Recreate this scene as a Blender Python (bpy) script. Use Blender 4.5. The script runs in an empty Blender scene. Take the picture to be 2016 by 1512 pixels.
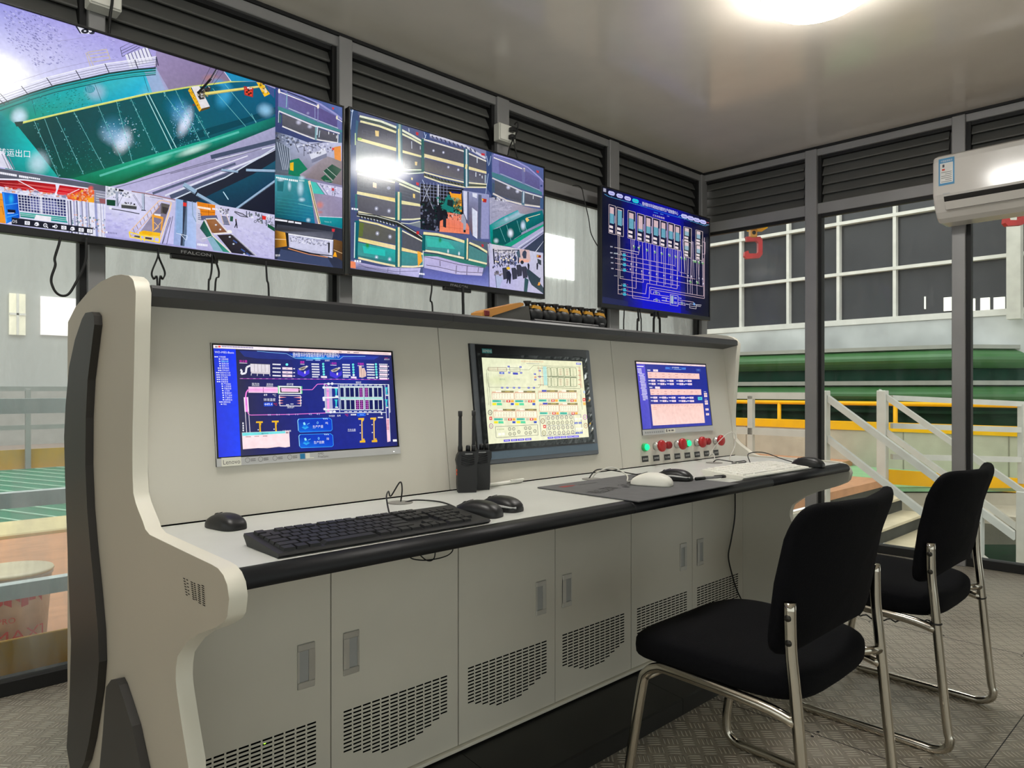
import bpy, bmesh, math, random
from mathutils import Vector, Matrix
PI = math.pi
sc = bpy.context.scene
COL = sc.collection
random.seed(7)

# ------------------------------------------------------------------ camera, light, exposure
HC, FPX, CX, HY = 1.03, 1400.0, 1008.0, 767.0
FWD = (0.6877, 0.7260)
cam_d = bpy.data.cameras.new('camera'); cam = bpy.data.objects.new('camera', cam_d); COL.objects.link(cam)
cam_d.sensor_fit = 'HORIZONTAL'; cam_d.sensor_width = 36.0; cam_d.lens = 36.0*FPX/2016.0
cam_d.shift_y = (HY-756.0)/2016.0; cam_d.clip_start = 0.02; cam_d.clip_end = 200
cam.location = (0, 0, HC); cam.rotation_euler = (PI/2, 0, -math.atan2(FWD[0], FWD[1]))
sc.camera = cam
sc.view_settings.view_transform = 'Standard'; sc.view_settings.look = 'None'
sc.view_settings.gamma = 1.0; sc.view_settings.use_curve_mapping = False
sc.view_settings.exposure = 0.25
sc.cycles.transparent_max_bounces = 24
sc.cycles.max_bounces = 8
WORLD_STRENGTH = 1.35
LAMP_STRENGTH = 36.0
w = bpy.data.worlds.new('hall_daylight'); sc.world = w; w.use_nodes = True
bg = w.node_tree.nodes['Background']; bg.inputs[0].default_value = (1.0, 0.96, 0.90, 1); bg.inputs[1].default_value = WORLD_STRENGTH
def area_lamp(name, loc, size, power, aim, color=(1, .97, .92)):
    d = bpy.data.lights.new(name, 'AREA'); d.shape = 'RECTANGLE'; d.size, d.size_y = size; d.energy = power; d.color = color
    o = bpy.data.objects.new(name, d); COL.objects.link(o); o.location = loc
    o.rotation_euler = (Vector(aim)-Vector(loc)).to_track_quat('-Z', 'Y').to_euler(); return o
# added fill lamps that brighten the hall outside the cabin
area_lamp('hall_fill_light', (9.5, 4.0, 8.0), (6, 10), 250, (9.5, 4.0, 0))
area_lamp('hall_fill_light', (2.0, 9.0, 8.0), (8, 6), 450, (2.0, 9.0, 0))

# ------------------------------------------------------------------ pixel -> place
def ray(px, py):
    r = (px-CX)/FPX; u = (HY-py)/FPX
    return (FWD[0]+FWD[1]*r, FWD[1]-FWD[0]*r, u)
def atX(px, py, X):
    d = ray(px, py); t = X/d[0]; return Vector((X, d[1]*t, HC+d[2]*t))
def atY(px, py, Y):
    d = ray(px, py); t = Y/d[1]; return Vector((d[0]*t, Y, HC+d[2]*t))
def atZ(px, py, z):
    d = ray(px, py); t = (z-HC)/d[2]; return Vector((d[0]*t, d[1]*t, z))
def atT(px, py, t):
    d = ray(px, py); return Vector((d[0]*t, d[1]*t, HC+d[2]*t))
def atP(px, py, P, n):
    d = Vector(ray(px, py)); c = Vector((0, 0, HC)); t = (Vector(P)-c).dot(n)/d.dot(n); return c+d*t

# ------------------------------------------------------------------ materials
def lin(c):
    return tuple(((v/255.0)/12.92 if v/255.0 <= 0.04045 else ((v/255.0+0.055)/1.055)**2.4) for v in c[:3])
MATS = {}
def mat(name, rgb=(128, 128, 128), rough=0.5, metal=0.0, var=0.06, scale=6.0, bump=0.0, bscale=60.0, emit=0.0, spec=0.5, stretch=(1, 1, 1), coat=0.0):
    if name in MATS: return MATS[name]
    m = bpy.data.materials.new(name); m.use_nodes = True; nt = m.node_tree; b = nt.nodes['Principled BSDF']
    c = lin(rgb)
    tc = nt.nodes.new('ShaderNodeTexCoord'); mp = nt.nodes.new('ShaderNodeMapping'); mp.inputs['Scale'].default_value = stretch
    nt.links.new(tc.outputs['Object'], mp.inputs[0])
    nz = nt.nodes.new('ShaderNodeTexNoise'); nz.inputs['Scale'].default_value = scale; nz.inputs['Detail'].default_value = 5
    nt.links.new(mp.outputs[0], nz.inputs['Vector'])
    cr = nt.nodes.new('ShaderNodeValToRGB')
    lo = [max(0, x*(1-var*1.6)) for x in c]; hi = [min(1, x*(1+var)) for x in c]
    cr.color_ramp.elements[0].position = 0.3; cr.color_ramp.elements[1].position = 0.7
    cr.color_ramp.elements[0].color = (*lo, 1); cr.color_ramp.elements[1].color = (*hi, 1)
    nt.links.new(nz.outputs['Fac'], cr.inputs[0]); nt.links.new(cr.outputs[0], b.inputs['Base Color'])
    b.inputs['Roughness'].default_value = rough; b.inputs['Metallic'].default_value = metal
    b.inputs['Specular IOR Level'].default_value = spec; b.inputs['Coat Weight'].default_value = coat
    if bump:
        n2 = nt.nodes.new('ShaderNodeTexNoise'); n2.inputs['Scale'].default_value = bscale; nt.links.new(mp.outputs[0], n2.inputs['Vector'])
        bp = nt.nodes.new('ShaderNodeBump'); bp.inputs['Strength'].default_value = bump; bp.inputs['Distance'].default_value = 0.01
        nt.links.new(n2.outputs['Fac'], bp.inputs['Height']); nt.links.new(bp.outputs[0], b.inputs['Normal'])
    if emit:
        b.inputs['Emission Color'].default_value = (*c, 1); b.inputs['Emission Strength'].default_value = emit
    MATS[name] = m; return m
def screen_mat():
    if 'screen_picture' in MATS: return MATS['screen_picture']
    m = bpy.data.materials.new('screen_picture'); m.use_nodes = True; nt = m.node_tree; b = nt.nodes['Principled BSDF']
    out = nt.nodes['Material Output']
    at = nt.nodes.new('ShaderNodeAttribute'); at.attribute_name = 'Col'
    b.inputs['Base Color'].default_value = (0.004, 0.004, 0.005, 1); b.inputs['Roughness'].default_value = 0.12
    b.inputs['Specular IOR Level'].default_value = 0.35
    tc = nt.nodes.new('ShaderNodeTexCoord'); nz = nt.nodes.new('ShaderNodeTexNoise'); nz.inputs['Scale'].default_value = 70; nz.inputs['Detail'].default_value = 6
    nt.links.new(tc.outputs['Object'], nz.inputs['Vector'])
    mr = nt.nodes.new('ShaderNodeMapRange'); mr.inputs[1].default_value = .3; mr.inputs[2].default_value = .7; mr.inputs[3].default_value = .92; mr.inputs[4].default_value = 1.08
    nt.links.new(nz.outputs['Fac'], mr.inputs[0]); nt.links.new(mr.outputs[0], b.inputs['Emission Strength'])
    nt.links.new(at.outputs['Color'], b.inputs['Emission Color'])
    tr = nt.nodes.new('ShaderNodeBsdfTransparent'); mx = nt.nodes.new('ShaderNodeMixShader')
    nt.links.new(at.outputs['Alpha'], mx.inputs[0]); nt.links.new(tr.outputs[0], mx.inputs[1]); nt.links.new(b.outputs[0], mx.inputs[2])
    nt.links.new(mx.outputs[0], out.inputs['Surface'])
    m.cycles.emission_sampling = 'NONE'
    MATS['screen_picture'] = m; return m
def glass_mat(name, dirt_lo, dirt_hi, tint=(235, 240, 240), sx=1.0, sz=0.25, contrast=(0.35, 0.7), dirtcol=(205, 212, 214)):
    m = bpy.data.materials.new(name); m.use_nodes = True; nt = m.node_tree; nt.nodes.remove(nt.nodes['Principled BSDF']); out = nt.nodes['Material Output']
    tr = nt.nodes.new('ShaderNodeBsdfTransparent'); tr.inputs[0].default_value = (*lin(tint), 1)
    gl = nt.nodes.new('ShaderNodeBsdfGlossy'); gl.inputs['Roughness'].default_value = 0.03
    fr = nt.nodes.new('ShaderNodeFresnel'); fr.inputs[0].default_value = 1.2
    m1 = nt.nodes.new('ShaderNodeMixShader'); nt.links.new(fr.outputs[0], m1.inputs[0]); nt.links.new(tr.outputs[0], m1.inputs[1]); nt.links.new(gl.outputs[0], m1.inputs[2])
    df = nt.nodes.new('ShaderNodeBsdfDiffuse'); df.inputs[0].default_value = (*lin(dirtcol), 1)
    tl = nt.nodes.new('ShaderNodeBsdfTranslucent'); tl.inputs[0].default_value = (*lin(dirtcol), 1)
    m2 = nt.nodes.new('ShaderNodeMixShader'); m2.inputs[0].default_value = .6; nt.links.new(df.outputs[0], m2.inputs[1]); nt.links.new(tl.outputs[0], m2.inputs[2])
    tc = nt.nodes.new('ShaderNodeTexCoord'); mp = nt.nodes.new('ShaderNodeMapping'); mp.inputs['Scale'].default_value = (sx, sx, sz)
    nt.links.new(tc.outputs['Object'], mp.inputs[0])
    nz = nt.nodes.new('ShaderNodeTexNoise'); nz.inputs['Scale'].default_value = 9; nz.inputs['Detail'].default_value = 9; nz.inputs['Roughness'].default_value = .65; nz.inputs['Distortion'].default_value = .8
    nt.links.new(mp.outputs[0], nz.inputs['Vector'])
    mr = nt.nodes.new('ShaderNodeMapRange'); mr.inputs[1].default_value = contrast[0]; mr.inputs[2].default_value = contrast[1]; mr.inputs[3].default_value = dirt_lo; mr.inputs[4].default_value = dirt_hi
    nt.links.new(nz.outputs['Fac'], mr.inputs[0])
    m3 = nt.nodes.new('ShaderNodeMixShader'); nt.links.new(mr.outputs[0], m3.inputs[0]); nt.links.new(m1.outputs[0], m3.inputs[1]); nt.links.new(m2.outputs[0], m3.inputs[2])
    nt.links.new(m3.outputs[0], out.inputs['Surface']); MATS[name] = m; return m
def tread_mat(name):
    m = bpy.data.materials.new(name); m.use_nodes = True; nt = m.node_tree; b = nt.nodes['Principled BSDF']; L = nt.links.new
    def M(op, a, bb=None, cc=None):
        n = nt.nodes.new('ShaderNodeMath'); n.operation = op
        for i, v in enumerate((a, bb, cc)):
            if v is None: continue
            if isinstance(v, (int, float)): n.inputs[i].default_value = v
            else: L(v, n.inputs[i])
        return n.outputs[0]
    tc = nt.nodes.new('ShaderNodeTexCoord'); mp = nt.nodes.new('ShaderNodeMapping'); mp.inputs['Rotation'].default_value = (0, 0, PI/4)
    s = 1/0.050; mp.inputs['Scale'].default_value = (s, s, s); L(tc.outputs['Object'], mp.inputs[0])
    sx = nt.nodes.new('ShaderNodeSeparateXYZ'); L(mp.outputs[0], sx.inputs[0]); p, q = sx.outputs[0], sx.outputs[1]
    par = M('FLOORED_MODULO', M('ADD', M('FLOOR', p), M('FLOOR', q)), 2.0)
    fp, fq = M('FRACT', p), M('FRACT', q)
    along = M('ADD', M('MULTIPLY', fp, M('SUBTRACT', 1.0, par)), M('MULTIPLY', fq, par))
    acr = M('ADD', M('MULTIPLY', fq, M('SUBTRACT', 1.0, par)), M('MULTIPLY', fp, par))
    bar = M('ABSOLUTE', M('SUBTRACT', M('FRACT', M('MULTIPLY', acr, 4.0)), 0.5))
    b1 = nt.nodes.new('ShaderNodeMapRange'); L(bar, b1.inputs[0]); b1.inputs[1].default_value = .25; b1.inputs[2].default_value = .12; b1.inputs[3].default_value = 0; b1.inputs[4].default_value = 1
    e = M('ABSOLUTE', M('SUBTRACT', along, 0.5)); e1 = nt.nodes.new('ShaderNodeMapRange'); L(e, e1.inputs[0]); e1.inputs[1].default_value = .39; e1.inputs[2].default_value = .28; e1.inputs[3].default_value = 0; e1.inputs[4].default_value = 1
    e2 = nt.nodes.new('ShaderNodeMapRange'); L(M('ABSOLUTE', M('SUBTRACT', acr, 0.5)), e2.inputs[0]); e2.inputs[1].default_value = .47; e2.inputs[2].default_value = .45; e2.inputs[3].default_value = 0; e2.inputs[4].default_value = 1
    h = M('MULTIPLY', M('MULTIPLY', b1.outputs[0], e1.outputs[0]), e2.outputs[0])
    bp = nt.nodes.new('ShaderNodeBump'); bp.inputs['Strength'].default_value = 0.9; bp.inputs['Distance'].default_value = 0.004; L(h, bp.inputs['Height']); L(bp.outputs[0], b.inputs['Normal'])
    nz = nt.nodes.new('ShaderNodeTexNoise'); nz.inputs['Scale'].default_value = 3.0; nz.inputs['Detail'].default_value = 8; L(tc.outputs['Object'], nz.inputs['Vector'])
    cr = nt.nodes.new('ShaderNodeValToRGB'); cr.color_ramp.elements[0].color = (*lin((138, 128, 114)), 1); cr.color_ramp.elements[1].color = (*lin((182, 172, 156)), 1)
    cr.color_ramp.elements[0].position = .3; cr.color_ramp.elements[1].position = .7; L(nz.outputs['Fac'], cr.inputs[0])
    mx = nt.nodes.new('ShaderNodeMix'); mx.data_type = 'RGBA'; L(M('MULTIPLY', h, 0.7), mx.inputs[0]); L(cr.outputs[0], mx.inputs[6]); mx.inputs[7].default_value = (*lin((240, 232, 216)), 1)
    L(mx.outputs[2], b.inputs['Base Color']); b.inputs['Roughness'].default_value = .32; b.inputs['Metallic'].default_value = .3
    MATS[name] = m; return m

# ------------------------------------------------------------------ mesh builder
class MB:
    def __init__(s): s.v = []; s.f = []; s.mi = []; s.cur = 0; s.sm = []; s.smooth = False
    def mat(s, i): s.cur = i; return s
    def add(s, vs, fs):
        o = len(s.v); s.v += [tuple(p) for p in vs]
        for f in fs: s.f.append([i+o for i in f]); s.mi.append(s.cur); s.sm.append(s.smooth)
        return s
    def box(s, a, b, M=None):
        x0, y0, z0 = a; x1, y1, z1 = b
        vs = [Vector(p) for p in ((x0, y0, z0), (x1, y0, z0), (x1, y1, z0), (x0, y1, z0), (x0, y0, z1), (x1, y0, z1), (x1, y1, z1), (x0, y1, z1))]
        if M: vs = [M @ p for p in vs]
        return s.add(vs, [(0, 3, 2, 1), (4, 5, 6, 7), (0, 1, 5, 4), (1, 2, 6, 5), (2, 3, 7, 6), (3, 0, 4, 7)])
    def rbox(s, a, b, r=0.003, M=None):
        # box with all edges chamfered
        x0, y0, z0 = a; x1, y1, z1 = b; vs = []; idx = {}
        for ix, x in ((0, x0), (1, x1)):
            for iy, y in ((0, y0), (1, y1)):
                for iz, z in ((0, z0), (1, z1)):
                    dx = r if ix == 0 else -r; dy = r if iy == 0 else -r; dz = r if iz == 0 else -r
                    for k, p in enumerate(((x, y+dy, z+dz), (x+dx, y, z+dz), (x+dx, y+dy, z))):
                        idx[ix, iy, iz, k] = len(vs); vs.append(Vector(p))
        if M: vs = [M @ p for p in vs]
        I = lambda a, b, c, k: idx[a, b, c, k]
        fs = []
        for v in (0, 1):
            fs.append([I(v, 0, 0, 0), I(v, 1, 0, 0), I(v, 1, 1, 0), I(v, 0, 1, 0)][::(1 if v else -1)])
            fs.append([I(0, v, 0, 1), I(1, v, 0, 1), I(1, v, 1, 1), I(0, v, 1, 1)][::(-1 if v else 1)])
            fs.append([I(0, 0, v, 2), I(1, 0, v, 2), I(1, 1, v, 2), I(0, 1, v, 2)][::(1 if v else -1)])
        for a_ in (0, 1):
            for b_ in (0, 1):
                fs.append([I(a_, b_, 0, 0), I(a_, b_, 1, 0), I(a_, b_, 1, 1), I(a_, b_, 0, 1)])
                fs.append([I(a_, 0, b_, 0), I(a_, 1, b_, 0), I(a_, 1, b_, 2), I(a_, 0, b_, 2)])
                fs.append([I(0, a_, b_, 1), I(1, a_, b_, 1), I(1, a_, b_, 2), I(0, a_, b_, 2)])
                for c_ in (0, 1): fs.append([I(a_, b_, c_, 0), I(a_, b_, c_, 1), I(a_, b_, c_, 2)])
        return s.add(vs, fs)
    def prism(s, poly, d0, d1, axis='X', M=None):
        # poly: 2D list; extruded along axis between d0, d1
        n = len(poly); mk = {'X': lambda a, b, d: (d, a, b), 'Y': lambda a, b, d: (a, d, b), 'Z': lambda a, b, d: (a, b, d)}[axis]
        vs = [Vector(mk(a, b, d0)) for a, b in poly]+[Vector(mk(a, b, d1)) for a, b in poly]
        if M: vs = [M @ p for p in vs]
        return s.add(vs, [list(range(n))[::-1], list(range(n, 2*n))]+[(i, (i+1) % n, n+(i+1) % n, n+i) for i in range(n)])
    def tube(s, path, r, n=8, closed=False, flat=None):
        P = [Vector(p) for p in path]; k = len(P); rings = []; up = None
        rr = r if isinstance(r, (list, tuple)) else [r]*k
        for i in range(k):
            t = (P[min(i+1, k-1)]-P[max(i-1, 0)]) if not closed else (P[(i+1) % k]-P[i-1])
            if t.length < 1e-9: t = Vector((0, 0, 1))
            t.normalize()
            if up is None:
                up = Vector((0, 0, 1)) if abs(t.z) < .9 else Vector((1, 0, 0))
            a = (up-t*up.dot(t))
            if a.length < 1e-6: a = t.orthogonal()
            a.normalize(); b = t.cross(a); up = a
            fa, fb = (1, 1) if flat is None else flat
            rings.append([P[i]+(a*math.cos(2*PI*j/n)*fa+b*math.sin(2*PI*j/n)*fb)*rr[i] for j in range(n)])
        vs = [q for ring in rings for q in ring]; fs = []
        for i in range(k if closed else k-1):
            for j in range(n):
                a0 = i*n+j; a1 = i*n+(j+1) % n; c = ((i+1) % k)*n
                fs.append((a0, a1, c+(j+1) % n, c+j))
        if not closed: fs += [list(range(n))[::-1], list(range((k-1)*n, k*n))]
        o = s.smooth; s.smooth = True; s.add(vs, fs); s.smooth = o; return s
    def lathe(s, prof, c, axis=(0, 0, 1), n=24):
        ax = Vector(axis).normalized(); a = ax.orthogonal().normalized(); b = ax.cross(a); c = Vector(c)
        vs = []; fs = []; k = len(prof)
        for r, h in prof:
            for j in range(n): vs.append(c+ax*h+(a*math.cos(2*PI*j/n)+b*math.sin(2*PI*j/n))*r)
        for i in range(k-1):
            for j in range(n): fs.append((i*n+j, i*n+(j+1) % n, (i+1)*n+(j+1) % n, (i+1)*n+j))
        fs += [list(range(n))[::-1], list(range((k-1)*n, k*n))]
        o = s.smooth; s.smooth = True; s.add(vs, fs); s.smooth = o; return s
    def cushion(s, c, a, e1=0.35, e2=0.35, nu=36, nv=18, fn=None):
        # superellipsoid, half sizes a; e1 rounds the third axis, e2 the outline
        sp = lambda x, e: math.copysign(abs(x)**e, x); vs = []; fs = []
        for i in range(nv+1):
            th = -PI/2+PI*i/nv
            for j in range(nu):
                ph = 2*PI*j/nu
                p = Vector((a[0]*sp(math.cos(th), e1)*sp(math.cos(ph), e2), a[1]*sp(math.cos(th), e1)*sp(math.sin(ph), e2), a[2]*sp(math.sin(th), e1)))
                if fn: p = fn(p)
                vs.append(p+Vector(c))
        for i in range(nv):
            for j in range(nu): fs.append((i*nu+j, i*nu+(j+1) % nu, (i+1)*nu+(j+1) % nu, (i+1)*nu+j))
        o = s.smooth; s.smooth = True; s.add(vs, fs); s.smooth = o; return s
    def mesh(s, name, mats, shift=None, fix=True):
        me = bpy.data.meshes.new(name); sh = Vector(shift or (0, 0, 0))
        me.from_pydata([Vector(p)-sh for p in s.v], [], s.f); me.update()
        for m in (mats if isinstance(mats, (list, tuple)) else [mats]): me.materials.append(m)
        me.polygons.foreach_set('material_index', s.mi); me.polygons.foreach_set('use_smooth', s.sm)
        if fix:
            bm = bmesh.new(); bm.from_mesh(me); bmesh.ops.remove_doubles(bm, verts=bm.verts, dist=1e-6)
            bmesh.ops.recalc_face_normals(bm, faces=bm.faces); bm.to_mesh(me); bm.free()
        me.update(); return me
    def build(s, name, mats, parent=None, fix=True, label=None):
        vs = s.v; lo = [min(p[i] for p in vs) for i in range(3)]; hi = [max(p[i] for p in vs) for i in range(3)]
        c = Vector([(lo[i]+hi[i])/2 for i in range(3)])
        o = bpy.data.objects.new(name, s.mesh(name, mats, c, fix)); COL.objects.link(o); o.location = c
        if parent: put(o, parent)
        if label: o['label'] = label
        return o
WORLD_OF = {}
def world_of(o):
    M = o.matrix_basis.copy()
    if o.parent: M = world_of(o.parent) @ o.matrix_parent_inverse @ M
    return M
def put(o, parent):
    o.parent = parent; o.matrix_parent_inverse = world_of(parent).inverted()
def tag(o, label, cat, group=None, kind=None):
    o['label'] = label; o['category'] = cat
    if group: o['group'] = group
    if kind: o['kind'] = kind
    return o
def thing(name, label, cat, loc=(0, 0, 0), group=None):
    o = bpy.data.objects.new(name, None); o.empty_display_size = .05; COL.objects.link(o); o.location = loc
    return tag(o, label, cat, group)
def struct(name, loc=(0, 0, 0)):
    o = bpy.data.objects.new(name, None); COL.objects.link(o); o.location = loc; o['kind'] = 'structure'; return o
def sbuild(mb, name, mats):
    o = mb.build(name, mats); o['kind'] = 'structure'; return o
def copy_tree(o, parent=None):
    c = o.copy(); COL.objects.link(c)
    if parent: c.parent = parent; c.matrix_parent_inverse = o.matrix_parent_inverse.copy()
    for ch in [x for x in COL.objects if x.parent == o]: copy_tree(ch, c)
    return c
def smooth_path(pts, n=6):
    P = [Vector(p) for p in pts]; out = []
    for i in range(len(P)-1):
        p0 = P[max(i-1, 0)]; p1 = P[i]; p2 = P[i+1]; p3 = P[min(i+2, len(P)-1)]
        for k in range(n):
            t = k/n; out.append(0.5*((2*p1)+(p2-p0)*t+(2*p0-5*p1+4*p2-p3)*t*t+(3*p1-p0-3*p2+p3)*t**3))
    out.append(P[-1]); return out

# ------------------------------------------------------------------ lettering
TXT = {}
def text_mesh(s):
    if s in TXT: return TXT[s]
    cu = bpy.data.curves.new('lettering', 'FONT'); cu.body = s; cu.resolution_u = 2; cu.fill_mode = 'FRONT'
    o = bpy.data.objects.new('lettering', cu); COL.objects.link(o)
    bpy.context.view_layer.update(); dg = bpy.context.evaluated_depsgraph_get()
    me = bpy.data.meshes.new_from_object(o.evaluated_get(dg))
    vs = [(v.co.x, v.co.y) for v in me.vertices]; fs = [list(p.vertices) for p in me.polygons]
    bpy.data.objects.remove(o); bpy.data.curves.remove(cu); bpy.data.meshes.remove(me)
    wd = max([v[0] for v in vs], default=1); TXT[s] = (vs, fs, wd); return TXT[s]
def text_on(mb, s, origin, right, up, height, width=None):
    vs, fs, wd = text_mesh(s); R = Vector(right).normalized(); U = Vector(up).normalized(); O = Vector(origin)
    kx = (width/wd) if width else height
    mb.add([O+R*(x*kx)+U*(y*height) for x, y in vs], fs); return mb

# ------------------------------------------------------------------ screen pictures
def homography(src, dst):
    A = []
    for (x, y), (u, v) in zip(src, dst):
        A.append([x, y, 1, 0, 0, 0, -u*x, -u*y, u]); A.append([0, 0, 0, x, y, 1, -v*x, -v*y, v])
    n = 8
    for i in range(n):
        p = max(range(i, n), key=lambda k: abs(A[k][i])); A[i], A[p] = A[p], A[i]
        for k in range(n):
            if k != i:
                f = A[k][i]/A[i][i]
                for j in range(i, n+1): A[k][j] -= f*A[i][j]
    h = [A[i][n]/A[i][i] for i in range(n)]+[1.0]
    def f(x, y):
        d = h[6]*x+h[7]*y+h[8]; return ((h[0]*x+h[1]*y+h[2])/d, (h[3]*x+h[4]*y+h[5])/d)
    return f
def inside(p, poly):
    x, y = p; r = False; j = len(poly)-1
    for i in range(len(poly)):
        xi, yi = poly[i]; xj, yj = poly[j]
        if (yi > y) != (yj > y) and x < (xj-xi)*(y-yi)/(yj-yi)+xi: r = not r
        j = i
    return r
class Picture:
    # a picture shown on a flat display: shapes laid on the display in thin layers
    def __init__(s, corners, O, U, V, w, h, gain=0.86, u0=0.0):
        s.H = homography(corners, [(u0, h), (w, h), (w, 0), (u0, 0)])
        s.O, s.U, s.V = Vector(O), Vector(U), Vector(V); s.N = s.U.cross(s.V).normalized(); s.w, s.h = w, h
        s.v = []; s.f = []; s.c = []; s.z = 0.0; s.o = (0, 0, 1.0); s.gain = gain
    def crop(s, x, y, k): s.o = (x, y, k); return s
    def pt(s, x, y):
        u, v = s.H(s.o[0]+x/s.o[2], s.o[1]+y/s.o[2]); u = min(max(u, 0.0), s.w); v = min(max(v, 0.0), s.h)
        return s.O+s.U*u+s.V*v+s.N*s.z
    def raw(s, pts, faces, cols):
        o = len(s.v); s.v += [s.pt(*p) for p in pts]
        for f in faces: s.f.append([i+o for i in f])
        s.c += cols; s.z += 5e-6
    def col(s, c, a=1.0): l = lin(c); return (l[0]*s.gain, l[1]*s.gain, l[2]*s.gain, a)
    def P(s, pts, c, a=1.0):
        if isinstance(c[0], (tuple, list)): cols = [s.col(k, a) for k in c]
        else: cols = [s.col(c, a)]*len(pts)
        s.raw(pts, [list(range(len(pts)))], cols); return s
    def fill(s, c):
        o = s.o; s.o = (0, 0, 1); n = len(s.v)
        s.v += [s.O+s.N*s.z, s.O+s.U*s.w+s.N*s.z, s.O+s.U*s.w+s.V*s.h+s.N*s.z, s.O+s.V*s.h+s.N*s.z]
        s.f.append([n, n+1, n+2, n+3])
        s.c += [s.col(k) for k in (c if isinstance(c[0], (tuple, list)) else [c]*4)]; s.z += 5e-6; s.o = o
    def R(s, x, y, w, h, c, a=1.0, sk=0.0, lean=0.0):
        return s.P([(x, y), (x+w, y+sk*w), (x+w+lean*h, y+sk*w+h), (x+lean*h, y+h)], c, a)
    def L(s, pts, w, c, a=1.0):
        q = []; fs = []
        for i in range(len(pts)-1):
            (x0, y0), (x1, y1) = pts[i], pts[i+1]; d = math.hypot(x1-x0, y1-y0) or 1e-6; nx, ny = -(y1-y0)/d*w/2, (x1-x0)/d*w/2
            k = len(q); q += [(x0+nx, y0+ny), (x1+nx, y1+ny), (x1-nx, y1-ny), (x0-nx, y0-ny)]; fs.append([k, k+1, k+2, k+3])
        s.raw(q, fs, [s.col(c, a)]*len(q)); return s
    def LL(s, segs, w, c, a=1.0):
        for g in segs: s.L(g, w, c, a)
        return s
    def E(s, x, y, rx, ry, c, a=1.0, n=18):
        return s.P([(x+rx*math.cos(2*PI*i/n), y+ry*math.sin(2*PI*i/n)) for i in range(n)], c, a)
    def ring(s, x, y, r, w, c, n=16, ry=None):
        ry = ry or r
        return s.L([(x+r*math.cos(2*PI*i/n), y+ry*math.sin(2*PI*i/n)) for i in range(n+1)], w, c)
    def G(s, x, y, rx, ry, c, a=0.8, n=20, rot=0.0):
        pts = [(x, y)]; cols = [s.col(c, a)]; fs = []
        for k, (m, al) in enumerate(((.22, .9), (.42, .68), (.6, .41), (.8, .13), (1.0, 0.0))):
            for i in range(n):
                t = 2*PI*i/n; ex, ey = rx*m*math.cos(t), ry*m*math.sin(t)
                pts.append((x+ex*math.cos(rot)-ey*math.sin(rot), y+ex*math.sin(rot)+ey*math.cos(rot))); cols.append(s.col(c, a*al))
        for i in range(n): fs.append([0, 1+i, 1+(i+1) % n])
        for k in (0, 1, 2, 3):
            for i in range(n): fs.append([1+k*n+i, 1+(k+1)*n+i, 1+(k+1)*n+(i+1) % n, 1+k*n+(i+1) % n])
        s.raw(pts, fs, cols); return s
    def speck(s, poly, n, sz, cols, a=1.0, asp=1.0, ang=0.0):
        xs = [p[0] for p in poly]; ys = [p[1] for p in poly]; q = []; fs = []; cc = []; m = 0
        for _ in range(n*6):
            if m >= n: break
            x, y = random.uniform(min(xs), max(xs)), random.uniform(min(ys), max(ys))
            if not inside((x, y), poly): continue
            m += 1; r = sz*random.uniform(.4, 1.2); c = s.col(random.choice(cols), a*random.uniform(.6, 1)); k = len(q); t = ang+random.uniform(-.25, .25)
            ca, sa = math.cos(t), math.sin(t)
            for dx, dy in ((-r*asp, -r), (r*asp, -r), (r*asp, r), (-r*asp, r)): q.append((x+dx*ca-dy*sa, y+dx*sa+dy*ca)); cc.append(c)
            fs.append([k, k+1, k+2, k+3])
        if q: s.raw(q, fs, cc)
        return s
    def T(s, txt, x, y, h, c, slope=0.0, width=None, lean=0.0):
        vs, fs, wd = text_mesh(txt); kx = (width/wd) if width else h
        s.raw([(x+a*kx-lean*b*h, y-b*h+slope*a*kx) for a, b in vs], fs, [s.col(c)]*len(vs)); return s
    def dash(s, x, y, n, cw, h, c, slope=0.0, gap=.25):
        # a run of small unreadable characters
        q = []; fs = []
        for i in range(n):
            X = x+i*cw; Y = y+slope*i*cw; k = len(q); ww = cw*(1-gap)
            q += [(X, Y), (X+ww, Y+slope*ww), (X+ww, Y+slope*ww+h), (X, Y+h)]; fs.append([k, k+1, k+2, k+3])
        s.raw(q, fs, [s.col(c)]*len(q)); return s
    def build(s, name, parent):
        me = bpy.data.meshes.new(name); c = s.O+s.U*(s.w/2)+s.V*(s.h/2)
        me.from_pydata([p-c for p in s.v], [], s.f); me.update()
        at = me.color_attributes.new('Col', 'FLOAT_COLOR', 'POINT'); flat = [x for cc in s.c for x in cc]; at.data.foreach_set('color', flat)
        me.materials.append(screen_mat())
        o = bpy.data.objects.new(name, me); COL.objects.link(o); o.location = c; put(o, parent); return o
# ------------------------------------------------------------------ cabin shell
ZC, YW, XW = 2.65, 2.90, 4.72
M_frame = mat('grey_aluminium', (150, 149, 149), .45, .25, .04)
M_gask = mat('black_gasket', (14, 14, 15), .6)
M_louv = mat('louver_paint', (94, 94, 91), .5, .1, .04)
M_ceil = mat('glossy_ceiling_panel', (240, 232, 220), .14, 0, .02)
M_floor = tread_mat('tread_plate')
M_gl_back = glass_mat('dirty_glass', 0.22, 0.70, sx=1.0, sz=.22)
M_gl_lo = glass_mat('slightly_dirty_glass', 0.03, 0.22, sx=1.2, sz=.3)
M_gl_lo2 = glass_mat('dusty_glass', 0.10, 0.40, sx=1.2, sz=.2)
M_gl_mid = glass_mat('streaked_glass', 0.12, 0.50, sx=1.0, sz=.2)
M_gl_str = glass_mat('heavily_streaked_glass', 0.20, 0.75, sx=2.0, sz=.12)
M_gl_clean = glass_mat('clear_glass', 0.0, 0.025, sz=.3)
XL, YF = -2.4, -2.2

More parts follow.
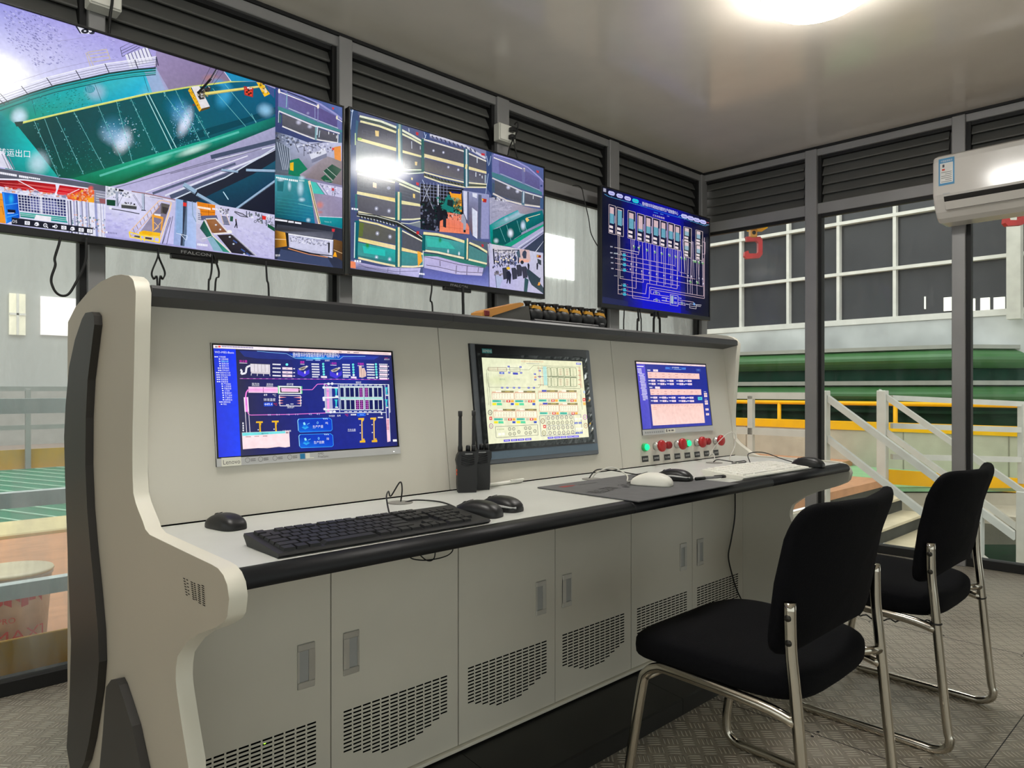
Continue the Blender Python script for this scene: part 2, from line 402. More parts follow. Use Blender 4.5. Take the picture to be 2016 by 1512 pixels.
sbuild(MB().box((XL, YF, -.06), (4.95, YW+.06, 0)), 'floor', M_floor)
sbuild(MB().box((XL, YF, ZC), (4.95, YW+.06, ZC+.06)), 'ceiling', M_ceil)
# plate seams and screw heads of the floor
mb = MB()
for x in (.9, 2.12, 3.34): mb.box((x-.0012, YF, 0), (x+.0012, YW, .0006))
for y in (.52, 1.74): mb.box((XL, y-.0012, 0), (4.7, y+.0012, .0006))
for x in (.9, 2.12, 3.34):
    for k in range(16):
        for dx in (-.02, .02): mb.lathe([(.0, .0), (.005, .0), (.004, .0012), (0, .0012)], (x+dx, -1.6+k*.28, 0), n=8)
sbuild(mb, 'trim_1', M_gask)

def louvers(mb, xa, xb, y, z0, z1, M=None, n=5):
    h = (z1-z0)/n
    for i in range(n):
        za = z0+i*h
        mb.prism([(y+.014, za+.002), (y+.017, za), (y+.022, za), (y+.050, za+h+.006), (y+.044, za+h+.006), (y+.014, za+.008)], xa, xb, 'X', M)
def wall_run(name, M, posts, x0, x1, gl, wn, pdepth=.075, after=False):
    bay = -1
    # a framed run of wall built along local x with the inside face at local y = 0
    W = struct(name)
    m = MB(); m.rbox((x0, -.015, ZC-.062), (x1, .07, ZC-.016), .003, M); m.build('top_beam', M_frame, W)
    m = MB(); m.rbox((x0, -.01, 2.20), (x1, .07, 2.272), .003, M); m.build('middle_rail', M_frame, W)
    m = MB(); m.rbox((x0, -.005, 0.0), (x1, .07, .05), .003, M); m.build('bottom_rail', M_gask, W)
    m = MB(); m.box((x0, -.022, ZC-.016), (x1, .05, ZC-.001), M); m.box((x0, .006, ZC-.08), (x1, .06, ZC-.062), M); m.box((x0, .0, 2.178), (x1, .03, 2.2), M); m.build('black_seal', M_gask, W)
    for a, b in posts:
        m = MB(); m.rbox((a, -.03, 0), (b, pdepth, ZC-.018), .003, M); m.build('post', M_frame, W)
        m = MB(); m.box(((b if after else a-.022), -.004, .05), ((b+.022 if after else a), .05, ZC-.06), M); m.build('seal_strip', M_gask, W)
    edges = [x0]+[v for p in posts for v in p]+[x1]
    for i in range(0, len(edges), 2):
        a, b = edges[i], edges[i+1]
        if b-a < .05: continue
        m = MB(); louvers(m, a+.002, b-.024, .0, 2.27, ZC-.07, M); m.box((a, .058, 2.26), (b, .066, ZC-.06), M); m.build('louver_panel', M_louv, W)
        g = MB(); g.box((a, .03, .05), (b, .036, 2.18), M); bay += 1; sbuild(g, 'window_%d' % wn, gl[min(bay, len(gl)-1)]); wn += 1
    return wn
back_posts = [(-1.36, -1.30), (-.36, -.30), (.645, .70), (1.645, 1.712), (2.611, 2.700), (3.585, 3.680), (4.665, XW+.02)]
wn = wall_run('wall_back', Matrix.Translation((0, YW, 0)), back_posts, XL, XW+.02, [M_gl_lo, M_gl_lo, M_gl_lo, M_gl_mid, M_gl_back, M_gl_str, M_gl_lo2], 1)
# right wall: local x runs from the far corner towards the viewer
ang = math.atan2(-.9994, .0352)
MR = Matrix.Translation((XW, YW, 0)) @ Matrix.Rotation(ang, 4, 'Z')
def on_right(px):      # local x on the right wall seen at a picture column
    d = ray(px, 700); c = Vector((XW, YW)); e = Vector((.0352, -.9994))
    # c + e*s = d*t
    det = e.x*(-d[1])-(-d[0])*e.y
    return ((-c.x)*(-d[1])-(-d[0])*(-c.y))/det
rp = []
for a, b in ((1588, 1611), (1876, 1903)): rp.append((on_right(a), on_right(b)))
sp = rp[1][0]-rp[0][0]; rp += [(rp[1][0]+sp, rp[1][1]+sp), (rp[1][0]+2*sp, rp[1][1]+2*sp), (rp[1][0]+3*sp, rp[1][1]+3*sp)]
# posts stand proud of the glass on the room side
wn = wall_run('wall_right', MR @ Matrix.Scale(1, 4), rp, 0.0, 5.1, [M_gl_clean], wn, after=True)
# left and rear walls of the cabin (behind the viewer)
ML = Matrix.Translation((XL, YF, 0)) @ Matrix.Rotation(PI/2, 4, 'Z')
wn = wall_run('wall_left', ML, [(1.2, 1.26), (2.4, 2.46), (3.6, 3.66)], 0, 5.1, [M_gl_clean], wn)
W = struct('wall_front')
MB().box((XL, YF-.06, 0), (4.95, YF, .12)).build('lower_panel', mat('rear_panel', (170, 168, 162), .6), W)
MB().box((XL, YF-.06, 2.2), (4.95, YF, ZC)).build('upper_panel', mat('rear_panel'), W)
MB().box((2.2, YF-.06, .12), (4.95, YF, 2.2)).build('light_block_panel', mat('rear_panel_grey', (150, 147, 140), .6), W)  # unseen panel added to hold back daylight from behind the viewer
for k in range(4):
    x = XL+.1+k*1.3; MB().rbox((x, YF-.06, .12), (x+.06, YF, 2.2)).build('post', M_frame, W)
sbuild(MB().box((XL, YF-.04, .12), (2.2, YF-.034, 2.2)), 'window_%d' % wn, M_gl_clean); wn += 1

# ------------------------------------------------------------------ ceiling lamps
M_lamp = mat('lamp_diffuser', (255, 252, 246), .4, 0, 0, emit=LAMP_STRENGTH)
M_lrim = mat('lamp_rim', (225, 225, 222), .4)
def ceiling_lamp(x, y, label):
    t = thing('ceiling_lamp', label, 'lamp', (x, y, ZC), 'round ceiling lamps')
    m = MB(); m.lathe([(0, 0), (.215, 0), (.22, -.01), (.22, -.03), (.205, -.034), (0, -.034)], (x, y, ZC-.001), n=48); m.build('rim', M_lrim, t)
    m = MB(); m.lathe([(.203, -.0345), (.208, -.055), (.20, -.08), (.165, -.102), (.09, -.115), (0, -.119)], (x, y, ZC-.001), n=48); m.build('diffuser', M_lamp, t)
    return t
ceiling_lamp(2.79, 1.20, 'round lit white ceiling lamp above the two black chairs')
ceiling_lamp(.45, 1.15, 'round lit white ceiling lamp above the left end of the desk')

# ------------------------------------------------------------------ hall outside
M_terr = mat('terracotta_floor', (200, 146, 108), .6, 0, .10, 5, .35, 70, stretch=(1, 3, 1))
M_green_floor = mat('green_floor', (58, 122, 94), .7, 0, .1, 4)
M_conc = mat('concrete', (190, 182, 165), .7, 0, .10, 3.5, .2, 40)
M_hall = mat('hall_sheet_wall', (186, 188, 186), .6, 0, .10, .6, stretch=(1, 1, .2))
M_panel = mat('steel_panel', (205, 208, 208), .5, 0, .22, 1.0, stretch=(.6, 1, 1))
M_white = mat('white_mullion', (232, 230, 224), .5)
M_dark = mat('dark_pane', (62, 62, 66), .25, 0, .08, 1.5, spec=.4)
M_bright = mat('bright_daylight_pane', (255, 253, 246), .5, 0, 0, emit=7.0)
M_white_lit = mat('white_lit_pane', (250, 246, 232), .5, 0, .05, emit=.75)
M_cream = mat('lit_pane', (235, 228, 205), .5, 0, .03, emit=.42)
M_rail = mat('galvanised_rail', (205, 203, 196), .4, .25, .05, 8)
M_yel = mat('yellow_paint', (250, 186, 4), .5, 0, .06, 4, spec=.25)
M_oily = mat('yellow_kick_paint', (196, 146, 8), .4, 0, .15, 3)
M_tank = mat('green_tank_paint', (66, 112, 66), .2, 0, .12, 2.5, spec=.4, stretch=(1, 1, .4))
M_tankd = mat('green_tank_band', (20, 62, 46), .7, 0, .2, 4, spec=.1, stretch=(2, 2, .3))
M_pit = mat('pit_green_wall', (20, 70, 44), .8, 0, .2, 5, spec=.1)
M_beige = mat('beige_ledge', (214, 198, 150), .6)

# ground on both sides of the cabin
m = MB(); m.box((-12, YW+.08, -.08), (8.75, 5.95, 0)); sbuild(m, 'hall_floor', M_terr)
sbuild(MB().box((-12, 11.0, -.08), (14, 16.2, 0)), 'far_hall_floor', mat('dusty_floor', (168, 150, 140), .6))
# green grating with its beige kerb
m = MB()
m.box((-12, 6.55, -.05), (9, 11, .005)); sbuild(m, 'grating', M_green_floor)
m = MB()
for k in range(56):
    x = -4+k*.24; m.prism([(x, 6.56), (x+.022, 6.56), (x-1.6+.022, 10.9), (x-1.6, 10.9)], .006, .016, 'Z')
sbuild(m, 'grating_bars', mat('pale_green_bar', (168, 205, 182), .5))
sbuild(MB().rbox((-12, 5.95, -.08), (9, 6.55, .03), .01), 'kerb', M_beige)
# back wall of the hall with its windows
sbuild(MB().box((-14, 16, -.1), (30, 16.2, 9)), 'hall_back_wall', M_hall)
sbuild(MB().box((-14, 15.9, -.1), (30, 16, 1.05)), 'hall_back_wall_base', mat('wall_base_grey', (168, 168, 164), .6))
def hall_window(px0, py0, px1, py1, m_pane, cross=True):
    a = atY(px0, py0, 15.95); b = atY(px1, py1, 15.95); W_ = struct('hall_window')
    MB().box((a.x, 15.93, b.z), (b.x, 15.99, a.z)).build('pane', m_pane, W_)
    if cross:
        f = MB(); cx = (a.x+b.x)/2; cz = (a.z+b.z)/2
        f.box((cx-.02, 15.9, b.z), (cx+.02, 15.94, a.z)); f.box((a.x, 15.9, cz-.02), (b.x, 15.94, cz+.02)); f.build('muntin', M_white, W_)
    return W_
hall_window(18, 577, 50, 660, M_cream); hall_window(80, 583, 150, 662, mat('whitish_pane', (250, 240, 236), .5, emit=.7), False)
hall_window(985, 440, 1130, 552, M_bright, False)
hall_window(1560, 470, 1700, 560, M_cream)

def railing(name, label, pts, zs, post_at, mat_, sec=(.05, .05), zbase=0.0, group=None):
    # straight flat-bar rails between plan points, posts at parameters
    t = thing(name, label, 'railing', (pts[0][0], pts[0][1], zbase), group)
    for i in range(len(pts)-1):
        a = Vector(pts[i]); b = Vector(pts[i+1]); d = b-a; L_ = math.hypot(d.x, d.y); an = math.atan2(d.y, d.x)
        for z in zs:
            za, zb = (z if isinstance(z, tuple) else (z, z))
            Mx = Matrix.Translation((a.x, a.y, 0)) @ Matrix.Rotation(an, 4, 'Z')
            mb = MB(); h = sec[1]/2
            mb.prism([(0, za-h), (L_, zb-h), (L_, zb+h), (0, za+h)], -sec[0]/2, sec[0]/2, 'Y', Mx); mb.build('rail', mat_, t)
        for s_ in post_at:
            p = a+d*s_
            zt = max(z if not isinstance(z, tuple) else z[0]+(z[1]-z[0])*s_ for z in zs)
            mb = MB(); mb.rbox((p.x-.03, p.y-.03, zbase), (p.x+.03, p.y+.03, zt), .004); mb.build('post', mat_, t)
    return t
M_rail2 = mat('blue_grey_rail', (212, 222, 222), .5, 0, .06, 6)
r1 = railing('guard_railing', 'pale grey guard railing close behind the back glass at floor level', [(-2.5, 3.12), (3.2, 3.12)], [.97, .63, .30], (.05, .33, .66, .98), M_rail2, (.05, .055))
m = MB(); m.rbox((-2.5, 3.06, .0), (3.2, 3.075, .14), .003); m.build('kick_plate', M_oily, r1, label='mustard yellow kick plate')
m = MB(); m.box((.62, 3.057, .085), (.655, 3.0595, .115)); m.build('paper_scrap', mat('white_paper', (225, 215, 195), .7), r1)
railing('far_guard_railing', 'thin grey guard railing beyond the green grating', [(-6, 11.05), (3.5, 11.05)], [1.04, .80, .54], (.05, .25, .46, .575, .68, .82, .98), mat('dull_grey_rail', (150, 150, 148), .5), (.05, .06))
sbuild(MB().box((-8, 11.1, 0), (6, 11.14, .25)), 'kerb_band', mat('ochre_band', (190, 150, 60), .5))

# bucket behind the glass on the left
bx, by = .505, 3.50
t = thing('paint_bucket', 'paint-smeared white bucket with red lettering behind the lower left glass', 'bucket', (bx, by, 0))
m = MB(); m.lathe([(0, .001), (.125, .001), (.145, .27), (.15, .275), (.15, .29), (.14, .29), (.135, .27), (0, .268)], (bx, by, 0), n=40)
m.build('body', mat('smeared_plastic', (205, 200, 192), .5, 0, .12, 14), t)
m = MB(); m.lathe([(.15, .288), (.154, .292), (.15, .300), (.1, .302), (0, .298)], (bx, by, 0), n=40); m.build('lid', mat('cream_lid', (226, 212, 180), .4), t)
def wrap_text(mb, s, z, h, a0, r=.1435, width=None):
    vs, fs, wd = text_mesh(s); k = (width/wd) if width else h
    mb.add([(bx+r*math.cos(a0+x*k/r), by+r*math.sin(a0+x*k/r), z+y*h) for x, y in vs], fs)
m = MB(); wrap_text(m, '[MAX]', .045, .062, -2.30, width=.21); m.build('lettering', mat('red_print', (178, 40, 48), .5), t); m = MB(); wrap_text(m, 'PRO', .118, .032, -2.0, r=.146); m.build('lettering', mat('red_print', (178, 40, 48), .5), t)
m = MB()
for k in range(9):
    a0 = -2.6+k*.19
    m.add([(bx+.1475*math.cos(a), by+.1475*math.sin(a), z) for a, z in ((a0, .175+.02*(k % 3)), (a0+.17, .18+.015*(k % 2)), (a0+.17, .245), (a0, .245))], [(0, 1, 2, 3)])
m.build('red_band', mat('red_print'), t)

# right side: landing stair with railings, pit, low wall, tank and window wall
RX0, RX1, RY = 7.1, 8.7, 3.0
t = thing('stair', 'pale steel stair going down outside the right glass wall', 'stairs', (RX0, RY, -1.0))
sl = .75
for k in range(9):
    y = RY-.215*(k+1); z = -.161*(k+1)
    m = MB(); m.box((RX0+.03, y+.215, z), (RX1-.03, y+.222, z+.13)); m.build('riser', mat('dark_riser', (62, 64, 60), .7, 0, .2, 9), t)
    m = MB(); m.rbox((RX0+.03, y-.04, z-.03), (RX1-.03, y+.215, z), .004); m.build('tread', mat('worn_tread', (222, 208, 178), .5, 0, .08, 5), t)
for x in (RX0, RX1):
    m = MB(); L_ = 2.6
    m.prism([(RY+.1, .02), (RY+.1, -.28), (RY-L_, -.28-L_*sl), (RY-L_, .02-L_*sl+.0)], x-.02, x+.02, 'X'); m.build('stringer', mat('cream_stringer', (214, 208, 190), .45), t)
STAIR = t
def stair_rail(x, label):
    t = bpy.data.objects.new('railing', None); COL.objects.link(t); t.location = (x, RY, 0); put(t, STAIR); t['label'] = label
    for zz, L_ in ((1.0, 1.58), (.60, 1.52)):
        m = MB(); m.prism([(RY+.03, zz-.035), (RY+.03, zz+.035), (RY-L_, zz+.035-L_*sl), (RY-L_, zz-.035-L_*sl)], x-.03, x+.03, 'X'); m.build('rail', M_rail, t)
    m = MB(); m.rbox((x-.05, RY-.05, -.1), (x+.05, RY+.05, 1.02), .006); m.build('post', M_rail, t)
    m = MB(); m.rbox((x-.04, RY-1.36, -1.3), (x+.04, RY-1.28, .0), .006); m.build('post', M_rail, t)
    return t
stair_rail(RX0, 'near sloping steel handrail of the stair seen behind the chairs'); stair_rail(RX1, 'far sloping steel handrail of the stair, on its outer side')
railing('landing_railing', 'pale steel railing along the landing left of the stair', [(RX0, RY+.08), (RX0, 8.0)], [.965, .585], (.14, .5, .9), M_rail, (.06, .07))
ra = railing('platform_railing', 'pale steel railing of the platform right of the stair', [(RX1+.08, RY-.07), (RX1+1.55, RY-1.47)], [(.935, .84), (.615, .55), (.26, .215)], (.73, .99), M_rail, (.06, .06), -.05)
m = MB(); a = Vector((RX1+.05, RY-.05)); b = Vector((RX1+1.55, RY-1.47))
m.add([(a.x, a.y, .11), (b.x, b.y, -.03), (b.x, b.y, -.19), (a.x, a.y, -.055), (a.x+.05, a.y+.05, .11), (b.x+.05, b.y+.05, -.03), (b.x+.05, b.y+.05, -.19), (a.x+.05, a.y+.05, -.055)], [(0, 1, 2, 3), (7, 6, 5, 4), (0, 4, 5, 1), (1, 5, 6, 2), (2, 6, 7, 3), (3, 7, 4, 0)])
m.build('kick_plate', M_yel, ra, label='yellow kick plate')
m = MB(); m.prism([(a.x, a.y), (b.x, b.y), (13, .5), (13, 4.2), (8.7, 4.2)], -.14, -.10, 'Z'); sbuild(m, 'platform', mat('pale_green_deck', (140, 190, 140), .5))
m = MB(); m.prism([(a.x+.02, a.y+.02), (b.x, b.y), (b.x+.1, b.y+.1), (a.x+.1, a.y+.1)], -.75, -.16, 'Z'); sbuild(m, 'platform_wall', M_conc)
sbuild(MB().box((4.95, -4, -1.36), (13, 2.95, -1.3)), 'pit_floor', M_pit)
sbuild(MB().box((4.95, 2.9, -1.3), (7.05, 2.96, -.09)), 'landing_wall', M_conc)
# low concrete wall with yellow top band
m = MB(); m.box((10.95, -3, -.3), (11.15, 12, .43)); sbuild(m, 'low_wall', M_conc)
m = MB(); m.box((10.93, -3, .43), (11.17, 12, .55)); sbuild(m, 'low_wall_band', M_yel)
m = MB()
for y in (1.0, 2.25, 3.5, 4.7, 5.9, 7.1): m.box((10.944, y-.006, -.3), (10.95, y+.006, .43))
sbuild(m, 'low_wall_joint', mat('concrete_joint', (140, 132, 118), .8))  # darker strips for the vertical seams of the concrete
t = thing('tank_handrail', 'bright yellow tubular handrail in front of the green tank', 'railing', (11.3, 5, .55))
m = MB(); m.tube([(11.3, -2.5, .82), (11.3, 10, .82)], .032, 10); m.build('rail', M_yel, t)
for y in (-1.1, .5, 2.10, 3.72, 5.5, 7.2):
    m = MB(); m.tube([(11.3, y, .0), (11.3, y, .82)], .032, 8); m.build('post', M_yel, t)
sbuild(MB().box((8.9, 4.2, -.12), (16, 12, -.02)), 'landing_floor_far', M_terr)
sbuild(MB().box((8.9, -4, -.4), (16, 4.2, -.3)), 'trench_floor', M_conc)
# green tank: plan line with one blunt corner
pl = [atT(1300, 767, 14.2), atT(1880, 767, 10.9), atT(2250, 767, 11.2)]
t = thing('tank', 'large green ribbed tank running along the far right side of the hall', 'tank', (pl[1].x, pl[1].y, -.3))
def band(prof, name, m_):
    mb = MB(); k = len(prof); n = len(pl); vs = []
    for p in pl:
        q = Vector((p.x, p.y)); d = q.normalized()
        for off, z in prof: vs.append((q.x+d.x*off, q.y+d.y*off, z))
    fs = [(i*k+j, (i+1)*k+j, (i+1)*k+j+1, i*k+j+1) for i in range(n-1) for j in range(k-1)]
    mb.add(vs, fs)
    return mb.build(name, m_, t)
arc = lambda z0, z1, d, n=7: [(-d*math.sin(PI*i/n), z1+(z0-z1)*i/n) for i in range(n+1)]
band(arc(1.36, 1.66, .20), 'upper_pipe_band', M_tank)
band([(.0, 1.36), (.10, 1.35), (.10, 1.17)], 'dark_band', M_tankd)
band([(.1, 1.17), (-.06, 1.17), (-.06, 1.10), (.1, 1.10)], 'grey_edge', mat('grey_edge_steel', (158, 160, 154), .5))
band([(.1, 1.10)]+arc(.80, 1.08, .20), 'lower_pipe_band', M_tank)
band([(.0, .80), (.1, .79), (.1, .70), (-.02, .70), (-.02, .655), (.1, .655), (.1, -.3)], 'base_band', mat('green_tank_base', (26, 54, 36), .8, 0, .2, 4, spec=.1))
band([(.0, 1.66), (-.08, 1.66), (-.08, 1.72), (.3, 1.72)], 'top_edge', mat('grey_edge_steel'))
# window wall above the tank
WX = 13.2
sbuild(MB().box((WX, -6, 1.5), (WX+.15, 8.4, 2.24)), 'hall_side_panel', M_panel)
sbuild(MB().box((WX+.1, -6, 2.2), (WX+.15, 8.4, 7.5)), 'hall_side_glazing', M_dark)
m = MB()
for z in (2.24, 3.12, 4.04, 4.96, 5.88): m.box((WX-.02, -6, z-(.05 if z < 2.5 else .028)), (WX+.12, 8.4, z+(.05 if z < 2.5 else .028)))
ysm = [atX(p, 500, WX).y for p in (1458, 1551, 1650, 1761)]; dy = (ysm[0]-ysm[3])/3
ys = ysm+[ysm[0]+dy*k for k in range(1, 6)]+[ysm[3]-dy*k for k in range(1, 8)]
for y in [q for q in ys if q < 8.4]: m.box((WX-.01, y-.026, 2.2), (WX+.12, y+.026, 7.5))
sbuild(m, 'hall_side_mullions', M_white)
a = atX(1981, 500, 12.9); b = atX(2009, 500, 12.9)
sbuild(MB().box((12.9, b.y, 2.1), (13.1, a.y, 7.5)), 'hall_column', mat('pale_column', (206, 204, 196), .6, 0, .08, 6))
for x0, y0, x1, y1 in ((1855, 586, 1877, 611), (1912, 588, 1922, 617), (1927, 587, 1951, 616), (1953, 586, 1981, 615), (1819, 584, 1822, 608)):
    a = atX(x0, y0, WX+.06); b = atX(x1, y1, WX+.06); sbuild(MB().box((WX+.06, b.y+.02, b.z), (WX+.098, a.y-.02, a.z)), 'hall_side_lit_pane', M_white_lit)

# crane hooks hanging in the hall
def crane_hook(px, py, tdist, s, label, flip=1):
    c = atT(px, py, tdist); rt = Vector((FWD[1], -FWD[0], 0)); up = Vector((0, 0, 1)); fw = Vector((FWD[0], FWD[1], 0))
    Mx = Matrix((( rt.x*flip, fw.x, 0, c.x), (rt.y*flip, fw.y, 0, c.y), (0, 0, 1, c.z), (0, 0, 0, 1)))
    t = thing('crane_hook', label, 'crane hook', c, 'red crane hooks outside the right wall')
    m = MB(); m.rbox((-.05*s, -.2*s, .33*s), (.33*s, .2*s, .55*s), .01, Mx); m.prism([(-.2*s, .55*s), (-.05*s, .36*s), (.1*s, .33*s), (.1*s, .55*s)], -.15*s, .15*s, 'Y', Mx); m.build('beam_block', M_yel, t)
    m = MB(); m.rbox((-.04*s, -.08*s, .14*s), (.12*s, .08*s, .36*s), .01, Mx); m.build('swivel', mat('amber_swivel', (176, 124, 46), .5), t)
    m = MB(); m.lathe([(0, -.085*s), (.045*s, -.085*s), (.045*s, .085*s), (0, .085*s)], Mx @ Vector((.04*s, 0, .25*s)), (fw.x, fw.y, 0), 16); m.build('pin', M_gask, t)
    hk = [(-.14, .16), (.2, .16), (.25, .08), (.25, -.26), (.19, -.34), (-.12, -.36), (-.18, -.30), (-.17, -.20), (-.09, -.17), (-.07, -.24), (.11, -.24), (.15, -.20), (.15, .02), (.11, .06), (-.11, .05)]
    m = MB(); m.prism([(x*s, z*s) for x, z in hk], -.06*s, .06*s, 'Y', Mx); m.build('hook', mat('red_hook_paint', (172, 38, 36), .5, 0, .12, 6), t)
    m = MB(); m.tube([Mx @ Vector((.1*s, 0, .5*s)), Mx @ Vector((.1*s, 0, 4.5))], .05*s, 8); m.build('hanger', mat('hanger_steel', (120, 118, 110), .5, .4), t)
crane_hook(1479, 480, 9.5, .56, 'red C-shaped crane hook under a yellow block, left one beside the wall screen')
crane_hook(1992, 412, 9.0, .60, 'red crane hook partly hidden below the air conditioner', 1)
# ------------------------------------------------------------------ control desk
CX0, CX1 = .443, 2.690            # inner faces of the end panels
TH = .028
YT, YP, YB, YC, ZT = 1.075, 1.50, 1.555, 1.465, .758
NB = Vector((0, -.45, .055)).normalized()      # normal of the sloping back board (towards the viewer)
PB = Vector((0, YP, .752))
def on_board(px, py, off=0.0): return atP(px, py, PB+NB*off, NB)
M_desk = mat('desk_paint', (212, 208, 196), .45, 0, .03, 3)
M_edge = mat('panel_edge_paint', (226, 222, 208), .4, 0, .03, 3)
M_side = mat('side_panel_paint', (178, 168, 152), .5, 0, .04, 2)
M_top = mat('worktop_laminate', (206, 207, 202), .4, 0, .04, 6)
M_blk = mat('black_edge_trim', (17, 18, 22), .5, 0, .05, spec=.3)
M_blk2 = mat('dark_grey_trim', (50, 48, 46), .5, 0, .05)
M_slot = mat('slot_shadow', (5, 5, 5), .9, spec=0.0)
M_chrome = mat('chrome', (206, 204, 198), .12, 1.0, .02)
M_steel = mat('satin_steel', (200, 200, 196), .3, .7, .06, 8)
desk = thing('control_desk', 'long pale grey three-bay control desk with black edge trim and sloped back', 'control desk', (1.566, 1.5, 0))

crop8 = [(1060, 215), (1078, 300), (1071, 560), (1062, 1000), (1052, 1400)]
out = [(0+x/4.032, 500+y/4.032) for x, y in [(800, 220), (900, 172), (960, 163), (1020, 172), (1048, 195)]+crop8]
out += [(x/3.6, 860+y/3.6) for x, y in [(938, 150), (939, 260), (945, 400), (962, 470), (980, 520), (1012, 600), (1030, 655), (1062, 695), (1300, 810), (1500, 905), (1545, 932), (1583, 980), (1610, 1050), (1624, 1150), (1611, 1270), (1590, 1310), (1530, 1350), (1400, 1400), (1330, 1450), (1285, 1512)]]
out += [(x/3.6, 1092+y/3.6) for x, y in [(1258, 720), (1247, 800), (1245, 880), (1252, 960), (1265, 1050), (1290, 1220), (1335, 1500)]]
prof = [(v.y, v.z) for v in (atX(px, py, CX0-TH) for px, py in out)]
yb = atX(133, 800, CX0-TH).y
last = prof[-1]; prof += [(last[0]-.012, .02), (last[0]-.012, 0.0), (yb, 0.0)]
back = [(v.y, v.z) for v in (atX(px, py, CX0-TH) for px, py in [(x/4.032, 500+y/4.032) for x, y in [(533, 700), (540, 540), (600, 420), (700, 300)]])]
prof += [(yb, back[0][1])]+back[1:]
def end_panel(x0, x1, outer_first):
    P = prof; n = len(P); c = .006
    cen = (sum(p[0] for p in P)/n, sum(p[1] for p in P)/n)
    m = MB()
    nx = P
    vs = [(x0, a, b) for a, b in nx]+[(x1, a, b) for a, b in nx]
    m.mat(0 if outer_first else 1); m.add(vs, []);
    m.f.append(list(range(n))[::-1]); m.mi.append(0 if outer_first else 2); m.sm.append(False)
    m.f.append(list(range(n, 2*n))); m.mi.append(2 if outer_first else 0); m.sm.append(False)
    for i in range(n):
        m.f.append([i, (i+1) % n, n+(i+1) % n, n+i]); m.mi.append(1); m.sm.append(True)
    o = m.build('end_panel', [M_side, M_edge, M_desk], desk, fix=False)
    bm = bmesh.new(); bm.from_mesh(o.data); bmesh.ops.recalc_face_normals(bm, faces=bm.faces)
    es = [e for e in bm.edges if len(e.link_faces) == 2 and (e.link_faces[0].material_index == 1) != (e.link_faces[1].material_index == 1)]
    for e in es: e.smooth = False
    bm.to_mesh(o.data); bm.free()
    return o
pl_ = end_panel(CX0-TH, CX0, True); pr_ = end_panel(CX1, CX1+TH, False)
# dark inlays on the outer face of the left end panel
def inlay(pts, th, parent, name):
    X = CX0-TH; P = [(v.y, v.z) for v in (atX(a, b, X) for a, b in pts)]
    P = [(y, max(z, .004)) for y, z in P]
    m = MB(); m.prism(P, X-th, X-.0004, 'X'); o = m.build(name, mat('inlay_dark', (44, 41, 38), .5, 0, .06, 3), parent, label='dark curved inlay plate'); return o
inlay([(184, 617), (196, 615), (201, 622), (202, 640), (196, 688), (188.5, 748), (184.8, 822), (184, 915), (187.5, 999), (194.4, 1082), (203, 1165), (209.5, 1240), (211.5, 1300), (207, 1356), (198.6, 1411), (191.7, 1453), (182, 1495), (170, 1520), (155, 1520), (146, 1467), (152, 1370), (155, 1259), (152, 1193), (147, 1054), (143, 943), (141, 860), (144, 798), (151, 723), (163, 669), (177, 629)], .016, pl_, 'inlay')
inlay([(236, 1334), (246, 1333), (252, 1345), (261, 1372), (278, 1425), (297, 1512), (305, 1560), (310, 1640), (214, 1640), (212, 1512), (219, 1439), (224, 1370), (226, 1348)], .016, pl_, 'inlay')
# slotted grille in the left end panel
m = MB(); X = CX0-TH
for (x0, y0, x1, y1, n, wd, cc) in ((1300, 1000, 1318, 1115, 7, 14, .6), (1322, 1010, 1334, 1110, 5, 12, .6), (1352, 1025, 1366, 1145, 9, 16, .7), (1374, 1035, 1386, 1150, 9, 12, .7), (1402, 1045, 1408, 1172, 10, 18, .75), (1430, 1050, 1438, 1188, 10, 18, .7)):
    for k in range(n):
        f = k/(n-1); px, py = x0+(x1-x0)*f, y0+(y1-y0)*f
        a = atX(px/3.6, 860+py/3.6, X); b = atX((px+wd)/3.6, 860+(py+wd*.55)/3.6, X)
        h = .0009
        m.add([(X-.0004, a.y, a.z-h), (X-.0004, b.y, b.z-h), (X-.0004, b.y, b.z+h*.6), (X-.0004, a.y, a.z+h*.6)], [(0, 1, 2, 3)])
m.build('slot_grille', M_slot, pl_)

# worktop, nose trim
m = MB(); m.rbox((CX0+.001, YT, ZT-.03), (CX1-.001, YP+.03, ZT), .001)
top = m.build('worktop', M_top, desk)
for cx_, cy_ in ((.98, 1.425), (1.66, 1.40), (2.36, 1.40)):
    m = MB(); m.lathe([(0, .0), (.03, .0), (.03, .0015), (.026, .0022), (0, .0022)], (cx_, cy_, ZT), n=24); m.build('cable_grommet', mat('grommet_grey', (140, 138, 132), .5), top)
nose = [(YT, ZT), (YT-.012, ZT+.0003), (YT-.024, ZT-.0015), (YT-.033, ZT-.008), (YT-.036, ZT-.016), (YT-.035, ZT-.023), (YT-.029, ZT-.028), (YT-.016, ZT-.031), (YT, ZT-.031)]
for a, b in ((CX0+.001, 1.392), (1.394, 2.10), (2.102, CX1-.001)):
    m = MB(); m.smooth = True; m.prism(nose, a, b, 'X'); m.build('nose_trim', M_blk, desk)
# back boards, three bays
bay = (CX1-CX0)/3
for i in range(3):
    a, b = CX0+bay*i+.0012, CX0+bay*(i+1)-.0012
    m = MB(); m.prism([(YP, ZT+.003), (YP+.02, ZT+.003), (YB+.02, 1.206), (YB, 1.206)], a, b, 'X'); m.build('back_board', M_desk, desk)
m = MB(); m.prism([(YP+.022, .70), (YP+.03, .70), (YB+.03, 1.19), (YB+.0215, 1.19)], CX0, CX1, 'X'); m.box((CX0+.001, YP-.001, ZT+.0002), (CX1-.001, YP+.02, ZT+.0028)); m.build('board_gap_lining', M_slot, desk)
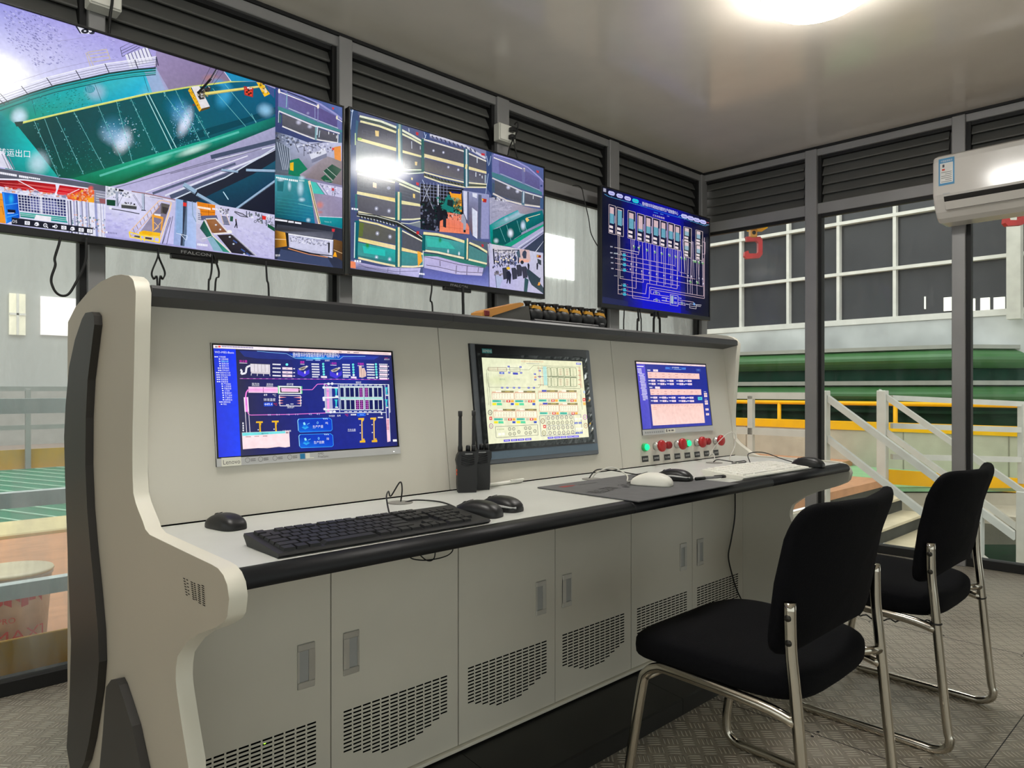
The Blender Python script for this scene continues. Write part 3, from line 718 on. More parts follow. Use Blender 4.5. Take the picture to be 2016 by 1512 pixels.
# shelf on top of the back boards
sh = [(1.487, 1.212), (1.487, 1.228), (1.493, 1.2345), (yb-.1, 1.2345), (yb-.1, 1.207), (1.56, 1.200), (1.555, 1.199)]
for i, (a, b) in enumerate(((CX0+.001, 1.192), (1.193, 1.941), (1.942, CX1-.001))):
    m = MB(); m.prism(sh, a, b, 'X'); m.build('top_shelf', M_blk2 if 0 else mat('shelf_charcoal', (44, 44, 47), .4, 0, .05), desk)
# cabinets: doors with slotted vents and flush handles
def door(x0, x1, hx, flip):
    z0, z1 = .088, .716
    ncol, nrow = 12, 15; cw = .0257; ch = .0092; lx = x0+.031; zt = .284
    rows = [11, 12, 13, 14, 15, 15, 15, 15, 14, 13, 12, 11]
    xs = [x0]; zs = []
    for c in range(ncol): xs += [lx+c*cw, lx+c*cw+cw*.84]
    xs.append(x1); zs = [z1, zt+.0001]
    zl = [z1]
    for r in range(nrow): zl += [zt-r*ch, zt-r*ch-ch*.44]
    zl.append(z0)
    vs = []; fs = []; nxs, nzs = len(xs), len(zl)
    for z in zl:
        for x in xs: vs.append((x, YC, z))
    for j in range(nzs-1):
        for i in range(nxs-1):
            if i % 2 == 1 and j % 2 == 1 and (j//2) < rows[(i-1)//2]: continue
            fs.append((j*nxs+i, j*nxs+i+1, (j+1)*nxs+i+1, (j+1)*nxs+i))
    m = MB(); m.add(vs, fs)
    # returns of the door leaf
    for (xa, xb) in ((x0, x0), (x1, x1)): m.add([(xa, YC, z0), (xa, YC+.018, z0), (xa, YC+.018, z1), (xa, YC, z1)], [(0, 1, 2, 3)])
    m.add([(x0, YC, z1), (x1, YC, z1), (x1, YC+.018, z1), (x0, YC+.018, z1)], [(0, 1, 2, 3)]); m.add([(x0, YC, z0), (x1, YC, z0), (x1, YC+.018, z0), (x0, YC+.018, z0)], [(0, 1, 2, 3)])
    d = m.build('door', M_desk, desk)
    m = MB(); m.box((x0+.004, YC+.012, z0+.004), (x1-.004, YC+.018, .34)); m.build('vent_backing', M_slot, d)
    hz0, hz1 = .366, .466; hw = .021
    h = MB(); h.rbox((hx-hw, YC-.004, hz1-.016), (hx+hw, YC+.001, hz1), .0015); h.rbox((hx-hw, YC-.004, hz0), (hx+hw, YC+.001, hz0+.016), .0015)
    h.box((hx-hw, YC-.0025, hz0+.016), (hx-hw+.005, YC+.001, hz1-.016)); h.box((hx+hw-.005, YC-.0025, hz0+.016), (hx+hw, YC+.001, hz1-.016))
    s_ = 1 if flip else -1
    h.prism([(hx+s_*hw, YC-.003), (hx+s_*.006, YC-.0035), (hx+s_*.006, YC-.0005), (hx+s_*hw, YC-.0005)], hz0+.012, hz1-.012, 'Z')
    hd = h.build('handle', M_steel, d)
    g = MB(); g.add([(hx-hw+.004, YC-.0006, hz0+.014), (hx+hw-.004, YC-.0006, hz0+.014), (hx+hw-.004, YC-.0006, hz1-.014), (hx-hw+.004, YC-.0006, hz1-.014)], [(0, 1, 2, 3)])
    g.build('finger_recess', mat('recess_grey', (168, 170, 170), .4, .2), hd)
    return d
for i in range(3):
    a = CX0+bay*i; mid = a+bay/2; b = a+bay
    d0 = door(a+.002, mid-.0015, mid-.062, True); d1 = door(mid+.0015, b-.002, mid+.052, False)
    if i == 0:
        m = MB(); p = atY(521, 1463, YC+.004); m.cushion(p, (.003, .002, .002), 1, 1, 8, 6); m.build('status_light', mat('green_led', (150, 255, 40), .4, 0, 0, emit=3.0), d0)
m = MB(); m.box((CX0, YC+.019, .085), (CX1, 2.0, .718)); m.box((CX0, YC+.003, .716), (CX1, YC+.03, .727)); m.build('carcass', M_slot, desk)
m = MB(); m.rbox((CX0, YC-.012, .078), (CX1, YC+.02, .0865), .001); m.build('bottom_lip', M_edge, desk)
for i in range(3):
    a, b = CX0+bay*i+.001, CX0+bay*(i+1)-.001
    m = MB(); m.prism([(1.262, .0), (1.262, .048), (1.268, .052), (YC+.01, .074), (2.0, .074), (2.0, 0)], a, b, 'X'); m.build('plinth', mat('plinth_black', (30, 30, 29), .45, 0, .08, 4), desk)

# push buttons on the right bay, with engraved tags
M_red = mat('red_button', (178, 34, 36), .4, 0, .03)
M_redd = mat('dark_red_button', (150, 22, 30), .35, 0, .03)
M_grn = mat('green_lamp', (20, 225, 150), .3, 0, 0, emit=.9)
M_col = mat('button_collar', (188, 188, 184), .3, .6)
kinds = 'GRrRGRrR'
tags = ['启动指示', '急停按钮', '停止按钮', '急停按钮', '启动指示', '急停按钮', '停止按钮', '急停按钮']
lab_px = [1269.5, 1291.5, 1313, 1333, 1352.8, 1372, 1390.5, 1409]
for i, k in enumerate(kinds):
    lp = on_board(lab_px[i], 903.5-12.5*i/7); x = lp.x
    zb = .825; yb_ = PB.y+(zb-PB.z)*.055/.45
    c = Vector((x, yb_, zb))
    def lat(pr, m_, nm, par):
        mb = MB(); mb.lathe(pr, c, NB, 24); return mb.build(nm, m_, par)
    if k == 'R':
        bt = lat([(.0, .0), (.0145, .0), (.0145, .012), (.010, .014), (.010, .018), (0, .018)], M_col, 'emergency_button', desk); bt['label'] = 'red mushroom-head button'
        lat([(0, .017), (.010, .017), (.013, .020), (.020, .025), (.0215, .030), (.0205, .035), (.016, .039), (.008, .041), (0, .0415)], M_red, 'mushroom_cap', bt)
    elif k == 'r':
        bt = lat([(.0, .0), (.0145, .0), (.0145, .006), (0, .006)], M_col, 'push_button', desk); bt['label'] = 'dark red round push button'
        lat([(0, .006), (.0125, .006), (.0135, .010), (.0135, .018), (.012, .021), (0, .022)], M_redd, 'cap', bt)
    else:
        bt = lat([(.0, .0), (.0145, .0), (.0145, .010), (.0125, .012), (0, .012)], mat('green_collar', (60, 190, 110), .35), 'indicator_button', desk); bt['label'] = 'lit green push button'
        lat([(0, .012), (.011, .012), (.0115, .016), (.010, .019), (0, .02)], M_grn, 'lens', bt)
    U = Vector((1, 0, 0)); V = Vector((0, .055, .45)).normalized(); q = lp+NB*.0005
    m = MB(); w2, h2 = .0185, .0105
    a = [q-U*w2-V*h2, q+U*w2-V*h2, q+U*w2+V*h2, q-U*w2+V*h2]; m.add(a+[p+NB*.0015 for p in a], [(0, 3, 2, 1), (4, 5, 6, 7), (0, 1, 5, 4), (1, 2, 6, 5), (2, 3, 7, 6), (3, 0, 4, 7)])
    tg = m.build('tag_plate', mat('tag_black', (26, 26, 26), .4), desk)
    m = MB(); text_on(m, tags[i], q+NB*.0021-U*.0145-V*.003, U, V, .008, .029); m.build('tag_lettering', mat('tag_white', (225, 225, 220), .5), tg)
# loose wires looped under the worktop of the left bay
m = MB()
for pts in ([(807, 1097), (815, 1101), (835, 1103), (860, 1100), (880, 1094), (890, 1086), (892, 1078)], [(826, 1092), (838, 1102), (848, 1104), (855, 1098), (857, 1085)]):
    m.tube(smooth_path([atY(a, b, YC-.02) for a, b in pts]), .0016, 6)
m.build('loose_wire', M_blk, desk)
# ------------------------------------------------------------------ screens on the wall and in the desk
M_tv = mat('tv_black', (16, 16, 18), .3, 0, .03)
M_silver = mat('monitor_silver', (196, 196, 196), .35, 0, .03)
def avg(*v): return sum(v)/len(v)
YTV = 2.75
def wall_tv(name, label, px, z_pix, border, tilt=0.0, x0=None, brand=None, chin=.018):
    # px: display corners TL TR BR BL in the photograph
    TL, TR, BR, BL = [atY(a, b, YTV) for a, b in px]
    xa = avg(TL.x, BL.x) if x0 is None else x0; xb = avg(TR.x, BR.x)
    zt = avg(TL.z, TR.z); zb = avg(BL.z, BR.z)
    w, h = xb-xa, zt-zb
    t = thing(name, label, 'television', ((xa+xb)/2, YTV, zb), 'wall screens above the desk')
    bz = border
    m = MB(); m.rbox((xa-bz, YTV+.002, zb-bz-chin), (xb+bz, YTV+.030, zt+bz), .003); m.rbox((xa+.25, YTV+.028, zb+.05), (xb-.25, YTV+.062, zb+.5), .01); m.build('housing', M_tv, t)
    m = MB()
    for a, b in (((xa-bz, zb-bz-chin), (xa, zt+bz)), ((xb, zb-bz-chin), (xb+bz, zt+bz)), ((xa, zt), (xb, zt+bz)), ((xa, zb-bz-chin), (xb, zb))):
        m.rbox((a[0], YTV-.006, a[1]), (b[0], YTV+.004, b[1]), .0015)
    bez = m.build('bezel', M_tv, t)
    cx = (xa+xb)/2
    m = MB(); m.rbox((cx-.085, YTV-.004, zb-bz-chin-.016), (cx+.085, YTV+.02, zb-bz-chin+.002), .003); m.build('sensor_bar', M_tv, t)
    if brand:
        m = MB(); text_on(m, brand, (cx-.055, YTV-.0066, zb-bz-chin+.006), (1, 0, 0), (0, 0, 1), .016, .11); m.build('brand_lettering', mat('grey_print', (150, 150, 150), .5), t)
    m = MB(); m.box((cx-.2, YTV+.06, zb+.15), (cx+.2, YW-.03, zb+.2)); m.box((cx-.2, YTV+.06, zb+.4), (cx+.2, YW-.03, zb+.45)); m.build('wall_bracket', M_gask, t)
    return t, (xa, zb, w, h)
PX1 = [(0, 10.3), (672.9, 209), (673.4, 527.8), (0, 442.6)]
PX2 = [(689, 217.4), (1071, 329.5), (1068, 576.8), (689, 531.4)]
PX3 = [(1189.6, 370), (1399, 432), (1392.6, 623), (1179.5, 597)]
t_left, g1 = wall_tv('wall_television', 'largest-looking wall screen at far left showing a big green tank and camera tiles', PX1, 0, .009, x0=atY(-14, 200, YTV).x, brand='FFALCON')
t_mid, g2 = wall_tv('wall_television', 'middle wall screen showing a grid of green basin camera views', PX2, 0, .009, brand='FFALCON')
t_right, g3 = wall_tv('wall_television', 'wall screen near the room corner showing a blue process diagram', PX3, 0, .008)

# flush monitors in the sloping back board
U0 = Vector((1, 0, 0)); V0 = Vector((0, .055, .45)).normalized()
def bpt(x, z, off=0.0): return Vector((x, PB.y+(z-PB.z)*.055/.45, z))+NB*off
def board_rect(px):
    q = [on_board(a, b) for a, b in px]
    x0 = avg(q[0].x, q[3].x); x1 = avg(q[1].x, q[2].x); z1 = avg(q[0].z, q[1].z); z0 = avg(q[2].z, q[3].z)
    return x0, x1, z0, z1
def slab(m, x0, x1, z0, z1, o0, o1):
    a = [bpt(x0, z0, o0), bpt(x1, z0, o0), bpt(x1, z1, o0), bpt(x0, z1, o0)]; b = [bpt(x0, z0, o1), bpt(x1, z0, o1), bpt(x1, z1, o1), bpt(x0, z1, o1)]
    m.add(a+b, [(0, 3, 2, 1), (4, 5, 6, 7), (0, 1, 5, 4), (1, 2, 6, 5), (2, 3, 7, 6), (3, 0, 4, 7)]); return m
def display_frame(x0, x1, z0, z1): 
    h = (bpt(x0, z1)-bpt(x0, z0)).length
    return x1-x0, h
# left: silver-chinned monitor
F = [(413, 675), (772.7, 691), (785, 892), (424.8, 921)]; D4 = [(419, 679.6), (768, 694.6), (781, 877.5), (428, 900.8)]
fx0, fx1, fz0, fz1 = board_rect(F); dx0, dx1, dz0, dz1 = board_rect(D4)
mon1 = thing('monitor', 'left flush monitor with silver lower bezel showing a dark blue plant overview', 'monitor', bpt((fx0+fx1)/2, fz0, .005), 'monitors in the desk back')
m = MB(); slab(m, fx0, fx1, fz0, fz1, .0006, .004); m.build('frame', M_tv, mon1)
m = MB(); slab(m, fx0, fx1, fz0, dz0-.003, .004, .0065); ch = m.build('lower_bezel', M_silver, mon1)
m = MB(); slab(m, fx0, fx0+.0012, fz0, fz1, .004, .0062); slab(m, fx1-.0012, fx1, fz0, fz1, .004, .0062); slab(m, fx0, fx1, fz1-.0012, fz1, .004, .0062); m.build('thin_rim', M_silver, mon1)
lz = (fz0+dz0)/2
m = MB(); slab(m, fx0+.010, fx0+.052, lz-.010, lz+.008, .0066, .007); m.build('name_sticker', mat('sticker_white', (238, 236, 222), .5), ch)
m = MB(); text_on(m, 'Lenovo', bpt(fx0+.0125, lz-.006, .0073), U0, V0, .014, .037)
m.build('lettering', mat('print_grey', (110, 108, 106), .5), ch)
m = MB()
for k, xx in enumerate((.066, .095, .128, .163)):
    c = bpt(fx0+xx, lz, .0067); n = 20
    ringv = [c+(U0*math.cos(2*PI*i/n)+V0*math.sin(2*PI*i/n))*.0055 for i in range(n)]+[c+(U0*math.cos(2*PI*i/n)+V0*math.sin(2*PI*i/n))*.0047 for i in range(n)]
    m.add(ringv, [(i, (i+1) % n, n+(i+1) % n, n+i) for i in range(n)])
    for dz in (-.002, .0015): slab(m, fx0+xx+.007, fx0+xx+.018, lz+dz-.0007, lz+dz+.0007, .0066, .0068)
m.build('printed_icons', mat('print_grey'), ch)
m = MB(); slab(m, fx0+.188, fx0+.200, lz-.006, lz+.006, .0066, .0069); m.build('blue_sticker', mat('sticker_blue', (40, 130, 180), .4), ch)
m = MB(); slab(m, fx0+.202, fx0+.212, lz-.0055, lz+.006, .0066, .0069); slab(m, fx0+.202, fx0+.222, lz-.006, lz-.004, .00665, .007); m.build('grey_sticker', mat('sticker_white'), ch)
m = MB(); text_on(m, 'AMD', bpt(fx0+.232, lz+.001, .0068), U0, V0, .007); m.build('lettering', mat('print_grey'), ch); m = MB(); text_on(m, 'FreeSync', bpt(fx0+.232, lz-.006, .0068), U0, V0, .0075); m.build('lettering', mat('print_grey'), ch)
m = MB(); slab(m, fx1-.022, fx1-.018, fz0+.005, fz0+.0065, .0066, .0069); m.build('power_light', mat('white_led', (250, 250, 255), .4, emit=1.5), ch)
G1 = (dx0, dz0, *display_frame(dx0, dx1, dz0, dz1))
# middle: operator touch panel in its film
F = [(919.8, 677), (1156.8, 689.6), (1174.6, 893.75), (941, 918)]; D5 = [(944, 705.4), (1141, 712.5), (1154, 860.7), (956.4, 875)]
fx0, fx1, fz0, fz1 = board_rect(F); dx0, dx1, dz0, dz1 = board_rect(D5)
mon2 = thing('touch_panel', 'grey and black operator touch panel still in its protective film, centre of desk back', 'touch panel', bpt((fx0+fx1)/2, fz0, .005))
m = MB(); slab(m, fx0, fx1, fz0, fz1, .0006, .004); m.build('back_frame', M_tv, mon2)
m = MB(); slab(m, fx0+.002, fx1-.002, fz0+.002, fz1-.002, .004, .009); m.build('grey_frame', mat('panel_grey_alu', (112, 116, 122), .35, .5, .04), mon2)
m = MB(); slab(m, fx0+.018, fx1-.004, fz0+.014, dz0-.022, .009, .0102); m.build('blue_grey_strip', mat('blue_grey_strip', (100, 118, 134), .4), mon2)
m = MB(); slab(m, dx0-.020, dx1+.026, dz0-.021, fz1-.003, .009, .0108); m.build('black_glass', mat('black_glass', (24, 25, 28), .15), mon2)
m = MB(); slab(m, fx0+.042, fx0+.080, fz1-.027, fz1-.014, .0109, .0112); lg = m.build('name_plate', mat('teal_plate', (40, 140, 140), .4), mon2)
m = MB(); text_on(m, 'SIEMENS', bpt(fx0+.0435, fz1-.0245, .0116), U0, V0, .011, .035); m.build('lettering', mat('print_white', (225, 235, 235), .5), lg)
m = MB(); text_on(m, 'SIMATIC HMI', bpt(fx1-.088, fz1-.030, .0112), U0, V0, .009, .046); m.build('lettering', mat('print_dim', (80, 82, 84), .5), mon2)
G2 = (dx0, dz0, *display_frame(dx0, dx1, dz0, dz1))
film_rng = random.Random(5)
m = MB(); nx_, nz_ = 44, 34; fxa, fxb, fza, fzb = dx0-.016, dx1+.024, dz0-.016, dz1+.012; vs = []; fs = []
for j in range(nz_+1):
    for i in range(nx_+1):
        x = fxa+(fxb-fxa)*i/nx_; z = fza+(fzb-fza)*j/nz_; lift = .0122+film_rng.uniform(0, .0009 if x < dx1 else .003)
        vs.append(bpt(x+film_rng.uniform(-.001, .001), z+film_rng.uniform(-.001, .001), lift))
for j in range(nz_):
    for i in range(nx_):
        xa = fxa+(fxb-fxa)*(i+.5)/nx_; za = fza+(fzb-fza)*(j+.5)/nz_
        if dx0 < xa < dx1 and dz0 < za < dz1: continue
        k = j*(nx_+1)+i; fs.append((k, k+1, k+nx_+2, k+nx_+1))
m.add(vs, fs); m.build('protective_film', glass_mat('clear_film', 0, .06), mon2)
# right: small monitor with silver lower edge
F = [(1249, 711), (1387.8, 716), (1402.7, 847.4), (1264, 857.4)]; D6 = [(1251.3, 713.5), (1386.8, 718), (1399.4, 837), (1263, 845.5)]
fx0, fx1, fz0, fz1 = board_rect(F); dx0, dx1, dz0, dz1 = board_rect(D6)
mon3 = thing('monitor', 'right flush monitor above the row of buttons, showing pink tables on blue', 'monitor', bpt((fx0+fx1)/2, fz0, .005), 'monitors in the desk back')
m = MB(); slab(m, fx0, fx1, fz0, fz1, .0006, .004); m.build('frame', M_tv, mon3)
m = MB(); slab(m, fx0, fx1, fz0, dz0-.002, .004, .006); ch = m.build('lower_bezel', M_silver, mon3)
m = MB(); slab(m, fx0+.135, fx0+.20, fz0+.003, fz0+.018, .0061, .0064); st_ = m.build('sticker', mat('sticker_white'), ch)
m = MB(); slab(m, fx0+.141, fx0+.149, fz0+.006, fz0+.016, .0065, .0067); slab(m, fx0+.156, fx0+.168, fz0+.008, fz0+.014, .0065, .0067); slab(m, fx0+.174, fx0+.19, fz0+.008, fz0+.014, .0065, .0067); m.build('sticker_print', mat('print_grey'), st_)
m = MB()
for k in range(9): slab(m, fx0+.012+k*.013, fx0+.020+k*.013, fz0+.006, fz0+.012, .0061, .0063)
m.build('printed_icons', mat('print_soft', (150, 152, 154), .5), ch)
G3 = (dx0, dz0, *display_frame(dx0, dx1, dz0, dz1))

# ------------------------------------------------------------------ things on the desk
M_plk = mat('black_plastic', (20, 20, 22), .42, 0, .04)
M_plm = mat('matt_black_plastic', (26, 26, 28), .5, 0, .05)
M_wplast = mat('white_plastic', (240, 238, 228), .4, 0, .03)
M_cab = mat('black_cable', (14, 14, 14), .5)
M_wcab = mat('white_cable', (215, 213, 205), .5)
def mouse(label, c, L_, ang_, body, stripe=None, wheel=True):
    W_, H_ = L_*.56, L_*.31
    t = thing('computer_mouse', label, 'mouse', (c[0], c[1], ZT if len(c) < 3 else c[2]), 'computer mice on the desk')
    zb = ZT+.0003 if len(c) < 3 else c[2]+.0003
    R_ = Matrix.Translation((c[0], c[1], zb)) @ Matrix.Rotation(ang_, 4, 'Z')
    def fn(p):      # local x runs along the mouse
        u = p.x/(L_/2)
        z = max(p.z, -.1*H_)+.1*H_
        z *= (1.0-.38*max(u, 0)**1.6-.18*max(-u, 0)**2.5)
        y = p.y*(1-.12*(1-u*u)*.6-.06*u)
        return R_ @ Vector((p.x, y, z))
    m = MB(); m.cushion((0, 0, 0), (L_/2, W_/2, H_*.86), .72, .66, 40, 20, fn); b = m.build('body', body, t)
    if stripe:
        def fs(p):
            q = fn(p); return q
        m = MB()
        for sg in (1, -1):
            pts = []
            for i in range(13):
                u = -.96+1.92*i/12; z = (.30+.12*math.sin(PI*(u+1)/2))*H_
                yy = sg*(W_/2)*(max(0, 1-abs(u)**2.7))**.37*(.985-.045*(1-u*u))
                pts.append(R_ @ Vector((u*L_/2*.99, yy*1.005, z*(1-.38*max(u, 0)**1.6))))
            m.tube(pts, .0026, 6)
        m.build('silver_stripe', stripe, b)
    if wheel:
        c_ = R_ @ Vector((L_*.27, 0, H_*.60)); ax = R_.to_3x3() @ Vector((0, 1, 0))
        m = MB(); m.lathe([(0, -.003), (.008, -.003), (.0085, 0), (.008, .003), (0, .003)], c_, ax, 16); m.build('wheel', M_plm, b)
        m = MB(); p0 = R_ @ Vector((L_*.1, 0, H_*1.0)); m.tube([R_ @ Vector((L_*(.10+.37*i/6), 0, H_*(1.0 if 0 else 1.008)*(1-.38*max((.20+.74*i/6), 0)**1.6)*math.sqrt(max(.02, 1-(.2+.74*i/6)**2*.55)))) for i in range(7)], .0007, 4); m.build('button_seam', M_gask, b)
    return t
mouse('black wireless mouse alone at the left end of the desk', (.553, 1.405), .098, PI*.56, M_plk)
mouse('plain black corded mouse right beside the black keyboard', (1.002, 1.165), .112, PI*.62, M_plk)
mouse('black mouse with silver edge stripe, left one, next to the plain corded mouse', (1.088, 1.185), .108, PI*.56, M_plk, M_silver)
mouse('white corded mouse lying on the grey mat', (1.655, 1.178, ZT+.0045), .118, PI*.60, M_wplast)
mouse('black mouse with silver stripe on the grey mat behind the white mouse', (1.80, 1.20, ZT+.0045), .108, PI*.58, M_plk, M_silver)
mouse('black corded mouse at the right end of the desk beside the white keyboard', (2.487, 1.105), .112, PI*.52, M_plk)

def keyboard(label, c, w_, d_, ang_, m_body, m_key, zfront, zback, frame=.006, cable=None):
    t = thing('keyboard', label, 'keyboard', (c[0], c[1], ZT), 'keyboards on the desk')
    R_ = Matrix.Translation((c[0], c[1], ZT+.0004)) @ Matrix.Rotation(ang_, 4, 'Z')
    m = MB()
    m.prism([(-d_/2+.006, .0), (-d_/2, zfront*.55), (-d_/2+.003, zfront), (d_/2-.003, zback), (d_/2, zback-.005), (d_/2-.016, .0)], -w_/2, w_/2, 'X', R_); b = m.build('case', m_body, t)
    sl_ = (zback-zfront)/(d_-.007)
    km = MB(); km.prism([(-.5, 0), (-.42, 1), (.42, 1), (.5, 0)], -.5, .5, 'X')
    km.v = [((p[0]*(1-.12*p[2])), p[1], p[2]) for p in km.v]
    kme = km.mesh('key', m_key)
    unit = (w_-.014-.022)/22.6
    dd = (d_-.016)/6.35
    rows = [
        (5.15, [(0, 1), (2, 1), (3, 1), (4, 1), (5, 1), (6.5, 1), (7.5, 1), (8.5, 1), (9.5, 1), (11, 1), (12, 1), (13, 1), (14, 1), (15.3, 1), (16.3, 1), (17.3, 1)]),
        (4, [(i, 1) for i in range(13)]+[(13, 2), (15.3, 1), (16.3, 1), (17.3, 1), (18.6, 1), (19.6, 1), (20.6, 1), (21.6, 1)]),
        (3, [(0, 1.5)]+[(1.5+i, 1) for i in range(12)]+[(13.5, 1.5), (15.3, 1), (16.3, 1), (17.3, 1), (18.6, 1), (19.6, 1), (20.6, 1), (21.6, 1)]),
        (2, [(0, 1.75)]+[(1.75+i, 1) for i in range(11)]+[(12.75, 2.25), (18.6, 1), (19.6, 1), (20.6, 1)]),
        (1, [(0, 2.25)]+[(2.25+i, 1) for i in range(10)]+[(12.25, 2.75), (16.3, 1), (18.6, 1), (19.6, 1), (20.6, 1), (21.6, 1)]),
        (0, [(0, 1.25), (1.25, 1.25), (2.5, 1.25), (3.75, 6.25), (10, 1.25), (11.25, 1.25), (12.5, 1.25), (13.75, 1.25), (15.3, 1), (16.3, 1), (17.3, 1), (18.6, 2), (20.6, 1)])]
    tl = math.atan(sl_)
    for r_, ks in rows:
        y = -d_/2+.009+dd*(r_+.5)
        for kx, kw in ks:
            x = -w_/2+.012+unit*(kx+kw/2)
            z = zfront+(y+d_/2-.004)*sl_
            o = bpy.data.objects.new('key', kme); COL.objects.link(o); o.scale = (unit*kw*.94, dd*.92, .0055)
            o.matrix_basis = R_ @ Matrix.Translation((x, y, z-.0005)) @ Matrix.Rotation(tl, 4, 'X') @ Matrix.Diagonal((unit*kw*.94, dd*.92, .0055, 1))
            put(o, b)
    return t
keyboard('black full-size keyboard on the left of the worktop', (.738, 1.152), .45, .142, -.01, M_plm, mat('black_key', (27, 27, 29), .5, 0, .05), .008, .021)
keyboard('white full-size keyboard on the right end of the worktop', (2.185, 1.140), .42, .150, -.03, M_wplast, mat('white_key', (250, 248, 240), .45), .010, .020)

# grey desk mat with print
mx0, mx1, my0, my1 = 1.395, 1.870, 1.030, 1.372
m = MB(); m.rbox((mx0, my0, ZT+.0008), (mx1, my1, ZT+.0042), .001)
mat_o = thing('desk_mat', 'dark grey desk mat with black brush lettering, overhanging the worktop edge', 'desk mat', ((mx0+mx1)/2, (my0+my1)/2, ZT))
b = m.build('sheet', mat('mat_grey', (98, 98, 100), .75, 0, .06, 30), mat_o)
m = MB(); zt_ = ZT+.0045
text_on(m, '精益求精', (1.418, 1.175, zt_), Vector((.47, .10, 0)), Vector((-.10, .47, 0)), .050, .13); text_on(m, '●', (1.56, 1.19, zt_), (1, .2, 0), (-.2, 1, 0), .03)
text_on(m, '科技', (1.585, 1.203, zt_), Vector((.47, .10, 0)), Vector((-.10, .47, 0)), .050, .08); m.build('brush_lettering', mat('mat_ink', (34, 34, 36), .7), b)
m = MB(); m.box((1.440, 1.315, zt_-.0002), (1.470, 1.335, zt_)); m.prism([(1.475, 1.315), (1.50, 1.325), (1.475, 1.335)], zt_-.0002, zt_, 'Z'); m.build('red_logo', mat('mat_red', (150, 52, 52), .7), b)
m = MB()
for k in range(9): m.box((1.512+k*.009, 1.318, zt_-.0002), (1.518+k*.009, 1.327, zt_))
m.build('small_print', mat('mat_dim', (78, 78, 80), .7), b)

# pen on the mat
def cyl_between(m, a, b_, r, n=10): m.tube([a, b_], r, n)
t = thing('pen', 'clear black-tipped pen beside the striped mouse on the mat', 'pen', (1.87, 1.165, ZT+.008))
a, b_ = Vector((1.835, 1.150, ZT+.0088)), Vector((1.95, 1.120, ZT+.0088)); d_ = b_-a
m = MB(); m.tube([a+d_*.30, a+d_*.9], .0042, 10); m.build('barrel', mat('smoky_barrel', (120, 120, 122), .2), t)
m = MB(); m.tube([a, a+d_*.30], .0047, 10); m.build('grip', M_plk, t)
m = MB(); m.tube([a+d_*.86, a+d_], .0046, 10); m.tube([a+d_*.62+Vector((0, 0, .005)), a+d_*.95+Vector((0, 0, .005))], .0011, 6); m.build('cap', M_plk, t)
# white stylus along the back board
t = thing('stylus', 'white stylus pen lying against the back board beside the radios', 'stylus', (1.36, 1.488, ZT))
a, b_ = Vector((1.275, 1.482, ZT+.006)), Vector((1.452, 1.490, ZT+.006)); d_ = b_-a
m = MB(); m.tube([a, a+d_*.06, a+d_*.1, a+d_*.97, b_], [.001, .003, .0056, .0056, .004], 10); m.build('barrel', M_wplast, t)
m = MB(); m.rbox(tuple(a+d_*.70+Vector((0, -.0085, .003))), tuple(a+d_*.99+Vector((0, -.004, .007))), .0006); m.build('clip', M_wplast, t)

# two-way radios
def radio(label, x, y, red):
    t = thing('two_way_radio', label, 'radio', (x, y, ZT), 'two-way radios')
    Mx = Matrix.Translation((x, y, ZT)) @ Matrix.Rotation(-.55, 4, 'Z')
    m = MB(); pr = [(-.024, 0), (.024, 0), (.026, .02), (.026, .075), (.030, .088), (.030, .102), (.024, .108), (-.020, .108), (-.026, .098), (-.029, .085), (-.026, .07), (-.026, .02)]
    m.prism(pr, -.015, .015, 'Y', Mx); b = m.build('body', M_plm, t)
    m = MB()
    for k in range(5):
        z = .073+k*.0058; m.tube([Mx @ Vector((-.016, -.0158, z+.003)), Mx @ Vector((0, -.0165, z-.002)), Mx @ Vector((.018, -.0158, z+.003))], .0014, 6)
    m.build('speaker_ribs', M_plk, b)
    m = MB(); m.box((-.006, -.0162, .101), (.014, -.015, .1035), Mx); m.build('name_plate', mat('grey_print'), b)
    m = MB(); m.lathe([(.0065, .108), (.0065, .118), (.0052, .125), (.0048, .19), (.0042, .200), (.0056, .202), (.0056, .215), (0, .2155)], Mx @ Vector((-.017, 0, 0)), (0, 0, 1), 14); m.build('antenna', M_plm, t)
    for k, xx in enumerate((.004, .019)):
        m = MB(); m.lathe([(0, .107), (.0065, .107), (.006, .121), (.0045, .124), (0, .1245)], Mx @ Vector((xx, 0, 0)), (0, 0, 1), 14); m.build('knob', M_plk, t)
    if red:
        for z in (.046, .055):
            m = MB(); m.box((-.0275, -.008, z), (-.0255, .006, z+.006), Mx); m.build('side_button', mat('orange_button', (232, 92, 52), .45), t)
    return t
radio('front black two-way radio with orange side buttons, left one against the back board', 1.212, 1.455, True)
radio('rear black two-way radio, right one, partly behind the radio with orange buttons', 1.270, 1.468, False)

# radio remote control on the shelf
ZS = 1.2350
t = thing('remote_control', 'yellow and black crane remote control with paired buttons lying on the top shelf', 'remote control', (1.62, 1.57, ZS))
ra0, ra1 = 1.345, 1.875; ry = 1.565
M_ry = mat('remote_yellow', (206, 142, 66), .45, 0, .06); M_rg = mat('remote_grey', (84, 82, 78), .5)
m = MB(); m.prism([(ra0, ZS+.004), (ra0, ZS+.018), (ra0+.018, ZS+.026), (ra0+.150, ZS+.058), (ra0+.165, ZS+.058), (ra0+.165, ZS+.050), (ra0+.13, ZS+.038), (ra0+.04, ZS+.010), (ra0+.03, ZS+.004)], ry-.022, ry+.03, 'Y'); m.build('handle', M_ry, t)
m = MB(); m.prism([(ra0+.038, ZS+.001), (ra0+.05, ZS+.012), (ra0+.13, ZS+.037), (ra0+.19, ZS+.052), (ra0+.20, ZS+.001)], ry-.019, ry+.028, 'Y'); m.build('grey_shell', M_rg, t)
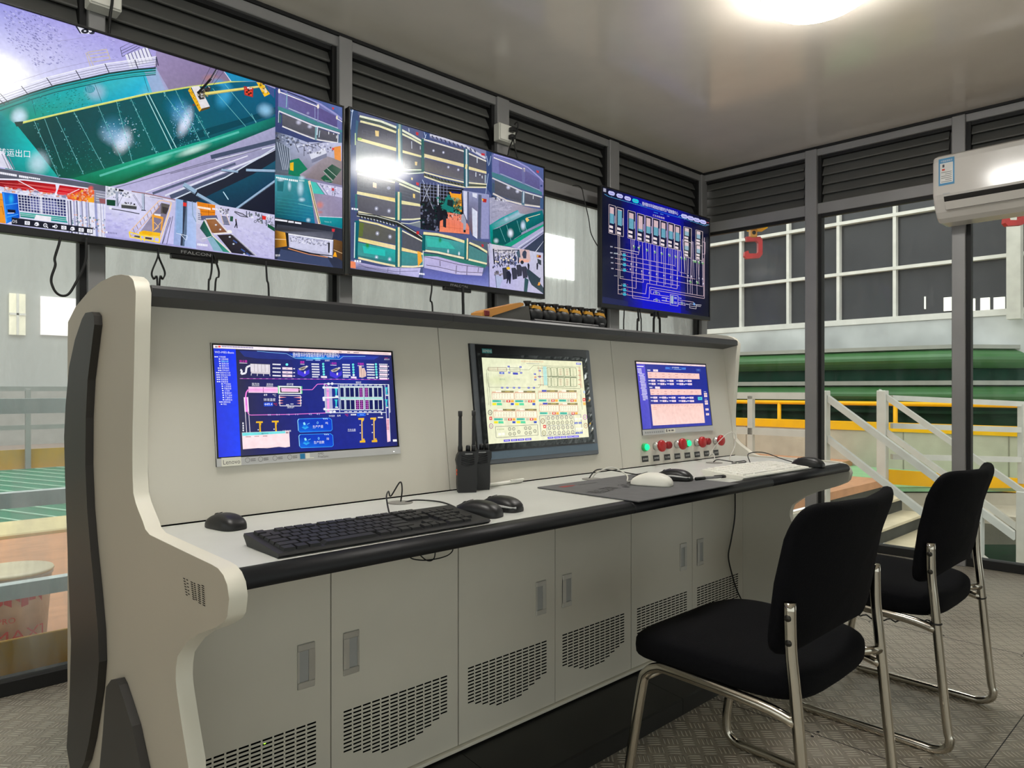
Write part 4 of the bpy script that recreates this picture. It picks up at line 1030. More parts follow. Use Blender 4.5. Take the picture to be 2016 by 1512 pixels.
m = MB(); m.rbox((ra0+.006, ry-.025, ZS+.008), (ra0+.026, ry-.018, ZS+.024), .002); m.build('red_end_button', mat('maroon_button', (120, 30, 34), .5), t)
m = MB(); m.rbox((ra0+.20, ry-.034, ZS+.0005), (ra1, ry+.034, ZS+.012), .004); m.rbox((ra1-.02, ry-.038, ZS+.0005), (ra1+.004, ry+.03, ZS+.018), .003); m.build('base', M_plm, t)
for k in range(6):
    xx = ra0+.205+k*.062; st = .062
    m = MB(); m.tube([(xx, ry, ZS+.024), (xx+.012, ry, ZS+.027), (xx+.036, ry, ZS+.027), (xx+.048, ry, ZS+.024)], [.020, .0265, .0265, .020], 16); m.build('grip_barrel', M_plm, t)
    m = MB(); m.prism([(xx+.004, ZS+.046), (xx+.008, ZS+.056), (xx+.036, ZS+.054), (xx+.044, ZS+.040), (xx+.034, ZS+.044), (xx+.014, ZS+.046)], ry-.020, ry+.020, 'Y'); m.build('yellow_cover', mat('remote_amber', (222, 160, 50), .45, 0, .05), t)
    for dx in (-.008, .047 if k == 5 else .034):
        m = MB(); m.lathe([(0, .0), (.007, .0), (.008, .008), (.013, .016), (.0125, .018), (0, .0165)], (xx+dx, ry-.006+(0.012 if dx > 0 else 0), ZS+.050), (0, 0, 1), 14); m.build('thumb_button', M_plk, t)

# cables on the desk
def cable(label, pts, r, m_, grp=None, cat='cable'):
    m = MB(); m.tube(smooth_path(pts), r, 7); o = m.build('cable', m_); return tag(o, label, cat, grp)
zc = ZT+.0022
cable('thin black cable looping from the left grommet to the black keyboard', [atZ(787, 1006, ZT+.03), Vector((.985, 1.43, ZT+.002)), Vector((.975, 1.41, ZT+.035)), Vector((.955, 1.39, ZT+.055)), Vector((.95, 1.42, ZT+.02)), Vector((.93, 1.40, ZT+.035)), Vector((.885, 1.34, ZT+.030)), Vector((.85, 1.27, zc)), Vector((.845, 1.228, zc+.006))][1:], .0018, M_cab)
cable('thin black cable running from the left grommet to the plain corded mouse', [Vector((.99, 1.42, ZT+.001)), Vector((1.01, 1.40, zc+.004)), Vector((1.05, 1.36, zc)), Vector((1.03, 1.28, zc)), Vector((.995, 1.235, zc+.004)), Vector((.99, 1.218, zc+.008))], .0018, M_cab)
cable('white mouse cable arching from the centre grommet to the white mouse', [Vector((1.665, 1.405, ZT+.001)), Vector((1.68, 1.395, ZT+.02)), Vector((1.71, 1.36, ZT+.035)), Vector((1.70, 1.30, ZT+.018)), Vector((1.665, 1.27, zc+.004)), Vector((1.64, 1.236, zc+.010))], .0022, M_wcab)
cable('black mouse cable arching behind the white mouse cable', [Vector((1.66, 1.412, ZT+.001)), Vector((1.69, 1.405, ZT+.026)), Vector((1.75, 1.385, ZT+.020)), Vector((1.80, 1.33, zc+.006)), Vector((1.795, 1.258, zc+.010))], .0018, M_cab)
p8 = on_board(1409, 880)
cable('white cable looped over the last red button and down to the worktop', [Vector((2.372, 1.405, ZT+.001)), Vector((2.39, 1.42, ZT+.03)), Vector((2.44, 1.47, ZT+.015)), Vector((2.47, 1.455, ZT+.06)), Vector((2.505, 1.432, ZT+.098)), Vector((2.545, 1.430, ZT+.104)), Vector((2.575, 1.435, ZT+.09)), Vector((2.56, 1.43, ZT+.045)), Vector((2.47, 1.40, ZT+.006)), Vector((2.40, 1.33, zc)), Vector((2.30, 1.23, zc))], .0017, M_wcab)
cable('short black cable on the worktop beside the right grommet', [Vector((2.36, 1.405, ZT+.001)), Vector((2.37, 1.39, ZT+.012)), Vector((2.43, 1.36, zc)), Vector((2.49, 1.35, zc)), Vector((2.44, 1.32, zc)), Vector((2.38, 1.34, zc))], .0018, M_cab)
cable('black cable loop of the mouse at the right end of the desk', [Vector((2.49, 1.165, zc+.010)), Vector((2.50, 1.21, zc+.018)), Vector((2.48, 1.27, ZT+.040)), Vector((2.43, 1.30, ZT+.036)), Vector((2.40, 1.28, ZT+.012)), Vector((2.38, 1.26, zc))], .0018, M_cab)
ce = [atY(a, b, YC-.012) for a, b in ((1446, 975), (1447, 1010), (1440, 1060), (1434, 1095), (1441, 1130), (1450, 1160), (1462, 1185), (1470, 1197))]
ce[0].z = .716
cable('long black cable hanging down the right cabinet door', ce, .0028, M_cab)

# cables, straps and sockets at the wall screens
ZE = 1.02
def hang(label, pix, Y=2.72, r=.004, kind='cable', flat=None, cut=True):
    pts = [atY(a, b, Y) for a, b in pix]
    if cut: pts.append(Vector((pts[-1].x, Y, 1.0)))
    m = MB(); m.tube(smooth_path(pts), r, 8, flat=flat); o = m.build('hanging_cable' if kind == 'cable' else 'hanging_strap', M_cab); return tag(o, label, kind, 'cables and straps below the wall screens')
c2 = lambda L_: [(x/3.6, 300+y/3.6) for x, y in L_]
hang('black cable hanging in a loop in front of the left post below the largest screen', c2([(430, 600), (415, 660), (388, 750), (392, 800), (366, 880), (366, 930), (395, 990), (440, 1016), (490, 1000), (540, 920), (590, 820), (610, 740), (610, 600)]), cut=False)
def strap(label, A, B):
    t = thing('hanging_strap', label, 'strap', atY(A[0][0], A[0][1], 2.72), 'cables and straps below the wall screens')
    for L_ in (A, B):
        pts = [atY(a, b, 2.72) for a, b in L_]; pts.append(Vector((pts[-1].x, 2.72, 1.0)))
        m = MB(); m.tube(smooth_path(pts), .009, 8, flat=(.25, 1)); m.build('strap_end', M_cab, t)
strap('pair of black pull straps crossing in a diamond, left pair below the largest screen', c2([(1120, 680), (1118, 740), (1076, 850), (1090, 900), (1116, 945)]), c2([(1121, 680), (1125, 740), (1168, 850), (1152, 900), (1130, 945)]))
strap('pair of black pull straps, right pair below the sensor of the largest screen', c2([(1502, 725), (1500, 830), (1488, 900), (1478, 975)]), c2([(1510, 725), (1545, 820), (1550, 880), (1524, 978)]))
hang('straight black cable below the right end of the largest screen', c2([(1885, 770), (1892, 900), (1905, 1015)]))
c4 = lambda L_: [(660+x/3.6, 300+y/3.6) for x, y in L_]
hang('black cable below the middle screen, left of its sensor bar', c4([(685, 915), (683, 980), (674, 1050), (690, 1130)]))
hang('thick black cable hanging under the sensor bar of the middle screen', c4([(905, 950), (905, 1050), (907, 1150)]), r=.007)
c5 = lambda L_: [(1170+x/8.4, 460+y/8.4) for x, y in L_]
hang('single black cable at the left under the corner screen', c5([(495, 1225), (490, 1400), (486, 1512)]))
hang('left of two black cables hanging together under the corner screen', c5([(720, 1240), (732, 1380), (735, 1440), (712, 1512)]), r=.006)
hang('right of two black cables hanging together under the corner screen', c5([(752, 1245), (770, 1400), (776, 1512)]))
strap('two black straps under the sensor bar of the corner screen', c5([(1000, 1290), (990, 1400), (982, 1512)]), c5([(1050, 1290), (1065, 1400), (1084, 1512)]))
c6 = lambda L_: [(1100+x/3.6, 300+y/3.6) for x, y in L_]
hang('thin black cable trailing down the bright glass to the corner screen', c6([(100, 236), (135, 234), (165, 260), (178, 320), (212, 470), (225, 560), (250, 620), (285, 680), (300, 710)]), Y=2.80, r=.003, cut=False)
def socket_box(label, x0, x1, z0, z1, y0, y1, plugs):
    t = thing('socket_box', label, 'socket', ((x0+x1)/2, (y0+y1)/2, z0), 'white sockets on the wall posts')
    m = MB(); m.rbox((x0, y0, z0), (x1, y1, z1), .004); m.rbox((x0+.004, y0-.006, z0+.004), (x1-.004, y0, z1-.004), .002); m.build('box', M_wplast, t)
    for (px_, pz_) in plugs:
        m = MB(); m.rbox((px_-.016, y0-.036, pz_-.012), (px_+.016, y0-.005, pz_+.012), .004); m.build('plug', M_plk, t)
    return t
sx = [atY(987, 260, 2.805).x, atY(1018, 260, 2.805).x]; sz = [atY(1000, 277, 2.805).z, atY(1000, 243, 2.805).z]
socket_box('white socket box with two black plugs above the middle screen', sx[0], sx[1], sz[0], sz[1], 2.82, 2.868, [(sx[0]+.078, sz[1]-.028), (sx[0]+.075, sz[0]+.025)])
cable('black plug cable falling from the upper socket to the middle screen', [atY(a, b, 2.785) for a, b in ((1013, 245), (1018, 240), (1020, 246), (1017, 262), (1010, 275), (1003, 292), (999, 312))], .004, M_cab, 'cables and straps below the wall screens')
cable('black plug cable falling from the lower socket to the middle screen', [atY(a, b, 2.785) for a, b in ((1011, 270), (1012, 282), (1016, 300), (1021, 318))], .004, M_cab, 'cables and straps below the wall screens')
socket_box('white socket box at the top edge over the largest screen', .632, .735, 2.376, 2.49, 2.80, 2.868, [])
cable('black cable running from the left socket box down behind the largest screen', [Vector((.70, 2.79, 2.47)), Vector((.70, 2.785, 2.40)), Vector((.692, 2.785, 2.33)), Vector((.688, 2.785, 2.22))], .005, M_cab, 'cables and straps below the wall screens')

# air conditioner on the right wall
s0 = on_right(1842); AX = 4.50
t = thing('air_conditioner', 'white split air conditioner with a blue energy label on the right wall', 'air conditioner', (4.62, .85, 2.0))
yA = 1.285; yE = .42; zT, zBm = 2.352, 1.985; XB = 4.735
pr = [(XB, zT), (AX+.03, zT), (AX+.008, zT-.012), (AX, zT-.04), (AX, 2.125), (AX+.008, 2.10), (AX+.045, 2.035), (AX+.075, 2.005), (AX+.11, zBm), (XB, zBm)]
def ac_prism(y0, y1, inset):
    m = MB(); cx_, cz_ = 4.64, 2.17
    m.prism([(cx_+(x-cx_)*(1-inset), cz_+(z-cz_)*(1-inset)) for x, z in pr], y0, y1, 'Y'); return m
m = MB(); n = len(pr); rings = [(yA, .05), (yA-.006, .018), (yA-.02, 0), (yE+.02, 0), (yE+.006, .018), (yE, .05)]; vs = []
for y, ins in rings:
    for x, z in pr: vs.append((4.64+(x-4.64)*(1-ins), y, 2.17+(z-2.17)*(1-ins)))
m.smooth = False
m.add(vs, [[j for j in range(n)], [5*n+j for j in range(n)][::-1]]+[(i*n+j, i*n+(j+1) % n, (i+1)*n+(j+1) % n, (i+1)*n+j) for i in range(5) for j in range(n)])
M_ac = mat('ac_white', (222, 218, 212), .13, 0, .02)
m.build('casing', M_ac, t)
m = MB(); m.prism([(AX+.002, 2.112), (AX-.0005, 2.108), (AX+.036, 2.042), (AX+.06, 2.06), (AX+.02, 2.118)], yE+.04, yA-.055, 'Y'); m.build('air_outlet', mat('outlet_dark', (40, 38, 36), .6), t)
m = MB(); m.prism([(AX+.000, 2.082), (AX-.006, 2.080), (AX+.020, 2.040), (AX+.026, 2.044)], yE+.05, yA-.06, 'Y'); m.build('flap', M_ac, t)
ax_ = AX-.001
m = MB(); a = atX(1848, 340, ax_); b_ = atX(1879, 340, ax_); z1_, z0_ = 2.325, 2.175
m.box((ax_-.0008, b_.y, z0_), (ax_, a.y, z1_)); st_ = m.build('energy_label', mat('label_blue', (70, 150, 200), .4), t)
m = MB(); yy0, yy1 = b_.y+.007, a.y-.007; m.box((ax_-.0012, yy0, z0_+.012), (ax_-.0008, yy1, z1_-.026)); m.build('label_paper', mat('label_white', (240, 240, 236), .5), st_)
m = MB()
for k in range(6): m.box((ax_-.0015, yy0+.006, z0_+.018+k*.0105), (ax_-.0012, yy1-.006-.02*(k % 3 == 1), z0_+.0205+k*.0105))
m.box((ax_-.0015, yy1-.022, z1_-.05), (ax_-.0012, yy1-.012, z1_-.034)); m.build('label_print', mat('label_ink', (70, 74, 80), .5), st_)
m = MB(); m.box((ax_-.0015, yy1-.024, z1_-.068), (ax_-.0012, yy1-.010, z1_-.058)); m.build('label_red_mark', mat('label_red', (220, 60, 40), .5), st_)
m = MB(); text_on(m, '中国能效标识', (ax_-.0010, a.y-.010, z1_-.02), (0, -1, 0), (0, 0, 1), .013, a.y-b_.y-.02); m.build('label_heading', mat('label_white'), st_)
m = MB(); q = atX(1863, 381, ax_); m.box((ax_-.001, q.y-.018, q.z-.003), (ax_, q.y+.018, q.z+.003)); m.build('badge', M_silver, t)
# ------------------------------------------------------------------ pictures shown on the screens
def tv_picture(px, g, u0=0.0):
    return Picture(px, (g[0], YTV-.0004, g[1]), (1, 0, 0), (0, 0, 1), g[2], g[3], u0=u0)
def board_picture(px, G):
    return Picture(px, bpt(G[0], G[1], .0111 if G is G2 else .0044), U0, V0, G[2], G[3])
W_ = (240, 240, 250)
# ---- largest screen: tank camera with small tiles
S = tv_picture(PX1, g1, u0=atY(0, 200, YTV).x-g1[0])
S.fill([(170, 168, 225), (150, 145, 190), (150, 140, 175), (186, 184, 238)])
S.crop(0, 0, 2.88)
S.P([(-60, -40), (400, 100), (900, 260), (880, 400), (400, 470), (-60, 620)], [(150, 150, 225), (168, 162, 228), (165, 155, 215), (170, 165, 225), (200, 200, 240), (235, 238, 252)])
S.P([(880, 260), (1260, 380), (1310, 470), (940, 510), (870, 380)], [(152, 138, 180), (128, 112, 150), (140, 118, 130), (140, 128, 160), (150, 135, 175)])
S.G(1190, 440, 60, 30, (190, 120, 90), .6)
S.crop(0, 0, 6.3)
S.speck([(50, 150), (450, 160), (750, 420), (800, 800), (450, 850), (80, 560)], 420, 6, [(110, 110, 165), (95, 95, 150), (130, 128, 185), (200, 200, 240)], .75, 2.2, .5)
S.speck([(500, 300), (1400, 450), (1450, 720), (800, 760)], 160, 5, [(140, 138, 195), (190, 188, 235)], .7, 3, .1)
S.G(20, 900, 620, 260, (255, 255, 255), .98, rot=.35); S.G(-60, 860, 500, 230, (255, 255, 255), 1.0)
S.LL([[(700, 530), (900, 500), (1120, 460)], [(0, 1110), (300, 1000), (700, 870), (1080, 780), (1420, 745)], [(0, 1130), (240, 1010)]], 4, (150, 145, 180))
# machine at the top edge
S.P([(925, 340), (950, 345), (1000, 430), (980, 425)], (30, 34, 52)); S.P([(950, 345), (1165, 405), (1140, 435), (1000, 430)], (225, 225, 240))
S.E(1045, 400, 48, 30, (26, 28, 40)); S.E(1045, 398, 16, 9, (220, 220, 235)); S.E(1130, 415, 36, 22, (40, 42, 60)); S.E(1110, 400, 20, 14, (230, 230, 240))
# small frame and steps
S.LL([[(1075, 660), (1310, 620), (1355, 740), (1150, 780)], [(1075, 660), (1150, 830)], [(1085, 690), (1330, 655)], [(1110, 730), (1345, 700)], [(1055, 665), (1120, 860)]], 8, (205, 190, 150))
S.LL([[(1480, 600), (1600, 530)], [(1480, 600), (1505, 710)], [(1505, 710), (1720, 590)], [(1490, 640), (1660, 555)], [(1500, 670), (1690, 575)]], 7, (70, 72, 95))
for k in range(7):
    x = 1540+k*42; S.P([(x, 690-k*16), (x+30, 675-k*16), (x+95, 840-k*14), (x+60, 850-k*14)], (225, 225, 240)); S.L([(x+32, 676-k*16), (x+96, 838-k*14)], 7, (60, 62, 85))
# upper ledge with pipes
top = [(-80, 1330), (0, 1300), (380, 1160), (680, 1065), (1000, 990), (1340, 910), (1660, 860), (1920, 835)]
yl = [(2040, 1130), (1600, 1225), (1200, 1320), (700, 1440), (330, 1520), (-80, 1640)]
S.P(top+yl, [(20, 120, 120), (10, 130, 125), (0, 150, 145), (0, 160, 150), (0, 175, 190), (0, 185, 205), (10, 180, 210), (60, 190, 215), (120, 190, 220), (0, 170, 205), (0, 185, 210), (0, 150, 130), (0, 145, 120), (0, 165, 170)])
S.P([(1780, 900), (1930, 850), (2090, 1130), (1880, 1160)], (165, 170, 210), .75); S.G(1180, 1150, 170, 150, (170, 190, 220), .75); S.G(230, 1480, 130, 120, (210, 220, 240), .8)
for d, c, w_ in ((10, (26, 60, 58), 22), (42, (10, 105, 100), 20), (70, (30, 150, 140), 14), (92, (6, 90, 88), 12)): S.L([(x, y+d) for x, y in top], w_, c)
S.E(1105, 1115, 62, 48, (30, 130, 150)); S.LL([[(1060+k*14, 1080), (1075+k*14, 1155)] for k in range(7)], 5, (120, 200, 215))
S.LL([[(1165, 1050), (1250, 1270)], [(390, 1250), (440, 1450)], [(1770, 950), (1830, 1140)]], 5, (15, 80, 90))
S.speck([(300, 1250), (1000, 1080), (1150, 1300), (500, 1450)], 180, 5, [(0, 120, 110), (30, 190, 190), (0, 110, 100)], .8, 2, -.4)
# guard rail
tr = [(-60, 1205), (0, 1180), (260, 1085), (570, 980), (930, 885), (1290, 800), (1660, 745), (1925, 705)]
S.P(tr+[(x, y+112) for x, y in reversed(tr)], (226, 226, 242), .55)
S.L(tr, 12, (235, 235, 245))
for d in (34, 62, 92): S.L([(x+d*.25, y+d) for x, y in tr], 5, (96, 98, 122))
for i, (x, y) in enumerate(tr): S.L([(x, y), (x+118*(1-i/9), y+112)], 10, (40, 42, 62))
S.L([(1925, 705), (1925, 830)], 10, (60, 62, 90))
# tank interior
S.crop(0, 0, 2.88)
tank = [(90, 712), (300, 660), (530, 606), (830, 537), (1060, 497), (1300, 462), (1450, 452), (1560, 500), (1560, 655), (1180, 785), (800, 895), (400, 1018), (330, 1012), (210, 860)]
S.P([(-30, 640), (90, 712), (210, 860), (335, 1012), (30, 965), (-30, 830)], [(0, 120, 125), (0, 165, 160), (0, 190, 190), (20, 160, 150), (10, 130, 130), (20, 110, 120)])
S.P([(-30, 850), (20, 870), (75, 968), (-30, 950)], (214, 214, 232)); S.LL([[(10+k*16, 880), (50+k*16, 966)] for k in range(3)], 4, (130, 130, 150))
S.P(tank, [(0, 74, 70), (0, 66, 66), (0, 70, 72), (0, 82, 92), (0, 96, 108), (0, 92, 118), (10, 100, 140), (0, 90, 130), (0, 80, 110), (0, 84, 96), (0, 88, 84), (0, 96, 70), (0, 80, 66), (0, 62, 62)])
S.P([(980, 780), (1400, 660), (1560, 600), (1560, 640), (1200, 760), (960, 830)], (0, 52, 66), .6)
for x, y, rx, ry, c, a in ((690, 800, 60, 95, (235, 240, 255), 1.0), (655, 780, 120, 70, (190, 215, 245), .7), (640, 740, 110, 100, (70, 150, 190), .55), (1045, 690, 46, 110, (225, 232, 255), 1.0), (1020, 640, 70, 90, (130, 190, 235), .6), (990, 600, 80, 90, (30, 130, 180), .5), (1265, 545, 60, 90, (60, 170, 220), .8), (1500, 620, 60, 50, (150, 205, 240), .85), (1250, 470, 90, 30, (50, 160, 220), .7), (215, 930, 80, 90, (200, 225, 240), .8), (110, 660, 60, 60, (200, 230, 245), .8)): S.G(x, y, rx, ry, c, a, rot=.35)
rib = [((190, 690), (330, 1008)), ((315, 668), (470, 992)), ((415, 640), (590, 966)), ((550, 602), (695, 935)), ((655, 577), (745, 920)), ((735, 560), (885, 880)), ((920, 523), (1080, 745)), ((990, 512), (1130, 802)), ((1100, 640), (1180, 780)), ((1200, 500), (1390, 715)), ((1270, 475), (1450, 690)), ((1420, 640), (1450, 700)), ((250, 680), (355, 960))]
for (a, b) in rib: S.L([a, b], 2.6, (120, 200, 200), .8)
for a, b in (((820, 540), (975, 858)), ((838, 536), (1000, 850))): S.L([a, b], 5, (170, 225, 225), .9); S.L([(a[0]+6, a[1]), (b[0]+6, b[1])], 3, (0, 50, 56))
for a, b in rib[:9]:
    q = [(a[0]-14, a[1]), (a[0]+16, a[1]), (b[0]+16, b[1]), (b[0]-14, b[1])]; S.speck(q, 46, 2.6, [(60, 170, 170), (150, 220, 225), (20, 120, 120)], .8, 1.2, 1.1)
S.speck([(560, 700), (760, 650), (800, 840), (600, 880)], 150, 2.4, [(160, 210, 235), (230, 240, 255), (60, 150, 180)], .8); S.speck([(940, 600), (1080, 600), (1130, 760), (980, 780)], 120, 2.4, [(160, 210, 245), (90, 160, 220)], .8)
S.speck([(940, 760), (1120, 720), (1140, 800), (1000, 840)], 60, 2.2, [(60, 170, 190), (120, 200, 220)], .8); S.speck([(200, 840), (500, 800), (560, 960), (330, 1000)], 120, 2.0, [(20, 120, 110), (60, 170, 160)], .7)
# green rounded rim, floor strips and channel
pipe_u = [(400, 1018), (800, 895), (1180, 785), (1560, 655)]; pipe_l = [(1560, 712), (1250, 838), (1000, 935), (700, 1042), (610, 1062)]
S.P([(590, 1060), (1000, 930), (1560, 708), (1560, 1215), (1100, 1145), (800, 1095)], [(180, 176, 215), (172, 166, 205), (160, 160, 195), (90, 95, 120), (150, 148, 180), (185, 180, 220)])
S.P(pipe_u+pipe_l, [(0, 120, 86), (20, 165, 130), (20, 165, 140), (10, 110, 100), (0, 80, 80), (0, 110, 70), (0, 120, 60), (0, 105, 50), (0, 90, 50)])
S.L([(560, 1000), (830, 910), (1150, 812), (1350, 745)], 12, (120, 220, 205), .5); S.G(1090, 850, 120, 26, (220, 250, 240), .7, rot=-.35); S.G(900, 905, 90, 24, (160, 235, 215), .6, rot=-.35)
for a, b, w_, c in (((640, 1070), (1300, 880), 4, (110, 108, 135)), ((1190, 890), (1560, 795), 24, (66, 78, 104)), ((1215, 905), (1560, 822), 5, (225, 228, 240)), ((960, 985), (1480, 840), 5, (120, 118, 145)), ((820, 1090), (1400, 880), 6, (225, 225, 240)), ((860, 1098), (1330, 925), 14, (84, 92, 120)), ((930, 1110), (1560, 850), 10, (218, 220, 236)), ((960, 1118), (1560, 880), 26, (74, 84, 110))): S.L([a, b], w_, c)
S.P([(985, 1128), (1250, 1015), (1560, 845), (1560, 1215), (1320, 1185)], [(34, 40, 56), (30, 36, 52), (26, 32, 48), (16, 22, 44), (24, 30, 44)])
S.P([(1090, 1150), (1430, 985), (1560, 905), (1560, 1015), (1330, 1190)], [(14, 60, 84), (10, 74, 98), (20, 84, 108), (10, 60, 90), (14, 44, 70)])
S.L([(985, 1128), (1130, 1062), (1270, 1005), (1440, 905), (1560, 830)], 7, (205, 215, 230))
for a, b, w_ in (((1035, 1045), (1105, 1090), 26), ((1110, 1100), (1270, 1190), 20), ((1325, 1190), (1560, 1020), 14), ((1390, 962), (1560, 966), 16), ((1250, 962), (1345, 972), 14)): S.L([a, b], w_, (150, 178, 205)); S.L([(a[0], a[1]+w_*.45), (b[0], b[1]+w_*.45)], 3, (40, 52, 74))
S.L([(1260, 1085), (1290, 1130)], 5, (190, 225, 240))
# yellow rim line and the crane carriage
S.L([(95, 712), (300, 660), (530, 605), (830, 535), (1060, 494), (1300, 460), (1440, 448)], 9, (206, 214, 110)); S.L([(120, 700), (530, 600), (830, 530)], 3, (240, 236, 150))
S.P([(80, 700), (130, 695), (125, 720), (92, 726)], (40, 66, 60))
S.crop(280, 100, 7.2)
S.P([(1150, 285), (1240, 310), (1640, 400), (1600, 420), (1245, 425)], (30, 140, 185)); S.L([(1150, 285), (1245, 425)], 9, (225, 226, 240))
S.P([(635, 560), (668, 518), (830, 815), (795, 862)], (240, 180, 20)); S.P([(680, 508), (790, 492), (945, 785), (825, 822)], (225, 220, 222)); S.P([(795, 862), (830, 815), (945, 785), (940, 812)], (90, 70, 30))
S.speck([(640, 560), (670, 530), (820, 800), (795, 840)], 30, 6, [(120, 80, 20)], .9)
S.P([(760, 620), (830, 540), (960, 500), (950, 560), (880, 600), (860, 680), (800, 690)], (52, 48, 50)); S.speck([(760, 560), (950, 500), (900, 680), (780, 680)], 40, 9, [(20, 20, 22), (200, 195, 190), (130, 118, 80)], .95, 2, .6)
S.P([(870, 585), (1720, 472), (1735, 500), (885, 628)], (226, 214, 120)); S.L([(880, 622), (1730, 498)], 6, (120, 110, 60))
S.P([(1425, 492), (1562, 515), (1556, 650), (1436, 618)], (176, 40, 34)); S.P([(1440, 540), (1545, 560), (1540, 632), (1448, 606)], (222, 70, 44))
for x, y in ((1470, 575), (1525, 590), (1498, 605), (1495, 552)): S.E(x, y, 16, 15, (60, 20, 20))
S.speck([(1440, 500), (1555, 520), (1555, 540), (1440, 522)], 8, 9, [(235, 225, 220)], 1)
S.P([(1605, 432), (1680, 436), (1800, 598), (1720, 640)], (238, 186, 30)); S.speck([(1640, 450), (1720, 450), (1780, 590), (1700, 600)], 22, 12, [(60, 50, 30), (225, 220, 210)], .9)
S.P([(1740, 470), (1860, 520), (1860, 660), (1800, 600)], (70, 80, 140), .8)
S.LL([[(815, 500), (950, 230)], [(990, 480), (1140, 285)], [(975, 440), (1065, 265)]], 6, (60, 58, 72)); S.L([(770, 600), (900, 460), (960, 390)], 34, (20, 20, 22)); S.L([(950, 400), (1035, 255)], 24, (46, 46, 54)); S.LL([[(965+k*11, 385-k*19), (985+k*11, 392-k*19)] for k in range(7)], 6, (170, 168, 180))
S.P([(690, 770), (720, 745), (735, 780)], (120, 50, 44))
S.crop(0, 0, 2.88); S.T('转运出口', -10, 885, 46, W_, slope=.07)
# --- bottom tile 1: workshop view with tool bar
S.crop(0, 320, 8.4)
S.P([(-60, 105), (1735, 395), (1735, 1240), (-60, 1010)], (206, 208, 234))
S.P([(-60, 108), (1735, 395), (1735, 495), (1300, 425), (900, 355), (400, 300), (-60, 285)], (88, 92, 108))
S.dash(-20, 170, 9, 33, 36, W_, .16, .12); S.dash(310, 225, 5, 32, 36, W_, .16, .12); S.dash(475, 250, 6, 31, 28, W_, .16, .2)
S.L([(-60, 292), (400, 302), (900, 360), (1450, 440)], 20, (235, 232, 244))
S.P([(-60, 308), (400, 316), (900, 376), (1440, 448), (1100, 562), (640, 505), (250, 470), (-60, 400)], [(120, 10, 20), (160, 14, 24), (190, 16, 30), (200, 20, 34), (215, 24, 50), (220, 10, 26), (200, 20, 30), (150, 20, 30)])
S.LL([[(0, 350), (560, 400), (1200, 490)], [(60, 400), (700, 470), (1150, 530)], [(300, 360), (1250, 470)], [(500, 480), (1100, 545)]], 6, (240, 120, 120)); S.L([(285, 308), (640, 500)], 14, (240, 225, 235)); S.L([(1110, 540), (1300, 450)], 14, (240, 200, 205)); S.P([(905, 360), (980, 370), (950, 460), (900, 590), (880, 590), (920, 460)], (228, 226, 245)); S.L([(920, 500), (905, 590)], 26, (245, 240, 250))
S.speck([(-40, 420), (600, 480), (1100, 560), (1100, 600), (500, 560), (-40, 500)], 90, 14, [(235, 235, 245), (120, 120, 150), (180, 180, 205), (220, 130, 70)], .9, 2, .1)
S.P([(-60, 515), (40, 530), (95, 1025), (-60, 1005)], (236, 150, 40)); S.LL([[(-20, 760), (30, 740), (60, 880)], [(0, 630), (50, 640)]], 6, (120, 70, 10))
S.P([(30, 505), (285, 540), (322, 925), (100, 1030)], [(20, 120, 230), (10, 70, 190), (0, 80, 200), (30, 130, 240)]); S.G(180, 620, 60, 110, (40, 190, 240), .8); S.LL([[(90, 720), (290, 690)], [(110, 920), (300, 870)], [(55, 520), (110, 1000)]], 12, (70, 170, 250)); S.P([(120, 790), (250, 800), (255, 850), (125, 835)], (16, 18, 40)); S.L([(120, 855), (230, 850)], 12, (230, 230, 240))
S.P([(292, 545), (1075, 628), (1088, 905), (312, 812)], [(24, 28, 70), (30, 36, 84), (60, 66, 120), (60, 66, 110)])
S.P([(480, 600), (900, 640), (1000, 820), (500, 790)], (120, 124, 180), .6)
for k in range(17):
    f = k/16; S.L([(292+783*f, 545+83*f), (312+776*f, 812+93*f)], 9, (228, 230, 246))
for k in range(7):
    f = k/6; S.L([(292+20*f, 545+267*f), (1075+13*f, 628+277*f)], 8, (228, 230, 246))
S.L([(665, 580), (675, 860)], 20, (236, 236, 248))
S.P([(322, 835), (1090, 915), (1110, 1010), (335, 915)], [(60, 170, 160), (20, 140, 135), (30, 150, 150), (20, 120, 110)]); S.LL([[(330, 860), (1090, 945)], [(332, 885), (1095, 975)]], 8, (200, 225, 225)); S.P([(590, 878), (838, 908), (832, 992), (555, 955)], (236, 232, 240))
S.P([(1085, 605), (1735, 690), (1735, 1245), (1180, 1180), (1085, 950)], (224, 224, 242))
for x, w_, c in ((1100, 18, (120, 120, 150)), (1140, 26, (90, 92, 120)), (1195, 30, (170, 170, 205)), (1245, 22, (110, 112, 140)), (1300, 34, (190, 192, 225)), (1330, 20, (140, 140, 170)), (1395, 36, (165, 168, 205)), (1440, 14, (110, 112, 140)), (1545, 40, (150, 155, 200)), (1585, 18, (210, 210, 232)), (1680, 20, (190, 192, 225)), (1640, 12, (160, 160, 190))): S.P([(x, 640), (x+w_, 645), (x+w_+26, 1240), (x+26, 1235)], c)
S.speck([(1150, 850), (1720, 950), (1720, 1180), (1200, 1080)], 90, 13, [(80, 90, 120), (240, 240, 250), (60, 120, 130), (220, 160, 120)], .85, 1, 1.2)
S.P([(1080, 555), (1450, 440), (1545, 470), (1545, 672), (1120, 618)], (216, 92, 40)); S.speck([(1090, 560), (1450, 440), (1545, 480), (1540, 670), (1120, 620)], 110, 20, [(240, 130, 40), (190, 40, 30), (235, 90, 60), (240, 170, 50), (230, 200, 190)], .95, 1, .5); S.P([(1440, 600), (1540, 590), (1540, 672), (1445, 665)], (245, 170, 30)); S.G(1490, 430, 60, 50, (235, 90, 80), .9)
